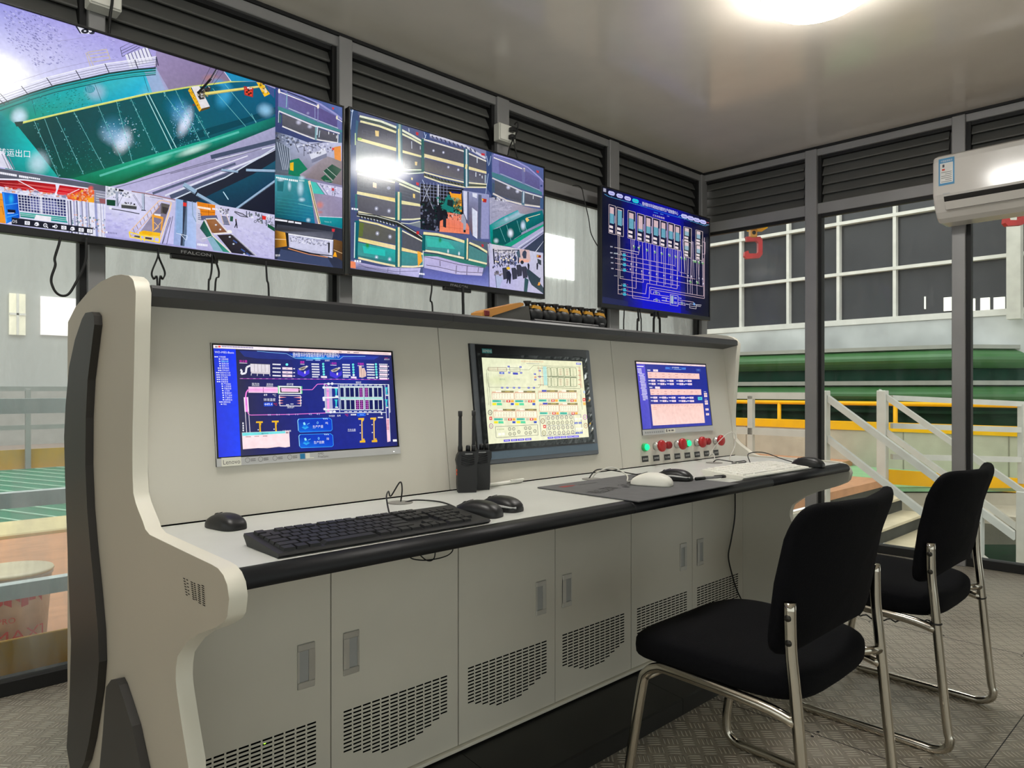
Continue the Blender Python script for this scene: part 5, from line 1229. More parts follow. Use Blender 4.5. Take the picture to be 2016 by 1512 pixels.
S.P([(1545, 470), (1735, 500), (1735, 700), (1550, 680)], (110, 112, 130), .8); S.LL([[(1570, 520+k*38), (1730, 545+k*38)] for k in range(4)], 9, (215, 215, 225)); S.P([(1620, 600), (1735, 612), (1735, 690), (1640, 680)], (150, 90, 96))
S.P([(190, 922), (1522, 1092), (1522, 1190), (190, 1038)], (26, 28, 42)); S.T('D5', 200, 1006, 66, W_, slope=.128)
for k, x in enumerate((445, 600, 748, 900, 1045, 1188, 1330, 1470)):
    y = 1012+(x-445)*.123
    if k in (0, 4, 6, 7): S.P([(x-42, y-32), (x+42, y-24), (x+42, y+36), (x-42, y+28)], W_); S.ring(x, y+2, 17, 7, (26, 28, 42), 10)
    elif k == 2: S.ring(x-8, y, 28, 12, W_, 12); S.L([(x+12, y+18), (x+38, y+44)], 14, W_); S.E(x-8, y, 8, 8, W_)
    elif k == 3: S.P([(x-42, y-10), (x-18, y-10), (x+6, y-34), (x+6, y+36), (x-18, y+14), (x-42, y+14)], W_); S.L([(x+16, y-28), (x+38, y), (x+16, y+30)], 12, W_)
    else: S.E(x, y-4, 34, 27, W_); S.E(x-12, y+4, 12, 9, (26, 28, 42)); S.L([(x-40, y+10), (x+2, y+30), (x+40, y+12)], 10, W_)
# --- bottom tile 2: pit with yellow railing
S.crop(200, 340, 8.4)
S.P([(50, 225), (1210, 455), (1205, 1190), (45, 1050)], [(226, 226, 244), (190, 186, 220), (196, 192, 238), (176, 172, 226)])
S.speck([(60, 640), (600, 700), (450, 980), (60, 900)], 50, 14, [(168, 164, 220), (200, 198, 240)], .6, 3)
S.P([(65, 240), (300, 285), (300, 330), (65, 430)], (200, 204, 214)); S.P([(210, 265), (350, 290), (350, 325), (215, 300)], (24, 26, 34)); S.P([(68, 450), (215, 462), (212, 558), (70, 545)], (14, 66, 46)); S.speck([(60, 240), (480, 320), (470, 420), (80, 420)], 60, 14, [(40, 44, 60), (240, 240, 248), (150, 150, 170), (60, 90, 120)], .9)
S.L([(235, 320), (245, 565)], 40, (160, 168, 190)); S.L([(250, 430), (258, 560)], 8, (30, 34, 60)); S.L([(665, 335), (672, 630)], 42, (178, 188, 212)); S.L([(688, 335), (692, 630)], 10, (60, 66, 90)); S.LL([[(360, 330), (260, 540)], [(500, 370), (645, 600)], [(515, 360), (660, 590)]], 6, (90, 94, 116)); S.P([(640, 615), (715, 622), (715, 636), (640, 632)], (50, 52, 66))
S.P([(310, 535), (565, 562), (560, 615), (312, 590)], (70, 72, 74)); S.P([(318, 515), (560, 545), (562, 562), (312, 535)], (206, 208, 214)); S.speck([(370, 500), (530, 510), (530, 545), (370, 530)], 8, 12, [(40, 40, 46)], 1); S.L([(150, 605), (345, 635), (610, 685)], 14, (44, 46, 60)); S.L([(160, 595), (340, 622)], 5, (220, 220, 236)); S.E(130, 590, 26, 24, (235, 235, 245))
S.L([(480, 315), (700, 345), (1200, 450)], 16, (150, 110, 110)); S.L([(690, 375), (1195, 478)], 14, (228, 220, 232)); S.LL([[(780, 400), (1000, 440)]], 8, (90, 90, 110))
S.P([(620, 985), (970, 498), (1115, 530), (945, 1060)], (128, 120, 142)); S.P([(970, 505), (1108, 532), (1050, 690), (960, 675)], (90, 84, 82)); S.P([(985, 560), (1095, 590), (1050, 690), (990, 660)], (60, 54, 56)); S.P([(620, 985), (780, 760), (850, 780), (830, 1010)], (150, 142, 168))
S.L([(440, 990), (930, 470), (975, 462), (1130, 490)], 14, (238, 196, 156)); S.L([(460, 1060), (560, 990), (940, 560)], 10, (226, 176, 130)); S.L([(1135, 495), (1110, 620), (940, 1150)], 22, (240, 206, 160)); S.LL([[(445+i*58, 990-i*61), (470+i*57, 1060-i*62)] for i in range(9)], 9, (150, 110, 90))
S.P([(815, 700), (845, 705), (850, 960), (825, 985)], (240, 170, 70)); S.P([(830, 690), (1000, 735), (1005, 775), (830, 735)], (238, 160, 50)); S.P([(975, 740), (1005, 745), (980, 960), (955, 960)], (236, 160, 60)); S.LL([[(850, 820), (930, 900), (850, 960)], [(850, 960), (985, 800)]], 10, (236, 190, 140)); S.P([(850, 680), (960, 690), (960, 722), (860, 705)], (240, 236, 240))
S.P([(600, 985), (680, 960), (960, 1000), (945, 1060), (610, 1030)], (246, 190, 30)); S.P([(650, 965), (820, 985), (810, 1040), (660, 1015)], (240, 176, 20)); S.LL([[(440, 985), (640, 1040), (950, 1075)], [(470, 1070), (700, 1110), (940, 1160)], [(620, 1030), (640, 1130)], [(690, 1040), (690, 1140)], [(855, 1060), (850, 1150)], [(440, 985), (460, 1080)], [(940, 1060), (935, 1165)]], 20, (248, 214, 60)); S.P([(530, 1040), (620, 1052), (615, 1085), (520, 1065)], (90, 86, 70)); S.P([(705, 1065), (815, 1080), (810, 1115), (705, 1100)], (80, 66, 50))
S.LL([[(1130, 740), (990, 1180)], [(1110, 740), (1040, 960), (985, 1170)], [(1160, 720), (1060, 1185)]], 10, (90, 88, 116)); S.dash(55, 975, 1, 34, 34, (240, 240, 250)); S.dash(95, 985, 6, 26, 26, (120, 118, 160), .1, .5)
# --- bottom tile 3: columns
S.P([(1212, 430), (1560, 500), (1555, 1255), (1170, 1195)], [(150, 178, 226), (178, 190, 226), (176, 196, 240), (150, 166, 214)])
S.P([(1330, 455), (1400, 465), (1350, 1215), (1285, 1205)], (50, 58, 78)); S.P([(1225, 435), (1330, 455), (1320, 1010), (1215, 1000)], (136, 170, 214)); S.P([(1385, 465), (1400, 466), (1390, 1010), (1340, 1210), (1320, 1210)], (90, 110, 136)); S.P([(1330, 490), (1388, 500), (1386, 558), (1330, 552)], (224, 50, 46)); S.LL([[(1215, 1000), (1400, 1045), (1385, 1120)], [(1290, 1020), (1370, 1110)]], 8, (220, 232, 250)); S.L([(1480, 470), (1490, 700), (1560, 840)], 10, (120, 150, 170))
# --- bottom tile 4: basins beside an open floor
S.crop(400, 340, 6.95)
S.P([(-110, 400), (200, 440), (970, 570), (970, 1175), (-110, 1060)], [(214, 214, 234), (206, 204, 232), (196, 194, 226), (190, 186, 228), (176, 172, 216)])
S.speck([(400, 700), (960, 850), (960, 1150), (700, 1120)], 70, 9, [(170, 166, 212), (206, 204, 240)], .6, 3, .5)
S.P([(-100, 395), (150, 440), (150, 590), (-60, 600), (-90, 500)], (226, 130, 24)); S.LL([[(62, 430), (60, 590)], [(-40, 530), (150, 545)]], 6, (150, 80, 10)); S.dash(-90, 455, 9, 20, 28, (250, 236, 220), .15, .15); S.dash(110, 478, 8, 20, 26, (236, 236, 244), .12, .2)
S.P([(-90, 590), (170, 580), (190, 640), (-90, 650)], (90, 96, 130)); S.speck([(170, 470), (340, 500), (340, 620), (260, 600)], 34, 11, [(40, 42, 50), (236, 236, 240), (120, 120, 130)], .95)
S.P([(240, 590), (310, 600), (350, 715), (260, 705)], (70, 74, 104)); S.LL([[(245, 610+k*20), (325+k*4, 618+k*20)] for k in range(5)], 6, (190, 192, 214)); S.LL([[(225, 560), (265, 700)], [(300, 570), (355, 705)]], 9, (222, 196, 176)); S.P([(355, 590), (398, 596), (392, 665), (352, 660)], (40, 84, 66))
S.P([(-110, 480), (-60, 500), (-30, 700), (-110, 700)], (200, 200, 220)); S.P([(-110, 690), (-30, 720), (70, 900), (-20, 960), (-110, 900)], (190, 186, 214)); S.LL([[(-85, 560), (-30, 570)], [(-85, 585), (-30, 595)], [(-85, 610), (-30, 620)], [(-85, 635), (-30, 645)]], 8, (40, 46, 76))
S.P([(0, 640), (110, 860), (370, 1095), (180, 1070), (-60, 760)], [(20, 80, 60), (30, 110, 90), (60, 150, 130), (40, 120, 110), (40, 70, 70)])
S.P([(20, 640), (150, 630), (320, 820), (170, 830), (105, 820)], [(150, 96, 56), (160, 108, 70), (134, 88, 66), (120, 80, 56), (140, 90, 50)]); S.L([(0, 640), (115, 860), (365, 1090)], 16, (226, 220, 208)); S.L([(20, 632), (160, 625), (330, 815)], 14, (226, 218, 206)); S.L([(130, 835), (380, 815)], 18, (236, 230, 222)); S.E(345, 800, 34, 18, (236, 234, 230))
S.P([(175, 850), (370, 840), (690, 1130), (380, 1095)], [(44, 38, 40), (50, 42, 42), (40, 40, 56), (34, 32, 40)]); S.LL([[(375, 835), (720, 1135)]], 10, (210, 210, 214)); S.L([(388, 850), (700, 1130)], 5, (60, 56, 56))
for x, y in ((350, 876), (402, 972), (548, 1108), (160, 712), (220, 775)): S.G(x, y, 20, 16, (230, 240, 255), 1)
for x, y in ((420, 935), (530, 1055), (600, 1108)): S.L([(x-24, y-14), (x+30, y+24)], 20, (60, 90, 160), .8)
S.P([(40, 890), (120, 880), (260, 1080), (130, 1065)], (136, 176, 196)); S.L([(-30, 905), (100, 870)], 8, (230, 230, 240)); S.dash(-95, 965, 6, 24, 30, (240, 240, 250), .1, .2)
S.P([(425, 635), (440, 632), (452, 700), (458, 755), (446, 755), (436, 712), (424, 750), (412, 748), (430, 690)], (30, 32, 46)); S.E(434, 638, 9, 11, (110, 60, 50))
S.LL([[(415, 525), (520, 555), (600, 605), (500, 590), (415, 535)]], 11, (60, 62, 72)); S.LL([[(430+k*26, 528+k*10), (446+k*26, 545+k*12)] for k in range(6)], 6, (90, 90, 104))
S.speck([(560, 520), (960, 590), (960, 720), (680, 660)], 60, 14, [(50, 54, 66), (240, 240, 248), (130, 130, 150), (70, 90, 84)], .9, 1, 1.3); S.LL([[(580, 520), (582, 590)], [(620, 528), (622, 600)], [(790, 570), (795, 690)], [(850, 640), (855, 720)]], 14, (84, 90, 110)); S.P([(795, 580), (848, 590), (848, 640), (800, 635)], (226, 44, 40)); S.P([(868, 690), (968, 745), (968, 800), (872, 740)], (20, 82, 58)); S.ring(752, 650, 20, 8, (40, 40, 50)); S.ring(700, 662, 16, 7, (60, 60, 70))
# --- right column
S.crop(530, 170, 12.6)
S.P([(128, 0), (1900, 420), (1900, 1512), (128, 1512)], [(60, 70, 130), (90, 110, 170), (60, 70, 120), (50, 62, 100)])
S.P([(200, 160), (420, 60), (1200, 360), (1790, 740), (1790, 1080), (1200, 860), (200, 480)], (108, 112, 168)); S.P([(430, 195), (1160, 470), (1680, 720), (1672, 1005), (1130, 770), (470, 540)], [(104, 96, 150), (96, 86, 140), (90, 82, 136), (84, 76, 130), (94, 84, 142), (100, 96, 150)])
S.L([(270, 40), (800, 190), (1250, 410), (1660, 670), (1800, 790)], 44, (150, 150, 205)); S.L([(420, 110), (1150, 400)], 30, (50, 58, 96)); S.L([(245, 120), (1170, 470)], 22, (244, 240, 240)); S.L([(420, 150), (400, 500)], 18, (140, 190, 200)); S.E(222, 95, 26, 60, (240, 230, 225)); S.E(1195, 470, 28, 60, (236, 226, 214)); S.E(1668, 740, 24, 50, (226, 222, 200)); S.L([(1680, 770), (1810, 850)], 18, (240, 238, 238))
S.P([(190, 470), (470, 560), (1210, 860), (1800, 1060), (1800, 1120), (1210, 960), (200, 570)], (66, 132, 136)); S.L([(460, 520), (1200, 820), (1700, 1010)], 20, (176, 190, 206))
S.P([(300, 655), (1120, 985), (1700, 1165), (1690, 1365), (1110, 1275), (300, 965)], [(92, 92, 100), (96, 94, 108), (80, 80, 92), (74, 76, 88), (104, 100, 120), (80, 82, 92)]); S.G(710, 870, 90, 80, (215, 215, 240), .8); S.G(990, 970, 80, 70, (215, 215, 240), .8); S.G(940, 640, 50, 50, (180, 180, 220), .6)
S.L([(210, 590), (1120, 960), (1230, 980), (1745, 1140)], 34, (222, 218, 228)); S.L([(300, 970), (700, 1130), (1090, 1275), (1250, 1310), (1700, 1375)], 34, (222, 220, 222)); S.LL([[(1195, 520), (1190, 860)], [(1118, 490), (1120, 760)]], 24, (130, 134, 180)); S.LL([[(1150, 980), (1140, 1300)]], 50, (120, 160, 170)); S.L([(1185, 960), (1170, 1180)], 26, (200, 214, 230)); S.L([(1240, 1070), (1220, 1240)], 22, (170, 190, 204))
S.L([(215, 600), (210, 880)], 20, (206, 214, 224)); S.P([(215, 660), (280, 690), (270, 900), (215, 880)], (60, 100, 104)); S.L([(1695, 1160), (1690, 1380)], 24, (210, 216, 226)); S.LL([[(1465, 1090), (1465, 1160)], [(1660, 1190), (1660, 1260)]], 18, (230, 230, 236)); S.E(1587, 1150, 14, 14, W_); S.P([(1740, 1120), (1790, 1150), (1790, 1400), (1720, 1380)], (70, 110, 130)); S.P([(1540, 480), (1600, 500), (1580, 550), (1560, 540)], (216, 60, 50))
S.crop(0, 0, 2.88)
S.P([(1556, 742), (1640, 765), (1735, 800), (1936, 803), (1936, 1060), (1556, 985)], [(60, 66, 80), (160, 170, 200), (180, 184, 214), (190, 192, 222), (120, 110, 124), (70, 84, 96)])
S.speck([(1560, 750), (1700, 790), (1700, 830), (1560, 800)], 50, 6, [(30, 34, 44), (210, 216, 236), (90, 100, 130)], .9); S.P([(1560, 790), (1640, 840), (1640, 970), (1560, 960)], (80, 92, 110)); S.LL([[(1565+k*14, 800+k*6), (1600+k*9, 960)] for k in range(6)], 3, (190, 200, 220))
S.P([(1640, 905), (1690, 892), (1745, 960), (1690, 1000), (1630, 985)], (0, 120, 88)); S.P([(1640, 920), (1660, 915), (1660, 965), (1640, 960)], (230, 180, 30)); S.P([(1695, 985), (1850, 880), (1936, 905), (1936, 1060), (1720, 1020)], [(160, 150, 170), (150, 140, 150), (120, 108, 112), (110, 96, 98), (130, 118, 124)])
S.P([(1750, 870), (1838, 838), (1850, 862), (1762, 898)], (214, 216, 232)); S.P([(1762, 898), (1850, 862), (1850, 885), (1765, 920)], (120, 124, 150)); S.P([(1830, 965), (1880, 925), (1935, 955), (1885, 1018)], (0, 70, 52)); S.P([(1815, 1005), (1840, 985), (1885, 1025), (1860, 1042)], (0, 84, 60)); S.LL([[(1830, 965), (1885, 1018)], [(1850, 948), (1905, 995)]], 2.5, (190, 206, 196)); S.P([(1890, 828), (1930, 820), (1932, 908), (1895, 895)], (226, 138, 50))
S.LL([[(1680, 800), (1790, 835)], [(1690, 830), (1830, 800)], [(1720, 820), (1720, 880)], [(1765, 810), (1768, 850)], [(1660, 790), (1690, 860)], [(1800, 820), (1830, 845)]], 3, (60, 62, 80)); S.speck([(1700, 800), (1890, 810), (1880, 860), (1720, 870)], 40, 5, [(40, 42, 56), (230, 232, 244)], .85); S.P([(1880, 830), (1893, 833), (1890, 846), (1880, 843)], (226, 60, 50)); S.T('Camera 11', 1838, 1022, 10, (200, 225, 210), .08)
S.crop(400, 340, 6.95)
S.P([(970, 10), (1420, 60), (1900, 160), (1900, 755), (970, 610)], (130, 126, 160))
S.P([(970, 20), (1300, 40), (1440, 95), (1525, 695), (970, 605)], [(70, 160, 175), (60, 150, 160), (16, 140, 140), (0, 110, 150), (0, 76, 86)]); S.P([(1000, 60), (1100, 70), (1080, 250), (1000, 240)], (0, 76, 84), .6)
for x, y, rx, ry in ((1320, 200, 60, 150), (1340, 60, 60, 40), (1170, 170, 34, 90), (1340, 360, 60, 40), (1050, 90, 70, 30), (1430, 640, 40, 40)): S.G(x, y, rx, ry, (190, 220, 235), .85)
S.LL([[(1000, 330+k*44), (1300, 370+k*44), (1490, 400+k*44)] for k in range(6)], 3, (60, 170, 170), .7); S.L([(1290, 415), (1490, 460)], 5, (140, 220, 220), .8); S.dash(985, 45, 7, 24, 22, (235, 245, 245), .17, .2); S.dash(1160, 75, 5, 26, 26, (240, 245, 245), .12, .2); S.dash(1300, 88, 4, 20, 14, (200, 225, 225), .1, .3)
S.P([(1440, 100), (1545, 125), (1662, 285), (1490, 272)], (70, 190, 180)); S.P([(1545, 120), (1900, 190), (1900, 330), (1660, 285)], (196, 192, 224)); S.LL([[(1540, 130), (1660, 290)], [(1590, 140), (1700, 290)], [(1780, 200), (1760, 300)], [(1800, 220), (1790, 310)]], 7, (90, 96, 120)); S.speck([(1600, 140), (1890, 200), (1890, 290), (1700, 270)], 26, 9, [(90, 96, 124), (236, 236, 246)], .8)
S.P([(1488, 275), (1660, 288), (1900, 330), (1900, 605), (1570, 592)], [(140, 130, 150), (150, 140, 168), (150, 142, 176), (140, 130, 160), (156, 146, 170)]); S.G(1590, 430, 70, 70, (220, 120, 90), .7); S.G(1590, 530, 60, 30, (200, 110, 90), .6)
S.P([(1570, 592), (1900, 606), (1900, 755), (1590, 690)], [(20, 160, 165), (0, 140, 150), (0, 110, 130), (10, 130, 140)]); S.L([(1570, 590), (1900, 602)], 8, (220, 220, 235)); S.L([(1440, 100), (1500, 350), (1585, 690)], 34, (226, 206, 170)); S.L([(1455, 150), (1520, 420), (1590, 680)], 8, (40, 36, 36)); S.T('Camera 12', 1650, 665, 22, (190, 225, 225), .09); S.P([(1752, 195), (1788, 200), (1786, 238), (1752, 232)], (190, 60, 70))
S.P([(970, 608), (1590, 695), (1900, 757), (1900, 1310), (970, 1180)], [(16, 18, 26), (38, 42, 54), (40, 46, 66), (48, 54, 76), (40, 48, 70)])
S.P([(1000, 700), (1780, 800), (1760, 900), (1160, 820), (980, 780)], [(66, 70, 84), (70, 74, 88), (110, 112, 126), (120, 122, 138), (50, 48, 50)], .8); S.P([(970, 780), (1112, 812), (1140, 1000), (970, 1025)], [(100, 66, 26), (230, 168, 60), (220, 150, 40), (90, 60, 20)]); S.P([(1780, 900), (1900, 930), (1900, 1200), (1775, 1120)], [(120, 84, 40), (90, 60, 30), (70, 50, 36), (90, 64, 40)]); S.L([(970, 903), (1160, 910)], 6, (250, 226, 190)); S.L([(1780, 1045), (1900, 1095)], 6, (236, 200, 150))
S.P([(1115, 820), (1160, 830), (1175, 1000), (1135, 1000)], (30, 28, 30)); S.P([(1155, 828), (1775, 918), (1765, 1160), (1165, 1015)], (186, 186, 212)); S.P([(1170, 860), (1700, 930), (1700, 1085), (1180, 1010)], (202, 202, 228)); S.speck([(1170, 855), (1700, 930), (1690, 1000), (1180, 940)], 170, 9, [(60, 62, 78), (120, 122, 146), (236, 236, 248), (150, 150, 176)], .85, .8, 1.4); S.L([(1155, 832), (1775, 920)], 18, (236, 236, 244)); S.L([(1740, 920), (1738, 1150)], 34, (220, 220, 238)); S.P([(1705, 945), (1728, 948), (1724, 1090), (1706, 1085)], (16, 16, 20)); S.L([(1170, 1020), (1450, 1095), (1760, 1130)], 12, (20, 12, 12)); S.L([(1150, 1030), (1440, 1112), (1700, 1150)], 12, (214, 140, 90)); S.P([(1050, 1040), (1700, 1160), (1780, 1290), (1000, 1180)], (70, 84, 124), .55)
S.dash(972, 622, 9, 19, 24, W_, .13, .1); S.dash(1155, 650, 4, 19, 24, W_, .1, .1); S.dash(1245, 662, 5, 18, 24, W_, .14, .15); S.T('镀锌', 975, 1140, 34, W_); S.P([(1755, 755), (1798, 760), (1790, 800), (1758, 796)], (206, 50, 60)); S.P([(1770, 1140), (1790, 1085), (1800, 1075), (1812, 1085), (1826, 1145)], (250, 170, 30))
S.L([(967, -60), (967, 1180)], 4, (60, 64, 80))
S.build('display', t_left)

# ---- middle screen: grid of basin cameras
S = tv_picture(PX2, g2); S.fill([(70, 80, 120), (90, 100, 150), (80, 90, 140), (60, 70, 110)])
CR, TE, GY = (232, 222, 168), (30, 96, 104), (88, 88, 100)
def basin_row(up, lo, c, glow=()):
    S.P(up+lo[::-1], c)
    for x, y in glow: S.G(x, y, 34, 40, (215, 220, 250), .7); S.E(x, y, 7, 9, (255, 255, 255))
S.crop(680, 200, 7.2)
S.P([(60, 90), (1130, 410), (1130, 560), (800, 390), (180, 210), (60, 180)], (84, 92, 128)); S.P([(62, 100), (180, 150), (120, 1512), (62, 1512)], (56, 78, 118)); S.LL([[(100, 130), (70, 420)], [(70, 640), (66, 980)], [(65, 140), (100, 170), (110, 120)]], 8, (200, 214, 236))
def col1(dy, k=1.0): return lambda P: [(x, y+dy) for x, y in P]
A1 = [(190, 290), (720, 440), (1100, 620)]; B1 = [(150, 545), (730, 700), (1110, 790)]; C1 = [(150, 640), (730, 990), (1110, 985)]
basin_row([(190, 310), (720, 450), (800, 490), (1110, 640)], [(160, 560), (720, 690), (800, 710), (1110, 790)], [(70, 72, 84)]*2+[(74, 76, 90)]*2+[(84, 84, 96)]*4)
basin_row([(150, 580), (730, 720), (800, 740), (1110, 820)], [(150, 980), (730, 985), (800, 985), (1110, 975)], [(120, 130, 140), (110, 112, 126), (78, 84, 98), (76, 84, 100), (80, 92, 100), (80, 92, 100), (120, 128, 130), (150, 160, 160)])
for g_ in ((240, 420, 330, 40), (600, 470, 160, 60), (830, 840, 120, 50)):
    x, y, w_, h_ = g_; S.LL([[(x, y+h_*i), (x+w_, y+h_*i+w_*.2)] for i in range(3)]+[[(x+w_*i/5, y+w_*.2*i/5), (x+w_*i/5, y+w_*.2*i/5+h_*2)] for i in range(6)], 3, (126, 130, 150), .5)
S.L([(200, 228), (500, 295), (760, 395), (960, 500), (1110, 590)], 30, (226, 230, 206)); S.L([(195, 258), (500, 330), (740, 430), (950, 535), (1100, 610)], 34, (76, 88, 84)); S.L([(210, 300), (480, 365), (720, 450)], 30, (230, 224, 176)); S.L([(800, 470), (960, 545), (1105, 625)], 26, (226, 226, 190))
S.P([(175, 532), (720, 672), (725, 722), (170, 575)], (232, 224, 164)); S.P([(800, 700), (1110, 785), (1110, 812), (800, 738)], (228, 220, 164)); S.E(200, 552, 34, 18, (150, 200, 80), .7)
S.P([(725, 310), (755, 320), (750, 1000), (715, 1000)], (64, 106, 134)); S.P([(755, 320), (785, 330), (795, 1000), (750, 1000)], (150, 172, 160)); S.P([(785, 330), (805, 340), (815, 980), (790, 980)], (70, 108, 124)); S.L([(755, 400), (762, 970)], 18, (222, 216, 158))
S.P([(150, 280), (185, 300), (160, 560), (130, 650)], (60, 100, 124)); S.L([(140, 470), (140, 640)], 14, (190, 214, 160))
S.P([(420, 428), (476, 436), (472, 515), (426, 508)], (228, 200, 134)); S.P([(985, 864), (1020, 868), (1014, 920), (988, 914)], (222, 196, 134)); S.P([(1000, 440), (1040, 448), (1035, 492), (1004, 482)], (190, 50, 60)); S.LL([[(940, 575), (942, 680)], [(1063, 640), (1063, 690)], [(900, 390), (905, 440)]], 10, (190, 198, 214))
S.P([(1110, 430), (1200, 450), (1160, 1100), (1115, 1100)], (50, 72, 120)); S.LL([[(1120, 440), (1140, 520)], [(1150, 470), (1110, 580)], [(1120, 780), (1125, 960)], [(1090, 1120), (1130, 1200)]], 7, (190, 205, 235))
# second basin row, first column
S.L([(150, 975), (420, 1030), (700, 1100), (900, 1190), (1080, 1265)], 34, (214, 222, 196)); S.L([(150, 1010), (400, 1070), (690, 1130), (1085, 1300)], 26, (88, 100, 98)); S.L([(170, 1045), (450, 1100), (700, 1165)], 26, (232, 222, 168)); S.L([(760, 1180), (1080, 1310)], 24, (226, 226, 196)); S.L([(660, 980), (800, 985), (1110, 980)], 18, (206, 220, 190)); S.L([(680, 1010), (900, 1038), (1110, 1020)], 14, (210, 226, 206)); S.L([(700, 995), (900, 1012), (1110, 1000)], 16, (70, 96, 84))
S.P([(165, 1065), (700, 1175), (705, 1395), (165, 1290)], [(92, 98, 104), (88, 92, 104), (104, 104, 116), (96, 100, 108)]); S.P([(765, 1200), (1085, 1320), (1090, 1470), (765, 1410)], (88, 92, 104)); S.LL([[(170, 1110+45*i), (700, 1215+42*i)] for i in range(4)]+[[(190+64*i, 1090+14*i), (190+64*i, 1230+14*i)] for i in range(9)], 3, (140, 150, 160), .55); S.LL([[(775, 1250+44*i), (960, 1300+44*i)] for i in range(3)], 3, (140, 150, 160), .5)
S.P([(388, 1165), (440, 1180), (440, 1250), (388, 1235)], (246, 206, 176)); S.P([(955, 1318), (985, 1326), (985, 1385), (957, 1376)], (238, 208, 128)); S.E(612, 1245, 26, 24, (176, 180, 200), .8); S.P([(1000, 1155), (1042, 1165), (1038, 1205), (1004, 1195)], (200, 46, 60)); S.P([(930, 1090), (955, 1095), (952, 1130), (932, 1122)], (226, 214, 160))
S.crop(680, 380, 7.2)
basin_row([(170, 60), (705, 150)], [(175, 290), (705, 385)], [(90, 90, 98), (104, 104, 116), (98, 98, 112), (84, 84, 94)], [(437, 242), (615, 272)]); basin_row([(790, 165), (1095, 220)], [(780, 390), (1090, 365)], (92, 92, 106))
S.P([(165, 0), (700, 92), (705, 148), (160, 42)], [(236, 226, 170), (240, 212, 120), (236, 222, 160), (232, 224, 176)]); S.P([(770, 118), (1095, 175), (1095, 210), (770, 170)], (230, 222, 168))
S.L([(180, 290), (450, 350), (720, 385)], 24, (232, 226, 190)); S.L([(790, 392), (950, 388), (1095, 370)], 22, (228, 226, 190)); S.L([(160, 330), (430, 360), (740, 440), (1100, 660)], 60, (44, 46, 46)); S.LL([[(180, 318), (440, 352), (740, 430), (1000, 580), (1105, 655)], [(160, 350), (430, 405), (700, 480)]], 10, (210, 214, 206)); S.LL([[(200+44*i, 330+9*i), (216+44*i, 385+9*i)] for i in range(13)], 16, (30, 34, 30)); S.L([(780, 440), (900, 450), (1090, 405)], 12, (206, 210, 196)); S.P([(900, 460), (1095, 410), (1070, 510)], (120, 130, 140))
basin_row([(195, 430), (715, 540)], [(175, 650), (715, 745)], [(96, 96, 76), (92, 92, 96), (88, 88, 92), (90, 92, 84)], [(450, 592), (628, 636)]); S.P([(200, 440), (260, 450), (240, 640), (185, 640)], (96, 116, 40), .7)
basin_row([(800, 560), (1095, 700)], [(800, 780), (1090, 860)], (84, 86, 96))
basin_row([(170, 720), (705, 820)], [(175, 935), (705, 1045)], [(50, 150, 146), (40, 176, 170), (50, 140, 140), (70, 150, 150)], [(437, 928), (622, 955)]); S.P([(240, 770), (560, 820), (560, 910), (260, 870)], (40, 196, 186), .8); S.G(310, 760, 40, 70, (40, 140, 30), .9); S.P([(170, 900), (700, 990), (705, 1045), (175, 935)], (50, 110, 116), .8)
basin_row([(790, 840), (1095, 890)], [(780, 1045), (1090, 1030)], [(60, 150, 150), (76, 140, 140), (70, 130, 136), (70, 140, 140)])
S.P([(160, 648), (715, 760), (720, 822), (170, 702)], [(226, 208, 110), (240, 220, 176), (240, 220, 186), (240, 222, 140)]); S.P([(770, 778), (1100, 862), (1100, 888), (775, 830)], (240, 216, 150)); S.L([(190, 408), (450, 460), (715, 545)], 26, (234, 222, 166)); S.L([(800, 550), (1100, 700)], 18, (236, 232, 206)); S.L([(180, 940), (450, 1000), (720, 1052)], 28, (236, 222, 176)); S.L([(770, 1052), (950, 1055), (1095, 1040)], 26, (236, 226, 190))
for y0, y1 in ((0, 400), (500, 1060)): S.P([(708, y0), (740, y0), (735, y1), (700, y1)], (30, 100, 106)); S.P([(770, y0), (795, y0+20), (790, y1), (765, y1)], (40, 104, 112)); S.P([(738, y0), (770, y0), (768, y1), (735, y1)], (170, 190, 160)); S.L([(752, y0), (748, y1)], 20, (226, 214, 166))
S.P([(130, 420), (195, 410), (165, 960), (120, 940)], (0, 96, 108)); S.L([(135, 440), (125, 940)], 14, (206, 226, 222)); S.L([(150, 40), (150, 280)], 30, (44, 112, 116)); S.L([(1098, 640), (1095, 1050)], 12, (206, 222, 226)); S.P([(1100, 60), (1130, 60), (1135, 980), (1105, 900)], (66, 84, 130)); S.P([(1005, 550), (1042, 556), (1036, 602), (1000, 592)], (204, 44, 44))
S.P([(60, 960), (180, 1000), (500, 1060), (800, 1075), (1060, 1070), (1030, 1220), (60, 1085)], [(80, 90, 130), (180, 172, 214), (176, 170, 214), (196, 190, 234), (190, 186, 230), (186, 182, 228), (90, 96, 130)]); S.LL([[(180, 1025), (300, 1070), (700, 1125), (1020, 1115)], [(180, 1050), (760, 1170)], [(600, 1080), (595, 1140)], [(768, 1080), (765, 1160)]], 6, (90, 88, 120)); S.P([(66, 985), (140, 995), (145, 1090), (66, 1078)], (236, 136, 96)); S.dash(85, 235, 3, 34, 26, W_, .1); S.dash(125, 970, 3, 34, 28, W_, .05)
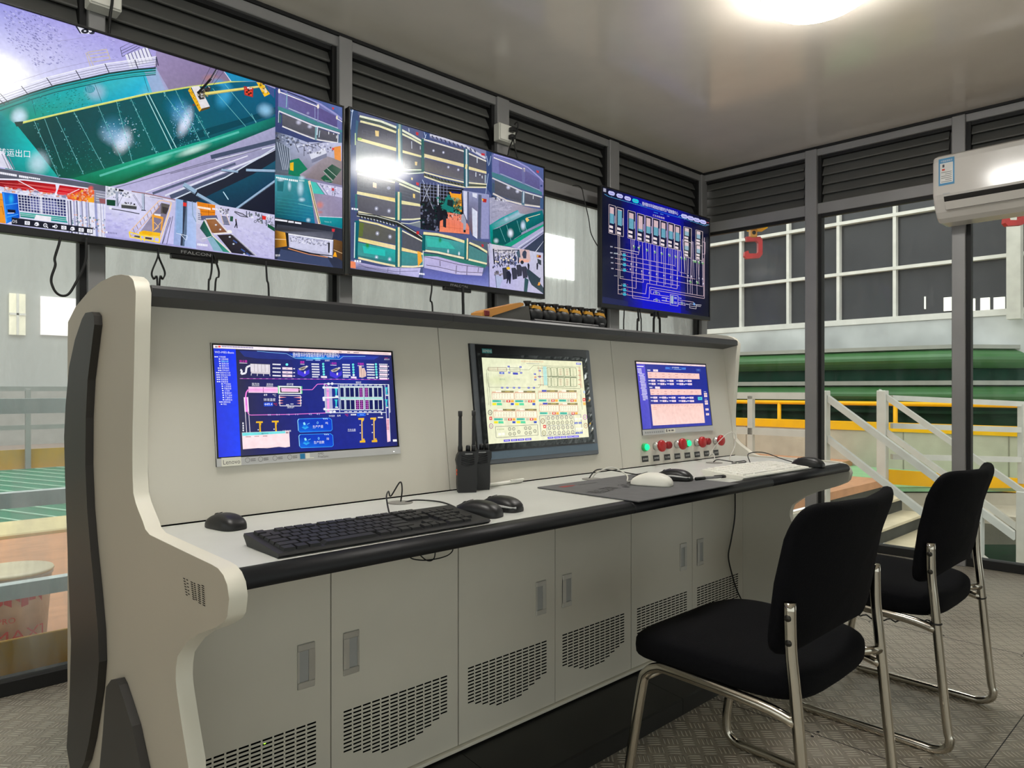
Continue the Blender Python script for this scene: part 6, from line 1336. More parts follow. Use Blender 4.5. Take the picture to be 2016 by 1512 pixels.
# second column
S.crop(680, 200, 7.2)
S.P([(1190, 460), (2000, 680), (2016, 720), (2016, 830), (1700, 660), (1200, 520)], (120, 124, 160)); S.L([(1200, 480), (1400, 530), (1700, 630), (1990, 800)], 30, (200, 200, 214)); S.LL([[(1230+60*i, 490+19*i), (1250+60*i, 530+19*i)] for i in range(11)], 16, (50, 54, 84))
S.crop(860, 300, 9.16)
S.P([(-260, -190), (500, -60), (905, 170), (905, 380), (500, 255), (-260, 80)], [(66, 66, 78), (78, 78, 92), (76, 76, 88), (84, 84, 98), (78, 78, 90), (70, 70, 80)]); S.P([(-260, 110), (500, 300), (905, 400), (880, 560), (500, 520), (-260, 340)], [(78, 76, 88), (88, 86, 104), (80, 80, 94), (90, 92, 106), (130, 128, 130), (110, 106, 104)])
S.L([(-260, -230), (60, -140), (480, -20), (915, 165)], 26, (220, 216, 206)); S.P([(-275, 25), (490, 215), (490, 275), (-275, 90)], (228, 214, 164)); S.P([(575, 255), (915, 350), (915, 390), (575, 310)], (226, 212, 160)); S.L([(-240, 370), (100, 460), (500, 545), (900, 578)], 26, (228, 220, 184)); S.L([(-240, 420), (80, 520), (480, 590), (900, 605)], 40, (80, 86, 74)); S.LL([[(-220+60*i, 395+17*i), (-195+60*i, 440+17*i)] for i in range(12)], 14, (30, 34, 28)); S.L([(-230, 450), (80, 555), (480, 632), (905, 632)], 24, (230, 222, 186))
S.P([(490, -60), (525, -60), (520, 640), (485, 620)], (30, 84, 100)); S.P([(525, -60), (552, -60), (550, 640), (520, 640)], (200, 214, 220)); S.P([(552, -60), (580, -40), (575, 620), (550, 620)], (40, 92, 108)); S.L([(538, 220), (530, 300)], 40, (226, 214, 160)); S.P([(-280, -240), (-230, -230), (-225, 360), (-280, 360)], (28, 92, 92))
for x, y in ((208, 275), (388, 320), (-60, -20), (120, 10)): S.G(x, y, 30, 34, (215, 220, 250), .75); S.E(x, y, 8, 9, W_)
S.LL([[(730, 90), (732, 190)], [(706, 360), (704, 440)], [(820, 420), (820, 470)]], 16, (200, 206, 220)); S.E(778, 405, 12, 14, (200, 206, 222)); S.P([(806, 10), (870, 20), (868, 60), (806, 50)], (190, 44, 56)); S.P([(865, 400), (895, 410), (890, 560), (862, 550)], (150, 164, 180)); S.P([(895, -40), (1000, -10), (1000, 800), (900, 640)], (44, 66, 114)); S.LL([[(900, 60), (940, 240)], [(930, 380), (880, 760)], [(980, 60), (950, 220)]], 8, (180, 198, 230))
# workshop tile
S.P([(-300, 580), (480, 660), (480, 1480), (-300, 1400)], (16, 18, 28)); S.LL([[(-300+60*i, 560), (-300+60*i, 900)] for i in range(9)]+[[(-300, 620+60*i), (440, 680+60*i)] for i in range(4)], 7, (150, 156, 190)); S.L([(25, 590), (20, 960)], 20, (206, 208, 224)); S.LL([[(-240, 600), (-60, 1060)], [(-120, 600), (-260, 900)]], 12, (170, 174, 190))
S.P([(220, 720), (440, 745), (445, 1090), (300, 1000), (250, 800)], (240, 160, 40)); S.P([(250, 705), (430, 720), (430, 760), (260, 745)], (20, 24, 90))
S.speck([(-20, 820), (420, 850), (440, 1120), (100, 1060)], 120, 22, [(10, 60, 56), (24, 110, 100), (8, 30, 34), (60, 150, 130)], .95, 1, .4); S.P([(90, 1000), (200, 760), (300, 880), (295, 1100), (60, 1010)], (16, 120, 112)); S.P([(190, 860), (290, 870), (285, 1000), (180, 960)], (20, 40, 44)); S.speck([(300, 900), (430, 980), (440, 1110), (310, 1070)], 60, 12, [(20, 60, 50), (80, 150, 120), (10, 24, 24)], .9)
S.P([(-300, 1000), (50, 1060), (60, 1440), (-300, 1400)], (24, 26, 38)); S.speck([(-300, 860), (0, 900), (20, 1420), (-300, 1400)], 90, 18, [(10, 50, 46), (120, 124, 150), (14, 16, 24), (60, 66, 80)], .9)
S.P([(190, 1090), (440, 1130), (460, 1250), (190, 1230)], (232, 130, 104)); S.speck([(180, 1090), (450, 1110), (450, 1250), (190, 1230)], 50, 16, [(236, 140, 110), (60, 60, 74), (206, 200, 206), (30, 34, 44)], .9, .6, .2); S.P([(150, 1200), (480, 1260), (575, 1300), (580, 1480), (40, 1440), (50, 1250)], [(236, 130, 100), (232, 130, 110), (234, 126, 96), (236, 130, 100), (240, 140, 104), (236, 124, 90)]); S.LL([[(210, 1215), (215, 1400)], [(310, 1230), (315, 1420)], [(410, 1250), (410, 1440)], [(40, 1340), (580, 1400)]], 5, (190, 90, 70)); S.P([(105, 1140), (165, 1160), (160, 1370), (105, 1350)], (30, 34, 44)); S.P([(440, 1130), (500, 1100), (525, 1300), (505, 1440), (470, 1440), (470, 1290), (430, 1260)], (160, 160, 176)); S.P([(475, 1400), (515, 1405), (510, 1450), (475, 1445)], (20, 20, 26))
S.P([(455, 690), (940, 760), (930, 1560), (640, 1512), (470, 1100)], [(150, 156, 192), (150, 154, 196), (170, 170, 210), (110, 84, 90), (90, 90, 110)]); S.P([(480, 700), (545, 710), (540, 1230), (480, 1100)], (206, 208, 232)); S.P([(545, 712), (575, 715), (570, 1330), (540, 1230)], (90, 96, 126)); S.P([(640, 735), (725, 745), (720, 830), (640, 800)], (230, 232, 246)); S.P([(630, 1000), (725, 1070), (720, 1560), (640, 1500)], (226, 230, 246)); S.LL([[(640+18*i, 740), (645+18*i, 815)] for i in range(5)]+[[(640+16*i, 1010+10*i), (650+14*i, 1512)] for i in range(5)], 4, (150, 156, 190)); S.P([(745, 760), (805, 770), (780, 1560), (730, 1560)], (84, 92, 120)); S.P([(805, 790), (940, 800), (930, 1560), (790, 1560)], (146, 148, 192)); S.P([(805, 830), (895, 842), (890, 905), (830, 900)], (176, 40, 40)); S.P([(805, 830), (840, 850), (825, 880)], (240, 200, 30))
# lower basin tile of column two
S.crop(860, 430, 9.16)
S.P([(-250, 250), (0, 275), (480, 390), (560, 420), (905, 620), (890, 840), (-250, 620)], (50, 70, 84)); S.P([(560, 380), (905, 430), (905, 610)], (84, 96, 110)); S.P([(-240, 320), (0, 345), (490, 450), (485, 690), (-240, 560)], [(60, 170, 160), (60, 170, 160), (80, 150, 156), (60, 130, 136), (60, 140, 140)]); S.P([(-200, 370), (200, 430), (330, 560), (-180, 520)], (60, 190, 176), .7); S.P([(570, 480), (900, 640), (890, 800), (560, 730)], (76, 132, 132)); S.G(50, 400, 40, 70, (30, 130, 60), .9)
S.L([(-250, 280), (0, 300), (240, 350), (500, 430)], 48, (232, 222, 168)); S.L([(575, 440), (740, 510), (910, 615)], 36, (230, 222, 172)); S.L([(-250, 590), (0, 620), (480, 720)], 36, (232, 222, 190)); S.L([(560, 740), (890, 815)], 32, (232, 224, 186)); S.P([(490, 390), (530, 390), (520, 740), (480, 720)], (30, 110, 110)); S.L([(545, 360), (535, 740)], 26, (232, 216, 168)); S.P([(-250, 640), (0, 660), (480, 740), (900, 840), (830, 900), (-250, 690)], (50, 120, 108)); S.P([(-270, 300), (-215, 310), (-215, 600), (-280, 590)], (10, 90, 96))
for x, y in ((193, 600), (390, 640)): S.G(x, y, 22, 50, (240, 245, 255), .95)
S.P([(-240, 690), (0, 695), (400, 800), (830, 880), (800, 1030), (340, 1010), (0, 945), (-240, 900)], [(190, 184, 224), (190, 180, 222), (184, 174, 216), (180, 174, 216), (196, 188, 224), (190, 180, 222), (190, 184, 226), (180, 176, 220)]); S.LL([[(-240, 700), (0, 745), (400, 840), (830, 885)], [(-200, 850), (0, 880), (400, 965), (820, 978)]], 9, (74, 64, 84)); S.LL([[(45, 770), (50, 870)], [(345, 850), (330, 1000)], [(535, 860), (525, 1020)], [(740, 885), (730, 965)]], 20, (120, 112, 140), .8); S.P([(-260, 900), (0, 950), (340, 1015), (800, 1035), (920, 850), (930, 1240), (-260, 1110)], [(96, 100, 160), (96, 100, 168), (94, 100, 176), (90, 96, 170), (70, 84, 130), (120, 128, 196), (110, 116, 190)])
S.P([(-360, 600), (-300, 620), (-270, 780), (-350, 880)], (240, 170, 60)); S.dash(-330, 990, 3, 34, 30, W_, .1, .15); S.P([(795, 460), (835, 470), (830, 520), (800, 510)], (190, 50, 60)); S.P([(905, 430), (975, 440), (960, 860), (890, 860)], (90, 84, 110)); S.L([(920, 460), (945, 820)], 20, (214, 220, 232))
# third column
S.crop(860, 300, 9.16)
S.P([(990, 20), (1945, 280), (1930, 1000), (990, 820)], [(90, 100, 150), (80, 96, 150), (70, 80, 120), (60, 76, 110)]); S.P([(1010, 40), (1560, 220), (1930, 520), (1930, 760), (1000, 420)], (112, 114, 168)); S.P([(1120, 120), (1570, 300), (1860, 460), (1860, 690), (1530, 550), (1130, 370)], [(100, 96, 146), (100, 96, 146), (96, 94, 146), (88, 84, 134), (92, 84, 140), (96, 92, 150)])
S.L([(1030, 30), (1400, 130), (1650, 260), (1860, 440), (1940, 520)], 26, (150, 148, 206)); S.L([(1030, 90), (1570, 295)], 18, (238, 232, 226)); S.L([(1580, 270), (1580, 340)], 30, (226, 212, 190)); S.P([(990, 350), (1150, 400), (1500, 540), (1900, 700), (1900, 760), (1500, 640), (1000, 440)], (66, 122, 132)); S.L([(1150, 380), (1500, 520), (1860, 670)], 14, (150, 170, 190))
S.P([(1045, 500), (1530, 700), (1870, 800), (1860, 950), (1520, 920), (1040, 740)], [(80, 82, 92), (92, 92, 106), (80, 80, 92), (76, 78, 90), (98, 98, 112), (78, 80, 92)]); S.G(1290, 625, 50, 50, (220, 222, 245), .85); S.G(1455, 695, 46, 46, (220, 222, 245), .85); S.L([(1000, 460), (1530, 690), (1900, 795)], 24, (206, 204, 210)); S.L([(1010, 740), (1250, 860), (1530, 930), (1870, 970)], 30, (214, 206, 200)); S.P([(1540, 270), (1590, 290), (1590, 560), (1540, 540)], (110, 112, 160), .8); S.P([(1540, 690), (1590, 700), (1580, 950), (1525, 935)], (90, 120, 140)); S.L([(1570, 690), (1560, 900)], 18, (196, 206, 220)); S.L([(1740, 770), (1738, 830)], 10, (220, 222, 230)); S.P([(1000, 540), (1040, 560), (1030, 720), (1000, 710)], (60, 84, 104)); S.P([(1870, 800), (1925, 830), (1920, 1010), (1860, 980)], (60, 90, 130)); S.P([(1800, 305), (1850, 320), (1846, 362), (1806, 350)], (190, 60, 70)); S.E(1890, 590, 20, 20, (50, 66, 120))
S.P([(945, 815), (1190, 830), (1300, 900), (1700, 990), (1930, 1020), (1930, 1560), (945, 1560)], [(160, 160, 186), (168, 166, 188), (164, 160, 182), (150, 140, 150), (110, 120, 140), (150, 150, 190), (150, 150, 180)]); S.speck([(960, 850), (1300, 920), (1400, 1000), (1000, 1180)], 60, 14, [(140, 140, 162), (180, 178, 200)], .7, 2); S.speck([(990, 790), (1260, 870), (1250, 900), (990, 830)], 24, 12, [(20, 22, 30), (214, 214, 226)], .95, 1.5, .3)
S.P([(945, 1310), (1150, 1180), (1460, 1030), (1490, 1090), (1600, 1110), (1000, 1390), (1010, 1700), (950, 1600)], [(0, 140, 140), (0, 165, 165), (20, 160, 170), (170, 190, 210), (120, 170, 180), (0, 150, 140), (0, 120, 110), (20, 130, 130)]); S.G(1250, 1200, 50, 50, (180, 200, 220), .8)
S.P([(1000, 1410), (1440, 1190), (1600, 1110), (1900, 1030), (1930, 1120), (1930, 1230), (1500, 1450), (1240, 1560), (1110, 1870), (1010, 1700)], [(0, 80, 80), (0, 84, 90), (0, 90, 100), (10, 110, 120), (0, 96, 110), (0, 90, 96), (0, 90, 90), (0, 100, 90), (0, 96, 80), (0, 76, 74)])
S.crop(860, 430, 9.16)
S.P([(1010, 250), (1060, 450), (1220, 480), (1500, 300), (1930, 90), (1930, 130), (1600, 320), (1310, 500), (1220, 490), (980, 460)], (0, 110, 84)); S.P([(1000, 200), (1500, 60), (1520, 280), (1220, 470), (1080, 450), (1010, 380)], (0, 84, 84)); S.P([(1200, 480), (1930, 90), (1930, 200), (1330, 500)], (20, 150, 120)); S.P([(1330, 500), (1930, 130), (1930, 600), (1560, 560)], (170, 168, 204)); S.P([(1560, 540), (1930, 260), (1930, 600), (1640, 590)], (50, 60, 84)); S.LL([[(1450, 520), (1930, 200)], [(1770, 590), (1930, 400)]], 14, (210, 214, 230)); S.L([(1500, 530), (1930, 240)], 20, (90, 96, 124))
S.G(1320, 260, 70, 100, (235, 240, 255), 1); S.G(1550, 120, 60, 110, (215, 225, 250), .95); S.LL([[(1440, 30), (1500, 240)], [(1560, 20), (1620, 240)], [(1130, 160), (1230, 420)], [(1250, 110), (1330, 400)]], 5, (130, 205, 205)); S.G(1060, 400, 60, 60, (210, 230, 240), .8)
S.P([(1590, 0), (1620, -30), (1665, 20), (1620, 60)], (228, 190, 120)); S.L([(1630, -20), (1860, -90)], 10, (226, 222, 190))
# yard tile with people
S.P([(935, 445), (990, 460), (1500, 540), (1905, 610), (1905, 1340), (935, 1230)], [(180, 180, 205), (200, 198, 220), (190, 186, 204), (196, 196, 216), (190, 186, 210), (178, 174, 224)]); S.P([(990, 470), (1400, 530), (1400, 620), (1000, 600)], (206, 200, 210)); S.L([(1030, 575), (1480, 560)], 14, (40, 44, 66)); S.P([(1490, 540), (1660, 560), (1680, 760), (1470, 770)], (206, 176, 176)); S.P([(1480, 720), (1650, 730), (1650, 780), (1470, 780)], (232, 170, 150))
S.LL([[(1010, 545), (1025, 820)], [(1090, 560), (1095, 800)], [(1390, 580), (1395, 760)], [(1455, 560), (1460, 800)]], 24, (34, 38, 56)); S.P([(1540, 590), (1580, 560), (1610, 600), (1600, 710), (1550, 710), (1525, 640)], (54, 64, 86)); S.P([(1420, 600), (1480, 560), (1500, 690), (1450, 700)], (70, 92, 110))
S.speck([(1040, 580), (1390, 560), (1400, 680), (1050, 690)], 110, 16, [(110, 106, 124), (226, 222, 230), (60, 64, 86)], .85, .5, .4); S.speck([(1050, 680), (1420, 660), (1420, 840), (1000, 880)], 130, 20, [(24, 30, 56), (34, 44, 84), (16, 18, 28), (60, 80, 140)], .95, .6, .1)
for x, y in ((1145, 715), (1190, 740), (1240, 715), (1320, 710), (1280, 745), (1365, 730), (1090, 775), (1050, 770)): S.E(x, y, 15, 15, (240, 226, 200))
for x, y in ((1165, 905), (1330, 905), (1420, 850), (1520, 880)): S.P([(x, y-20), (x+70, y-30), (x+110, y+30), (x+100, y+170), (x+20, y+190)], (56, 58, 76)); S.LL([[(x+20, y-20), (x+40, y+180)], [(x+60, y-20), (x+75, y+170)]], 8, (34, 36, 50))
S.speck([(1020, 940), (1170, 940), (1160, 1020), (1030, 1010)], 26, 16, [(60, 58, 60), (140, 130, 124)], .9); S.P([(1240, 960), (1290, 930), (1330, 1000), (1310, 1170), (1290, 1165), (1275, 1090), (1255, 1165), (1240, 1160), (1250, 1060)], (24, 28, 52)); S.E(1275, 890, 34, 26, (226, 186, 60)); S.P([(1620, 810), (1640, 790), (1660, 830), (1650, 920), (1630, 915)], (22, 24, 40)); S.P([(1785, 800), (1805, 780), (1815, 830), (1805, 910), (1785, 905)], (26, 28, 46)); S.E(1525, 780, 30, 34, (34, 36, 46))
S.P([(1605, 930), (1640, 900), (1840, 1060), (1860, 1045), (1840, 1140), (1905, 1230), (1905, 1340), (1690, 1180), (1640, 1080)], (44, 62, 74)); S.P([(1570, 1050), (1640, 1090), (1610, 1310), (1550, 1300)], (40, 78, 86)); S.P([(1800, 710), (1870, 740), (1870, 830), (1810, 800)], (54, 62, 72)); S.P([(1820, 1130), (1850, 1140), (1840, 1190), (1800, 1190)], (238, 160, 60)); S.P([(1790, 640), (1868, 650), (1866, 695), (1790, 690)], (130, 40, 30)); S.P([(1795, 645), (1830, 660), (1800, 690)], (236, 190, 80)); S.P([(1040, 1010), (1180, 1060), (1110, 1250), (1060, 1240)], (170, 180, 214)); S.L([(1040, 1010), (1060, 1240)], 10, (70, 84, 110)); S.L([(930, 440), (925, 1230)], 6, (50, 54, 80))
S.build('display', t_mid)

# ---- corner screen: process diagram
S = tv_picture(PX3, g3); S.fill((12, 16, 34))
S.crop(1170, 360, 8.4)
DK, BL = (10, 16, 44), (8, 12, 168)
S.P([(165, 75), (470, 160), (420, 2030), (80, 1995)], [(12, 16, 34), (12, 16, 60), (12, 16, 56), (18, 24, 50)]); S.P([(470, 160), (800, 255), (760, 2090), (420, 2030)], [(12, 16, 60), (10, 14, 150), (8, 10, 175), (12, 16, 56)]); S.P([(800, 255), (1450, 430), (1400, 2150), (760, 2090)], [(12, 16, 150), (12, 14, 150), (8, 10, 190), (6, 8, 195)]); S.P([(1450, 430), (1640, 490), (1590, 2190), (1400, 2150)], [(12, 16, 140), (12, 16, 60), (12, 14, 40), (8, 10, 130)]); S.P([(1640, 490), (1940, 600), (1880, 2230), (1590, 2190)], [(12, 16, 60), (12, 14, 24), (12, 14, 24), (12, 14, 40)])
S.P([(520, 1000), (800, 1050), (760, 1900), (480, 1860)], (8, 14, 100), .5); S.G(1050, 1900, 500, 180, (10, 14, 220), .6); S.P([(1500, 640), (1930, 760), (1880, 2200), (1480, 2100)], [(10, 12, 80), (12, 14, 28), (12, 14, 28), (10, 12, 60)], .7)
S.P([(80, 1880), (520, 1960), (520, 2060), (80, 1990)], (40, 46, 90), .6)
WH = (222, 208, 208); LB = (190, 190, 240)
def pill(x, y, c): S.P([(x-34, y-38), (x+30, y-24), (x+54, y), (x+50, y+30), (x+30, y+42), (x-34, y+26), (x-54, y), (x-52, y-24)], c); S.dash(x-30, y-8, 5, 13, 12, (110, 110, 180), .27, .2)
for x, y in ((322, 190), (456, 232), (586, 272)): pill(x, y, LB)
pill(714, 312, (20, 196, 214))
for x, y in ((1516, 555), (1620, 584), (1720, 614), (1822, 644)): pill(x, y, LB)
S.P([(190, 108), (235, 120), (232, 176), (186, 164)], (160, 160, 180)); S.L([(205, 205), (270, 245), (780, 385), (1000, 450), (1300, 545), (1500, 592), (1860, 710), (1930, 690)], 7, (70, 150, 200)); S.L([(780, 350), (820, 385)], 8, (60, 140, 220)); S.L([(1420, 560), (1460, 540)], 9, (60, 160, 230)); S.L([(900, 420), (1100, 480), (1400, 570)], 18, (10, 70, 200), .8)
for x, y in ((322, 235), (458, 280), (586, 320), (714, 355), (1516, 595), (1620, 628), (1720, 660), (1822, 690)): S.L([(x, y), (x, y+20)], 4, (120, 150, 200))
S.T('德州聚丰环保智能热镀锌生产线数据中心', 822, 378, 66, (232, 232, 250), .272, width=590); S.T('工艺流程画面', 985, 552, 34, (220, 200, 215), .27, width=200); S.dash(1010, 488, 6, 12, 12, (60, 140, 220), .27); S.dash(1115, 514, 5, 11, 12, (90, 150, 220), .27); S.dash(1228, 545, 3, 13, 14, (120, 130, 210), .27); S.dash(1880, 645, 3, 14, 12, (180, 90, 110), .25); S.dash(1870, 680, 4, 14, 10, (130, 140, 180), .2)
tanks = [(270, 372, 108, 465, .40), (398, 412, 112, 455, 0.05), (582, 465, 122, 450, .35), (735, 510, 116, 445, .85), (868, 548, 110, 435, .55), (990, 585, 114, 430, .45), (1115, 622, 108, 425, .40), (1240, 655, 102, 410, .45), (1350, 690, 98, 405, .40)]
for x, y, w_, h_, f in tanks:
    k = .28; ln = -.045
    def q(a, b): return (x+a*w_+ln*b*h_, y+b*h_+k*a*w_)
    S.P([q(0, 0), q(1, 0), q(1, 1), q(0, 1)], (14, 18, 54)); S.L([q(0, 0), q(1, 0), q(1, 1), q(0, 1), q(0, 0)], 6, (214, 196, 198))
    S.P([q(.16, .07), q(.76, .07), q(.76, .64), q(.16, .64)], (100, 160, 182)); S.P([q(.16, .07), q(.76, .07), q(.76, .07+.57*f), q(.16, .07+.57*f)], (206, 178, 184))
    for b0 in (.72, .87): S.P([q(.08, b0), q(.62, b0), q(.62, b0+.09), q(.08, b0+.09)], (226, 212, 216))
    S.P([q(.84, .34), q(.95, .34), q(.95, .60), q(.84, .60)], (150, 150, 190))
for x, y, w_, h_ in ((1498, 722, 128, 250), (1490, 955, 122, 255), (1698, 775, 112, 240), (1690, 1010, 106, 245)):
    q = lambda a, b: (x+a*w_-.045*b*h_, y+b*h_+.26*a*w_)
    S.P([q(0, 0), q(1, 0), q(1, 1), q(0, 1)], (14, 16, 36)); S.L([q(0, 0), q(1, 0), q(1, 1), q(0, 1), q(0, 0)], 6, (214, 196, 198)); S.P([q(.14, .06), q(.66, .06), q(.66, .55), q(.14, .55)], (140, 172, 190)); S.P([q(.14, .06), q(.66, .06), q(.66, .28), q(.14, .28)], (210, 190, 196))
    for b0 in (.62, .81): S.P([q(.1, b0), q(.6, b0), q(.6, b0+.13), q(.1, b0+.13)], (220, 206, 210))
PK = (206, 178, 190)
S.crop(1170, 460, 8.4)
for y0, y1, xe, c in ((232, 340, 740, WH), (335, 530, 1320, PK), (410, 600, 1350, PK), (490, 690, 1660, PK), (590, 790, 1780, PK)): S.L([(330, y0), (xe, y0+(xe-330)*.19)], 7, c)
for k, y in enumerate((218, 318, 396, 482, 576)): S.dash(262 if k != 1 else 255, y-8, 3, 14, 20, (170, 170, 186), .1, .2)
S.dash(315, 318, 5, 14, 22, (150, 160, 170), .1, .1); S.dash(305, 690, 5, 11, 14, (150, 150, 160), .1); S.dash(410, 705, 5, 11, 14, (150, 150, 160), .1)
for (x, y0, x2, y1) in ((400, 30, 360, 995), (425, 45, 400, 740)): S.L([(x, y0), (x2, y1)], 7, (214, 198, 196))
S.LL([[(400, 740), (790, 805), (800, 140)], [(360, 855), (430, 862)], [(360, 925), (430, 932)], [(355, 995), (440, 1002)], [(610, 90), (600, 1060), (1210, 1155)], [(500, 880), (665, 905), (690, 360)], [(500, 945), (820, 995), (850, 820), (1350, 905), (1390, 250)], [(500, 1010), (875, 1065), (890, 880), (1790, 1025), (1810, 400)], [(910, 920), (1800, 1062), (1835, 60)], [(910, 920), (905, 990), (1210, 1035)], [(590, 720), (770, 755), (770, 610)], [(790, 750), (1390, 855)], [(430, 290), (725, 350), (760, 190)], [(435, 290), (435, 345)]], 7, PK)
for x0, x1, y0, y1 in ((640, 625, 90, 690), (665, 655, 95, 300), (740, 735, 110, 250), (860, 855, 150, 430), (905, 895, 160, 820), (935, 915, 165, 770), (990, 985, 185, 460), (1030, 1010, 190, 840), (1055, 1035, 195, 790), (1110, 1105, 205, 500), (1150, 1130, 215, 860), (1180, 1155, 220, 840), (1240, 1225, 235, 520), (1270, 1250, 240, 880), (1300, 1275, 245, 850), (1340, 1330, 255, 545), (1375, 1355, 260, 880), (1410, 1390, 265, 620), (1440, 1430, 280, 700), (1470, 1490, 90, 640), (1500, 1490, 350, 640), (1530, 1525, 365, 980), (1560, 1545, 370, 660), (1600, 1565, 370, 990), (1625, 1600, 120, 1000), (1640, 1640, 130, 720), (1690, 1680, 400, 1000), (1710, 1720, 405, 830), (1740, 1720, 410, 700), (1795, 1780, 250, 860)): S.L([(x0, y0), (x1, y1)], 6, (196, 178, 200))
S.L([(1400, 630), (1510, 655)], 6, PK); S.L([(1800, 130), (1845, 140), (1835, 330), (1790, 330)], 6, PK)
for x, y in ((488, 360), (488, 432), (486, 520), (482, 608), (472, 860), (470, 935), (466, 1005)):
    S.P([(x-34, y-8), (x-10, y-24), (x+14, y-20), (x+36, y+2), (x+14, y+22), (x-20, y+18)], (56, 168, 196)); S.dash(x-20, y-36, 4, 12, 9, (170, 180, 210), .1); S.E(x-44, y-22, 6, 8, (150, 170, 150)); S.E(x+50, y-14, 7, 8, (190, 50, 60))
for x, y in ((735, 245), (870, 275), (1000, 305), (1115, 330), (1240, 355), (1345, 380), (655, 220), (1440, 400), (1498, 412), (1645, 450), (1675, 455), (1730, 470), (1790, 480), (1575, 790), (1690, 800)): S.G(x, y, 22, 30, (150, 190, 150), .95); S.E(x-10, y-16, 8, 10, (226, 220, 220)); S.E(x+8, y+8, 10, 12, (70, 150, 70))
for x, y in ((580, 590), (675, 605), (768, 620), (892, 650), (1014, 670), (1135, 690), (1250, 715), (1358, 735), (595, 505), (685, 515), (1540, 690), (1595, 700), (1720, 730), (1780, 740), (1530, 775), (1790, 820)): S.E(x, y, 9, 16, (206, 200, 214)); S.E(x+2, y+18, 8, 10, (120, 110, 150))
q = lambda a, b: (1230+a*130-.05*b*170, 1000+b*170+.17*a*130)
S.L([q(0, 0), q(1, 0), q(1, 1.0), q(0, 1.0), q(0, 0)], 6, (214, 198, 204)); S.P([q(.08, .1), q(.42, .1), q(.42, .85), q(.08, .85)], (160, 176, 196)); S.LL([[q(.5, .2), q(.85, .2)], [q(.5, .32), q(.85, .32)], [q(.5, .65), q(.85, .65)], [q(.5, .78), q(.85, .78)]], 8, (200, 196, 220))
for x, y in ((1000, 975), (1000, 1098), (1420, 1145)): S.L([(x-50, y+20), (x-48, y-16), (x+50, y), (x+50, y+34)], 5, (214, 206, 216)); S.E(x, y+4, 24, 14, (120, 140, 150)); S.dash(x-20, y-30, 3, 12, 10, (190, 190, 210), .15)
S.LL([[(1080, 1050), (1215, 1072)], [(1080, 1100), (1215, 1122)], [(1350, 1085), (1620, 1125)], [(1360, 1160), (1480, 1178)], [(1160, 1055), (1160, 1110)]], 7, PK); S.dash(1090, 1042, 7, 14, 14, (190, 190, 216), .15); S.dash(1090, 1092, 6, 14, 14, (190, 190, 216), .15); S.dash(1370, 1050, 4, 12, 12, (180, 180, 210), .15); S.dash(1485, 1150, 4, 13, 14, (190, 190, 216), .1)
S.L([(1550, 1150), (1660, 1165), (1655, 1235), (1548, 1220), (1550, 1150)], 6, (214, 206, 216)); S.L([(1560, 1190), (1650, 1200)], 6, (214, 206, 216)); S.P([(1610, 1130), (1640, 1140), (1640, 1180), (1612, 1172)], (110, 160, 220)); S.L([(1660, 1165), (1745, 1172)], 9, (200, 196, 206)); S.L([(1660, 1188), (1735, 1196)], 7, (200, 196, 206))
S.build('display', t_right)

# ---- left desk monitor
S = board_picture(D4, G1); S.fill([(40, 42, 78), (34, 44, 150), (34, 40, 130), (44, 46, 74)])
S.crop(380, 640, 4.8)
S.P([(400, 240), (900, 260), (1200, 1180), (440, 1240)], [(44, 44, 74), (38, 44, 110), (30, 40, 140), (48, 48, 78)]); S.P([(900, 260), (1500, 280), (1600, 1160), (1200, 1180)], [(36, 46, 120), (34, 50, 150), (32, 44, 146), (30, 40, 140)]); S.P([(1500, 280), (1870, 290), (1930, 1140), (1600, 1160)], [(34, 50, 150), (40, 44, 96), (36, 40, 100), (32, 44, 146)])
S.P([(186, 188), (1862, 262), (1862, 288), (188, 220)], (255, 226, 224)); S.P([(188, 188), (900, 220), (900, 250), (190, 220)], (250, 240, 246)); S.dash(205, 200, 2, 12, 14, (90, 80, 90), .045); S.E(245, 206, 14, 9, (236, 80, 80)); S.dash(268, 198, 20, 15, 12, (110, 100, 160), .045, .35); S.dash(1372, 252, 3, 9, 8, (90, 80, 90), .045); S.dash(1450, 255, 3, 9, 8, (90, 80, 90), .045); S.dash(1510, 258, 5, 10, 8, (110, 90, 90), .045); S.dash(1700, 266, 14, 10, 7, (200, 180, 190), .045, .2)
S.P([(190, 222), (398, 232), (442, 1240), (232, 1256)], [(24, 50, 210), (28, 60, 250), (30, 66, 250), (22, 44, 220)])
S.T('WD-MES-Basic', 200, 266, 27, W_, .035, width=182)
tree = [(0, 0), (40, 1), (40, 2), (42, 2), (42, 4), (26, 4), (28, 4), (8, 5), (9, 5), (10, 2), (11, 2), (11, 2), (52, 2), (54, 2), (54, 2), (56, 1), (56, 2), (58, 2), (58, 2), (58, 2), (24, 3), (38, 0)]
words = ['工控画面', '设备画面', '智能大屏', '能源大屏', '酸洗工艺', '镀锌曲线', '天车运行', '智能MES大屏', '设备MES大屏', '生产管理', '系统管理', '设备管理', '产线看板', '工单管理', '质量管理', '工艺库', '数据维护', '生产追溯', '产量统计', '报表查询', '报警管理', '帮助']
for i, ((dx, n), w_) in enumerate(zip(tree, words)):
    y = 306+i*21.3; x = 198+dx+i*.9; S.P([(x, y-10), (x+14, y-8), (x+14, y+1), (x, y)], W_); 
    if dx < 30: S.P([(x+18, y-10), (x+32, y-8), (x+32, y+1), (x+18, y)], W_)
    S.T(w_, x+(38 if dx < 30 else 22), y+2, 17, (170, 250, 250) if i == 2 else W_, .03)
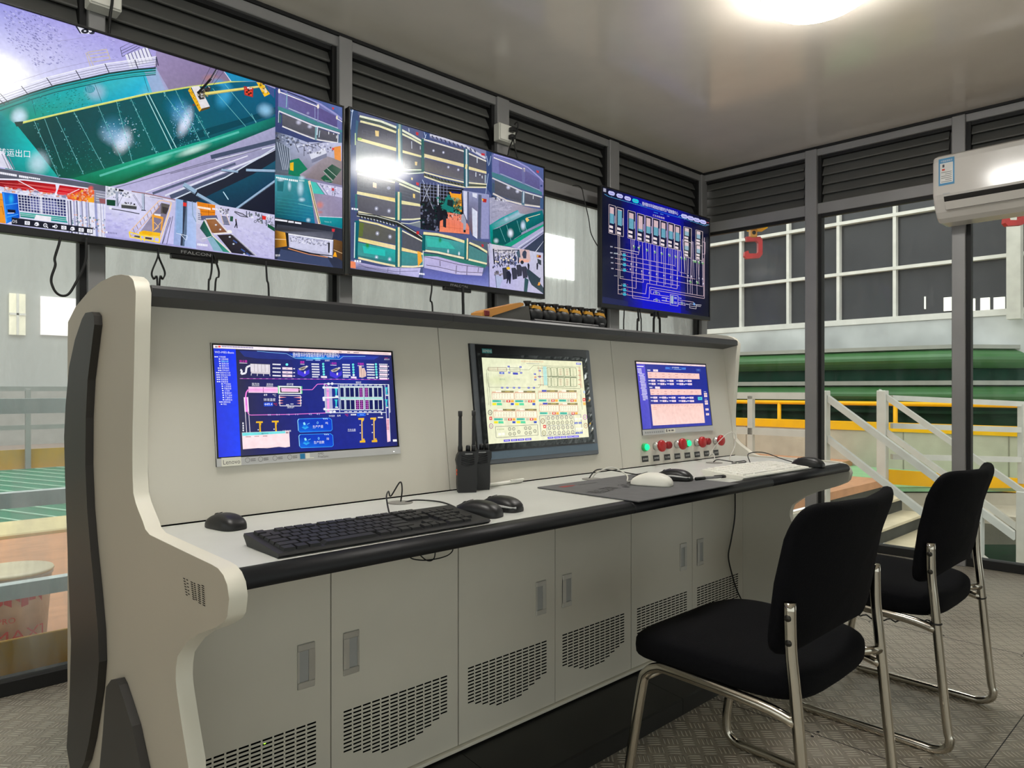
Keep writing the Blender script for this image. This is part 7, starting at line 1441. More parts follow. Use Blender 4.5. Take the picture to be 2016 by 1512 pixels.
# header
S.P([(430, 244), (900, 264), (940, 330), (600, 318), (480, 300)], (44, 58, 140), .8); S.P([(1400, 285), (1750, 300), (1700, 330), (1390, 326)], (50, 70, 180), .7); S.P([(900, 270), (1420, 292), (1380, 322), (960, 310)], (20, 90, 220), .7); S.G(1150, 315, 240, 22, (30, 170, 250), .9)
S.L([(600, 250), (880, 274), (920, 296), (960, 316), (1150, 322), (1380, 326), (1410, 300), (1620, 298)], 4, (130, 190, 250)); S.G(1165, 320, 60, 8, (160, 250, 255), 1)
S.T('德州聚丰环保智能热镀锌生产线数据中心', 935, 301, 48, (245, 248, 255), .012, width=440); S.dash(1062, 328, 8, 8, 9, (140, 170, 240), .02, .1); S.dash(1148, 330, 6, 8, 9, (170, 190, 240), .02, .1); S.T('星期四', 1238, 344, 15, W_); S.dash(1800, 312, 4, 8, 6, (190, 70, 130)); S.T('返回主页', 1795, 332, 13, W_)
MG = (236, 60, 200)
for s_, x, y, w_ in (('除尘器', 432, 352, 74), ('酸雾', 1006, 362, 40), ('一级水洗', 1290, 372, 58), ('干燥机', 1545, 378, 60)): S.T(s_, x, y, 24, MG, .02, width=w_); S.L([(x, y+8), (x+w_, y+11)], 4, W_)
# filter house
S.P([(535, 368), (720, 375), (722, 450), (538, 442)], (228, 222, 230)); S.LL([[(572+34*i, 370), (574+34*i, 445)] for i in range(5)], 4, (170, 160, 170)); S.P([(540, 440), (722, 450), (718, 466), (545, 458)], (214, 206, 214)); S.LL([[(545, 455), (543, 478)], [(602, 460), (600, 482)], [(660, 462), (660, 482)], [(718, 462), (720, 484)]], 7, (206, 204, 220)); S.L([(535, 385), (500, 400), (492, 455), (450, 465), (455, 430), (440, 425)], 18, (236, 236, 244)); S.L([(535, 366), (725, 374)], 4, (90, 90, 100))
for i, (y, ) in enumerate(((372,), (408,), (444,), (478,))): S.dash(745, y-6, 6, 13, 13, W_, .04, .15)
S.E(880, 375, 13, 12, (120, 236, 240))
for y in (400, 437, 469): S.P([(836, y), (930, y+3), (932, y+25), (838, y+22)], (248, 226, 238)); S.dash(870, y+8, 3, 8, 8, (190, 150, 190)); S.dash(940, y+10, 2, 9, 9, W_)
for x, y in ((980, 400), (1285, 415)):
    S.P([(x, y+20), (x+60, y+50), (x+112, y+20), (x+112, y+60), (x+58, y+92), (x, y+66)], (70, 60, 220)); S.P([(x+8, y+14), (x+60, y-8), (x+104, y-10), (x+60, y+26), (x+20, y+30)], (196, 186, 176)); S.P([(x+20, y+14), (x+60, y), (x+80, y+4), (x+40, y+22)], (110, 104, 100)); S.E(x+86, y-6, 10, 9, (226, 222, 222)); S.P([(x+62, y+40), (x+76, y+34), (x+76, y+60), (x+64, y+62)], (240, 230, 240))
for i in range(5):
    for x, xe, y0 in ((1112, 1222, 370), (1402, 1503, 376), (1630, 1718, 373)): S.dash(x+i*1.5, y0-6+i*24.5, 6, 12, 13, W_, .03, .15); S.E(xe+i*1.5, y0+i*24.5, 11, 11, (110, 230, 226) if not (i == 4 and x == 1402) else (220, 250, 250))
S.dash(1636, 494, 6, 12, 12, W_, .02, .15); S.E(1726, 497, 11, 11, (220, 250, 250)); S.dash(1118, 484, 5, 12, 12, W_, .02, .2); S.P([(1200, 482), (1256, 484), (1258, 502), (1202, 500)], (250, 232, 244)); S.dash(1408, 486, 5, 11, 11, W_, .02, .2); S.P([(1482, 487), (1534, 489), (1536, 507), (1484, 505)], (244, 226, 250))
S.P([(1558, 392), (1580, 384), (1588, 412), (1608, 405), (1626, 450), (1626, 486), (1590, 500), (1562, 494)], (226, 196, 186)); S.LL([[(1580, 400), (1584, 490)], [(1604, 420), (1604, 490)]], 4, (190, 150, 140))
for i in range(4): S.dash(1748, 368+i*38, 8, 10, 9, W_, .02, .2); S.P([(1750, 382+i*38.5), (1825, 384+i*38.5), (1827, 403+i*38.5), (1752, 400+i*38.5)], (250, 226, 240)); S.dash(1832, 388+i*38, 1, 10, 10, W_)
S.L([(432, 508), (1000, 512), (1840, 518)], 3, (226, 70, 220)); S.LL([[(440+60*i, 507+.4*i), (464+60*i, 507+.4*i)] for i in range(23)], 3, (250, 200, 240))
# line diagram
PKL = (248, 130, 226)
for s_, x, y, w_ in (('酸洗池', 548, 566, 70), ('漂洗池', 684, 570, 64), ('烘干室', 876, 570, 64), ('镀锌区', 1528, 552, 52)): S.T(s_, x, y, 22, W_, .01, width=w_); S.L([(x, y+8), (x+w_, y+9)], 3, W_)
S.P([(515, 588), (800, 590), (800, 640), (515, 636)], (252, 190, 238)); S.LL([[(515, 586), (800, 590)], [(515, 638), (800, 641)]], 5, (240, 214, 232)); S.L([(655, 590), (656, 640)], 5, (130, 70, 130)); S.L([(515, 612), (800, 615)], 5, PKL); S.L([(512, 612), (494, 640), (487, 690)], 12, PKL)
S.P([(800, 576), (1012, 580), (1016, 652), (804, 650)], (236, 246, 240)); S.P([(812, 588), (1000, 592), (1004, 642), (816, 640)], (50, 56, 60)); S.P([(824, 596), (986, 600), (988, 634), (828, 632)], (250, 206, 236)); S.LL([[(796, 575), (800, 652)], [(1018, 580), (1020, 650)]], 8, (110, 226, 150)); S.L([(824, 614), (1118, 612), (1166, 560), (1235, 558), (1262, 580), (1266, 610)], 6, PKL)
S.L([(806, 664), (1008, 668), (1010, 766), (812, 764), (806, 664)], 6, (240, 232, 236))
for y, l in ((684, 70), (714, 40), (738, 40)): S.P([(806, y-7), (806+l, y), (806, y+7)], (255, 160, 160)); S.P([(1010, y-5), (1010-l, y+2), (1010, y+9)], (255, 160, 160)); S.LL([[(800, y), (816, y)], [(1004, y), (1018, y)]], 7, W_)
S.T('加热炉', 880, 786, 22, W_, 0, width=66); S.dash(870, 750, 3, 10, 7, W_); S.dash(912, 744, 3, 10, 7, W_); S.T('49', 658, 672, 30, W_, width=34); S.T('℃', 742, 674, 28, W_, width=34); S.T('锌液温度', 658, 718, 30, W_, width=112); S.P([(660, 734), (746, 732), (746, 768), (662, 769)], (36, 86, 226)); S.T('449.4', 664, 760, 30, W_, width=76); S.T('℃', 752, 760, 28, (240, 60, 70), width=34)
S.P([(470, 684), (512, 682), (520, 820), (478, 822)], (250, 232, 246)); S.P([(482, 684), (502, 683), (508, 820), (488, 822)], (250, 140, 236)); S.L([(494, 700), (494, 760)], 3, (120, 60, 120)); S.LL([[(484, 822), (496, 1016)], [(516, 820), (528, 1014)]], 5, (236, 226, 240)); S.L([(500, 812), (516, 846), (536, 852), (900, 845), (1245, 832), (1275, 812)], 6, PKL)
for x, t_ in ((694, '22'), (774, '21'), (872, '12'), (950, '11'), (1082, '42'), (1155, '41')): S.T(t_, x, 856-(x-694)*.016, 20, (200, 210, 255), width=32)
S.T('上料区', 452, 996, 20, W_, width=1) if 0 else S.dash(456, 922, 1, 16, 16, W_); 
for i in range(3): S.dash(458, 945+22*i, 1, 16, 16, W_)
# crane bars
for x, y in ((585, 912), (735, 906)): S.P([(x, y), (x+64, y-2), (x+64, y+14), (x+48, y+15), (x+48, y+36), (x+36, y+36), (x+32, y+14), (x, y+15)], (240, 186, 40)); S.L([(x+36, y+12), (x+40, y+112)], 14, (240, 186, 40)); S.dash(x+16, y+74, 1, 12, 10, W_)
for x, y in ((1552, 880), (1665, 876)): S.P([(x, y), (x+54, y-2), (x+54, y+14), (x+44, y+30), (x+30, y+30), (x+26, y+16), (x, y+16)], (240, 190, 60)); S.L([(x+33, y+14), (x+36, y+210)], 11, (236, 190, 90)); S.P([(x+14, y+214), (x+64, y+208), (x+66, y+230), (x+14, y+232)], (240, 186, 40)); S.P([(x+44, y+194), (x+58, y+194), (x+56, y+214), (x+44, y+214)], (240, 186, 40)); S.LL([[(x+12, y+66), (x+22, y+66)], [(x+14, y+140), (x+24, y+140)]], 8, W_)
S.T('天车位置', 1450, 996, 18, W_, width=76); S.L([(1452, 1004), (1526, 1002)], 3, W_); S.T('小车位置', 832, 1008, 18, W_, .0, width=84)
# galvanising bays
S.L([(1230, 556), (1838, 564), (1850, 826), (1245, 830), (1230, 556)], 6, (226, 232, 240)); S.P([(1238, 580), (1300, 578), (1312, 826), (1248, 828)], (180, 180, 214)); S.P([(1252, 590), (1272, 590), (1280, 820), (1258, 822)], (250, 160, 226)); S.LL([[(1225, 592), (1360, 594)], [(1225, 688), (1370, 684)], [(1235, 800), (1376, 796)]], 12, (240, 244, 246))
for x, y in ((1226, 592), (1226, 690), (1228, 708), (1234, 795), (1270, 558), (1304, 556), (1290, 824), (1326, 820)): S.E(x, y, 13, 12, W_)
for y in (600, 705): S.P([(1325, y), (1358, y), (1352, y+12), (1346, y+60), (1358, y+72), (1330, y+74), (1338, y+60), (1334, y+14)], (60, 214, 220)); S.P([(1334, y+68), (1360, y+68), (1360, y+78), (1334, y+78)], W_)
S.T('2#', 1252, 630, 18, (120, 110, 240)); S.T('3#', 1252, 714, 18, (120, 110, 240)); S.L([(1362, 566), (1376, 828)], 8, (190, 196, 230))
for i, (x, w_) in enumerate(((1374, 48), (1424, 94), (1514, 86), (1604, 86), (1690, 88))):
    for r_, (y0, y1) in enumerate(((578, 688), (694, 806))):
        dx = r_*6; S.P([(x+dx, y0), (x+w_+dx, y0+1), (x+w_+dx+4, y1), (x+dx+5, y1)], (206, 222, 228)); n = 1 if i == 0 else 2; cw = (w_-10)/n
        for k in range(n):
            c = (90, 10, 96) if ((i == 2 and (k == 1 or r_ == 1)) or (i == 3 and k == 0)) else (22, 30, 92)
            xx = x+dx+6+k*cw; S.P([(xx, y0+16), (xx+cw-6, y0+16), (xx+cw-3, y1-8), (xx+3, y1-8)], c)
            if c[0] == 90: S.LL([[(xx+2, y0+30+j*18), (xx+cw-6, y0+30+j*18)] for j in range(5)]+[[(xx+cw*.45, y0+18), (xx+cw*.5, y1-10)]], 3, (220, 120, 230))
S.L([(1374, 690), (1782, 692)], 10, (150, 226, 216)); S.dash(1376, 566, 4, 11, 7, W_); 
for x in (1424, 1465, 1514, 1562, 1606, 1650, 1700, 1744): S.dash(x, 567, 3, 10, 7, W_); S.dash(x-4, 815, 3, 10, 8, W_)
S.P([(1798, 564), (1832, 564), (1848, 1100), (1824, 1106)], (46, 50, 130)); S.LL([[(1800, 564), (1826, 1100)], [(1830, 564), (1852, 1100)]], 5, (226, 230, 246))
for y in (590, 704): S.P([(1798, y), (1828, y), (1822, y+16), (1820, y+54), (1832, y+66), (1806, y+66), (1812, y+54), (1806, y+16)], (60, 206, 216)); S.P([(1808, y+70), (1832, y+70), (1832, y+80), (1808, y+80)], W_)
S.P([(1812, 884), (1840, 882), (1850, 1100), (1824, 1106)], (250, 210, 226)); S.LL([[(1816, 900+14*i), (1842, 899+14*i)] for i in range(7)], 5, (190, 40, 90)); S.dash(1735, 868, 5, 10, 12, W_); S.L([(1760, 830), (1778, 828)], 9, W_); S.L([(1769, 832), (1770, 850)], 10, W_); S.P([(1876, 1082), (1912, 1080), (1914, 1100), (1878, 1102)], (245, 245, 250))
S.T('锌池温度', 1272, 866, 18, W_, width=56); S.T('64', 1350, 866, 28, W_, width=32); S.T('℃', 1424, 862, 28, (236, 40, 80), width=32); S.dash(1480, 842, 4, 13, 13, W_, -.02, .2); S.P([(1542, 838), (1614, 834), (1616, 858), (1544, 861)], (24, 70, 220)); S.L([(1542, 838), (1614, 834), (1616, 858), (1544, 861), (1542, 838)], 4, (40, 130, 250)); S.dash(1564, 843, 4, 10, 9, (120, 180, 250)); S.dash(1630, 838, 2, 9, 9, W_)
# production boxes
for y, t_, u_ in ((884, '生产产量', '吨'), (1032, '生产挂数', '挂')):
    dx = (y-884)*.07; b = [(990+dx, y+4), (1278+dx, y-4), (1298+dx, y+12), (1304+dx, y+104), (1290+dx, y+118), (1000+dx, y+130), (984+dx, y+114), (978+dx, y+18)]
    S.P(b, [(16, 70, 190), (20, 60, 200), (10, 50, 190), (12, 70, 210), (20, 90, 220), (20, 110, 230), (20, 80, 200), (16, 60, 180)]); S.L(b+[b[0]], 5, (60, 160, 250)); S.L([b[0], b[7], b[6]], 6, (150, 220, 255))
    S.P([(1014+dx, y+84), (1046+dx, y+70), (1084+dx, y+82), (1048+dx, y+104)], (50, 170, 240)); S.P([(1020+dx, y+70), (1046+dx, y+58), (1076+dx, y+68), (1048+dx, y+86)], (20, 120, 230)); S.P([(1028+dx, y+40), (1044+dx, y+34), (1054+dx, y+58), (1034+dx, y+62)], (150, 230, 255)); S.L([(1066+dx, y+56), (1090+dx, y+44)], 4, (140, 220, 255))
    S.T('0', 1156+dx, y+52, 34, (150, 226, 255), width=18); S.T(u_, 1238+dx, y+52, 24, W_, width=26); S.T(t_, 1118+dx, y+90, 30, W_, -.04, width=100); S.LL([[(1216+dx+16*i, y-4), (1228+dx+16*i, y+8)] for i in range(3)], 6, (190, 226, 255))
# dialogue
S.P([(450, 1018), (896, 1000), (904, 1150), (860, 1158), (800, 1152), (690, 1166), (600, 1164), (458, 1176)], (255, 228, 232)); S.P([(452, 1020), (860, 1003), (862, 1024), (454, 1050)], (120, 226, 230)); S.T('操作栏', 632, 1034, 18, (40, 90, 110), -.04, width=70); S.dash(866, 1010, 2, 13, 16, (130, 110, 120)); S.dash(486, 1054, 5, 10, 8, (170, 130, 140), -.03); S.dash(568, 1050, 4, 11, 8, (190, 150, 160), -.03); S.dash(648, 1047, 4, 11, 8, (170, 120, 130), -.03); S.P([(690, 1168), (800, 1160), (796, 1152), (600, 1166)], (60, 50, 80), .3)
S.build('display', mon1)

# ---- operator touch panel
S = board_picture(D5, G2); S.fill([(240, 240, 206), (244, 242, 206), (238, 236, 196), (232, 236, 200)])
S.crop(860, 650, 5.6)
BU = (74, 80, 190); GRN = (70, 96, 60); LN = (104, 112, 96)
S.G(650, 560, 200, 80, (214, 220, 170), .6); S.G(800, 420, 280, 60, (250, 250, 224), .5)
S.T('热镀锌自动控制系统', 900, 358, 22, (224, 170, 130), .02, width=250); S.L([(960, 373), (1105, 377)], 5, (170, 170, 170)); S.P([(1508, 362), (1562, 364), (1564, 386), (1510, 384)], (120, 124, 206)); S.dash(1518, 369, 4, 9, 9, (235, 235, 250))
S.L([(540, 418), (742, 420), (744, 458), (542, 455), (540, 418)], 4, (120, 84, 70)); S.LL([[(540, 437), (742, 439)], [(645, 418), (646, 457)]], 4, (150, 70, 70))
S.L([(742, 440), (990, 444), (1040, 396), (1550, 408), (1556, 640), (1560, 650)], 3, LN); S.L([(540, 430), (524, 450), (530, 560), (548, 636), (1100, 640), (1118, 600)], 3, LN); S.LL([[(520, 480), (528, 640), (545, 830)], [(540, 480), (550, 640), (565, 845)]], 3, (130, 130, 110)); S.L([(775, 420), (890, 424), (892, 462), (780, 458), (775, 420)], 4, LN)
for x, y in ((766, 408), (896, 412), (772, 474), (902, 476), (1054, 489), (1058, 550), (692, 640), (750, 640), (822, 640), (880, 640), (984, 640), (1042, 640), (1106, 452), (1106, 518)): S.P([(x-12, y-9), (x+12, y-8), (x+12, y+10), (x-12, y+9)], BU); S.dash(x-6, y-3, 2, 6, 6, (210, 214, 250))
S.P([(662, 466), (716, 468), (716, 492), (664, 490)], (72, 96, 200)); S.P([(810, 472), (866, 474), (868, 498), (812, 496)], BU); S.dash(678, 474, 3, 9, 10, (220, 224, 250)); S.dash(662, 506, 6, 8, 6, (220, 170, 160)); S.P([(1046, 515), (1070, 515), (1070, 532), (1046, 532)], (230, 160, 130)); S.T('酸洗池', 665, 556, 20, (150, 180, 150), width=60); S.T('水洗池', 825, 556, 20, (150, 170, 150), width=60)
S.LL([[(1078, 424), (1185, 426)], [(1080, 516), (1190, 518)], [(1088, 606), (1195, 610)]], 4, (60, 60, 60)); S.P([(1140, 405), (1180, 406), (1192, 612), (1152, 610)], (170, 226, 222), .8); S.LL([[(1090, 402), (1118, 620)], [(1130, 402), (1148, 620)]], 3, (226, 150, 130))
for i, (x, w_) in enumerate(((1188, 34), (1230, 62), (1300, 64), (1374, 62), (1440, 66))):
    for y0, y1 in ((418, 512), (528, 624)): S.L([(x+(y0-418)*.06, y0), (x+w_+(y0-418)*.06, y0+2), (x+w_+8, y1), (x+8, y1), (x+(y0-418)*.06, y0)], 4, GRN); S.L([(x+w_*.5, y0+10), (x+w_*.5+6, y1-6)], 3, (150, 160, 130)); S.LL([[(x+w_*.3, y0+22+18*k), (x+w_*.8, y0+22+18*k)] for k in range(4)], 3, (200, 110, 90) if i in (2, 3) else (190, 196, 150))
S.L([(1188, 516), (1515, 524)], 7, (120, 130, 100)); S.L([(1195, 636), (1550, 648)], 5, (130, 140, 110)); S.LL([[(1535, 410), (1560, 640)], [(1548, 410), (1572, 640)]], 3, (220, 110, 90)); S.LL([[(1530, 450+50*i), (1558, 452+50*i)] for i in range(4)], 6, (220, 130, 110))
def unit(x, y, w_, blue, wide):
    S.P([(x, y), (x+w_*.42, y), (x+w_*.42, y+20), (x, y+20)], (226, 130, 110), .4); S.P([(x+w_*.18, y-8), (x+w_*.42, y-8), (x+w_*.42, y+12), (x+w_*.18, y+12)], BU if blue else (250, 246, 226)); S.P([(x+w_*.43, y-6), (x+w_, y-6), (x+w_, y+14), (x+w_*.43, y+14)], (140, 130, 90)); S.dash(x+w_*.6, y, 5, 11, 7, (226, 200, 90))
    S.L([(x, y+18), (x+w_, y+18), (x+w_+4, y+88), (x+4, y+88), (x, y+18)], 3, (220, 110, 90)); S.P([(x+3, y+22), (x+w_-2, y+22), (x+w_, y+86), (x+6, y+86)], (252, 250, 222))
    for r_ in range(3): S.dash(x+16, y+32+18*r_, 7, w_*.125, 5, (206, 160, 130), 0, .6)
    y2 = y+96; S.P([(x+4, y2), (x+w_*.42, y2), (x+w_*.42, y2+24), (x+4, y2+24)], (90, 206, 180)); S.P([(x+w_*.66, y2), (x+w_*.84, y2), (x+w_*.84, y2+26), (x+w_*.66, y2+26)], (226, 66, 50)); S.E(x+w_*.75, y2+12, 9, 9, (250, 220, 210)); S.P([(x+w_*.86, y2), (x+w_, y2), (x+w_, y2+26), (x+w_*.86, y2+26)], (246, 180, 70)); S.P([(x+w_*.48, y2), (x+w_*.62, y2), (x+w_*.62, y2+26), (x+w_*.48, y2+26)], (206, 200, 176)); S.dash(x+12, y2+8, 6, 11, 7, (40, 130, 120))
    if wide: S.P([(x+4, y2+32), (x+w_*.2, y2+32), (x+w_*.2, y2+58), (x+4, y2+58)], (246, 236, 50)); S.P([(x+w_*.22, y2+32), (x+w_*.44, y2+32), (x+w_*.46, y2+58), (x+w_*.22, y2+58)], (90, 216, 160)); S.P([(x+w_*.86, y2+32), (x+w_*1.0, y2+32), (x+w_*1.0, y2+56), (x+w_*.86, y2+56)], (60, 84, 190))
unit(578, 680, 240, False, True); unit(828, 680, 226, False, True); unit(594, 880, 240, False, True); unit(842, 878, 226, False, True)
unit(1088, 672, 214, True, False); unit(1310, 672, 200, False, False); unit(1098, 812, 214, True, False); unit(1320, 812, 200, False, False)
S.L([(612, 1070), (1076, 1046), (1082, 1160), (620, 1190), (612, 1070)], 4, (96, 96, 100)); S.L([(1098, 950), (1552, 932), (1572, 1140), (1116, 1172), (1098, 950)], 4, (90, 90, 130)); S.LL([[(1165, 948), (1184, 1168)], [(1172, 1056), (1482, 1044)], [(1474, 938), (1496, 1144)]], 3, (110, 110, 150))
for x, y in ((768, 1094), (814, 1092), (772, 1148), (820, 1145), (870, 1126), (945, 1085), (990, 1083), (950, 1138), (995, 1135), (1046, 1116)): S.ring(x, y, 14, 5, (80, 80, 76), 14, 17); S.dash(x-5, y-3, 2, 5, 6, (90, 110, 90))
for r_ in range(4):
    for k in range(6): x = 1195+k*50+r_*6; y = 973-k*2.2+r_*55; S.ring(x, y, 15, 5, (90, 84, 110) if r_ != 1 else (80, 80, 76), 14, 19); S.dash(x-6, y-3, 2, 6, 6, (160, 120, 120))
for x, y, c in ((554, 914, (110, 104, 100)), (564, 1062, (170, 120, 150)), (1600, 962, (190, 120, 190)), (1608, 1055, (190, 150, 120)), (1133, 1006, (150, 120, 100)), (1145, 1138, (160, 150, 110))): S.ring(x, y, 20, 7, c, 16, 26); S.L([(x, y-9), (x, y+9)], 5, (80, 80, 80))
for x, y in ((560, 978), (1152, 1066), (1590, 770)): S.P([(x-15, y-18), (x+15, y-18), (x+16, y+18), (x-14, y+18)], (230, 70, 60)); S.E(x, y, 7, 8, (252, 230, 220))
S.P([(1578, 798), (1608, 798), (1610, 830), (1582, 830)], (244, 196, 100)); S.P([(1580, 670), (1606, 671), (1608, 700), (1584, 700)], (190, 206, 220)); S.LL([[(1555, 660), (1570, 880)], [(1548, 710), (1558, 800)]], 5, (170, 180, 160))
for k, x in enumerate((700, 780, 856, 935)): y = 1218-k*5; S.P([(x, y-6), (x+70, y-11), (x+72, y+12), (x+2, y+18)], (100, 84, 220)); S.dash(x+14, y, 5, 9, 8, (220, 214, 255), -.06)
for k, x in enumerate((1184, 1256, 1326, 1398, 1464)): y = 1182-k*4; S.P([(x, y-2), (x+64, y-6), (x+68, y+16), (x+4, y+22)], (100, 84, 220)); S.dash(x+12, y+4, 5, 9, 8, (220, 214, 255), -.06)
for x, y in ((1484, 1018), (1528, 1016), (1496, 1126), (1538, 1124)): S.P([(x, y), (x+34, y-2), (x+34, y+18), (x, y+20)], (60, 84, 190)); S.dash(x+8, y+6, 2, 9, 7, (220, 226, 250)); S.P([(x, y-46), (x+34, y-48), (x+34, y-26), (x, y-24)], (250, 250, 236))
S.T('手动控制', 625, 1106, 18, (120, 150, 90), -.03, width=80); S.P([(640, 1140), (676, 1138), (678, 1166), (642, 1168)], (252, 252, 240)); S.P([(682, 1136), (712, 1134), (714, 1162), (684, 1164)], (252, 252, 240))
S.build('display', mon2)

# ---- right desk monitor
S = board_picture(D6, G3); S.fill([(40, 40, 150), (24, 40, 160), (28, 44, 140), (36, 44, 150)])
S.crop(1200, 680, 6.72)
S.P([(340, 225), (1258, 258), (1256, 278), (345, 248)], (255, 226, 226)); S.dash(970, 258, 5, 8, 5, (190, 150, 160), .03); S.dash(1050, 261, 3, 8, 5, (170, 130, 150), .03); S.dash(1170, 266, 8, 9, 5, (220, 180, 190), .03)
S.P([(346, 252), (455, 258), (535, 1100), (422, 1112)], [(84, 72, 206), (92, 80, 214), (76, 76, 196), (70, 70, 190)]); S.G(880, 600, 300, 200, (26, 50, 190), .5)
S.dash(355, 276, 8, 11, 13, (240, 240, 255), .03, .1)
for i in range(25): x = 358+i*2.2+(0 if i < 4 else (18 if i % 5 else 8)); S.dash(x, 310+i*17, (5 if i < 4 else 6)-(i == 24)*3, 11, 9, (232, 228, 250), .03, .1)
S.P([(724, 288), (995, 294), (994, 322), (725, 318)], (66, 120, 216)); S.P([(770, 296), (950, 300), (930, 316), (790, 312)], (26, 50, 160)); S.T('生产监控看板', 812, 302, 20, W_, .02, width=92); S.L([(840, 318), (930, 320)], 4, (160, 210, 250)); S.L([(1134, 312), (1186, 314), (1188, 340), (1136, 338), (1134, 312)], 3, (90, 120, 200)); S.dash(1146, 320, 3, 11, 10, (110, 150, 220))
PA = (250, 204, 196)
for x, y in ((490, 325), (514, 550)): S.dash(x, y, 4, 10, 14, W_, .02); S.P([(x+74, y-4), (x+136, y-2), (x+138, y+26), (x+76, y+24)], (250, 230, 238)); S.dash(x+92, y+6, 3, 9, 7, (200, 160, 180))
S.P([(490, 354), (1172, 372), (1178, 444), (498, 438)], PA); S.P([(518, 578), (1196, 580), (1202, 654), (528, 658)], PA); S.P([(530, 780), (1222, 766), (1246, 1026), (556, 1062)], [(250, 206, 196), (248, 206, 196), (250, 210, 200), (252, 214, 206)])
for x, y in ((508, 370), (536, 596)):
    for r_ in range(2):
        for k, dx in enumerate((0, 80, 170, 256, 345, 430, 520, 590)):
            if r_ and k > 4: continue
            S.dash(x+dx+r_*4, y+6+r_*34+dx*.015, 4 if k % 2 == 0 else 2, 9, 8, (200, 140, 140), .01, .25)
for y, xx in ((470, 500), (512, 504), (692, 524), (736, 530)):
    for k, dx in enumerate((0, 116, 240, 366, 480)): S.dash(xx+dx, y-8, 4, 9, 13, (226, 226, 245), .01, .1); S.P([(xx+dx+38, y-12), (xx+dx+90, y-12), (xx+dx+91, y+12), (xx+dx+39, y+12)], (250, 226, 236)); S.dash(xx+dx+54, y-4, 2, 9, 7, (180, 140, 190)); S.E(xx+dx+104, y+4, 7, 9, W_) if k % 2 else None
for k in range(16): S.dash(566+k*40, 794-k*.6, 3, 9, 6, (214, 150, 140), 0, .3); S.dash(566+k*40, 814-k*.6, 2, 9, 5, (220, 170, 160), 0, .3) if k > 1 and k % 3 else None
S.LL([[(556, 826), (606, 824)], [(558, 848), (608, 846)]], 4, (220, 140, 130))
S.P([(1150, 682), (1208, 680), (1210, 722), (1154, 724)], (80, 206, 214)); S.dash(1166, 696, 3, 10, 10, (30, 110, 140))
for y, h_ in ((628, 22), (656, 26), (728, 20), (756, 26), (834, 26), (898, 28)): x = 1232+(y-628)*.1; S.P([(x, y), (x+40, y-1), (x+42, y+h_), (x+2, y+h_+1)], (252, 226, 226)); S.dash(x+8, y+8, 3, 8, 7, (180, 90, 110))
for y in (612, 712): S.dash(1232+(y-612)*.1, y-4, 4, 8, 6, W_)
S.build('display', mon3)
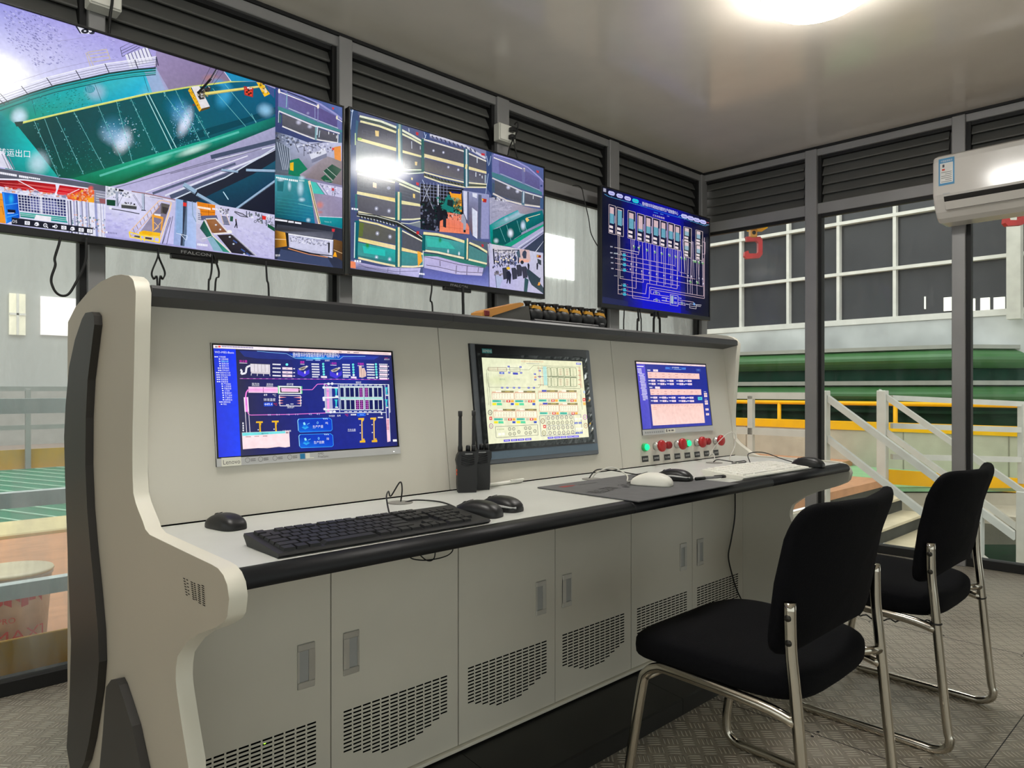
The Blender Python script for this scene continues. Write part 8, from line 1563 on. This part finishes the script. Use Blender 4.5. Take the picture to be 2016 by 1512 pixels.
# ------------------------------------------------------------------ chairs
M_fab = mat('black_fabric', (9, 9, 13), .92, 0, .15, 160, .25, 500, spec=.15)
M_tube = mat('chair_chrome', (196, 190, 178), .16, 1.0, .04)
def make_chair(cx, cy):
    t = thing('visitor_chair', 'nearer black fabric chair on chrome sled legs, closest to the viewer', 'chair', (cx, cy, 0), 'black chairs at the desk')
    P = lambda x, y, z: Vector((cx+x, cy+y, z))
    hw = .232; rt = .0125
    for sg in (-1, 1):
        x = sg*hw
        path = [P(x, .052, .595), P(x, .050, .50), P(x, .040, .40), P(x, .012, .10), P(x, .004, .055), P(x, .012, .028), P(x, .045, .0130), P(x, .10, .0130), P(x, .36, .0130), P(x, .42, .0135), P(x, .452, .030), P(x, .460, .06), P(x, .455, .12), P(x, .420, .315), P(x, .406, .350), P(x, .376, .370), P(x, .33, .374), P(x, .12, .366), P(x, .040, .352)]
        m = MB(); m.tube(smooth_path(path, 4), rt, 12); f = m.build('side_frame', M_tube, t)
        for z, y in ((.565, .0515), (.515, .050)):
            m = MB(); m.lathe([(0, 0), (.0075, 0), (.0065, .0028), (0, .003)], P(x+sg*(rt-.0015), y, z), (sg, 0, 0), 14); m.box((-.0003, -.003, -.0007), (.0003, .003, .0007), Matrix.Translation(P(x+sg*(rt+.0018), y, z))); m.build('screw', mat('screw_dark', (60, 58, 54), .35, .8), f)
    m = MB(); m.tube([P(-hw, .414, .336), P(hw, .414, .336)], .009, 10); m.build('front_crossbar', M_tube, t)
    for sg in (-1, 1):
        m = MB(); m.tube([P(sg*hw, .037, .386), P(sg*.17, .075, .388)], .0105, 10); m.build('seat_bracket', M_tube, t)
    def seat(p):
        u, v = p.x/.236, p.y/.225
        z = p.z+.010*u*u-.022*max(v, 0)**3+.004*v
        y = p.y+(.012*(1-u*u) if v > 0 else 0)
        return Vector((p.x*(1-.05*max(-v, 0)), y, z))
    m = MB(); m.cushion(P(0, .262, .400), (.240, .222, .046), .55, .42, 60, 22, seat); m.build('seat', M_fab, t)
    def back(p):
        u, w_ = p.x/.236, p.z/.176
        bottom_arch = .045*(1-u*u)*max(0, -w_)**1.5
        top_dip = -.012*(1-u*u)*max(0, w_)**2
        x = p.x*(1-.05*max(-w_, 0)**2)
        y = p.y+.046*u*u-.026*w_-.038*max(w_, 0)**2.6+.018*max(0, w_)**8
        return Vector((x, y, p.z+bottom_arch+top_dip))
    # superellipsoid with the thin axis last, then stood upright
    m = MB(); m.cushion(P(0, .026, .630), (.243, .176, .026), .62, .27, 64, 18, lambda p: back(Vector((p.x, p.z, p.y)))); m.build('backrest', M_fab, t)
    return t
ch1 = make_chair(1.643, .612)
ch2 = copy_tree(ch1); ch2.location = (2.482, .596, 0); ch2['label'] = 'farther black fabric chair on chrome sled legs, near the right glass wall'
# twisted black wire tied under the rear of the farther chair
m = MB(); pts = []
for i in range(41):
    f = i/40; a = f*2*PI*9
    pts.append(Vector((2.25+.004*math.cos(a), .650+.30*f, .372-.020*math.sin(PI*f)-.010*f+.004*math.sin(a))))
m.tube(pts, .0022, 6)
m.tube([Vector((2.25+.0142*math.cos(k*PI/6), .6345+.0142*math.sin(k*PI/6), .370)) for k in range(12)], .0024, 6, closed=True)
tag(m.build('tie_wire', M_cab), 'twisted black wire tied around the left rear leg of the farther chair', 'wire')
m = MB(); m.tube([Vector((2.714+.0142*math.cos(k*PI/6), .6345+.0142*math.sin(k*PI/6), .352+.004*math.cos(k*PI/6))) for k in range(12)], .0026, 6, closed=True)
tag(m.build('tie_wire', M_cab), 'black wire ring around the right rear leg of the farther chair', 'wire')
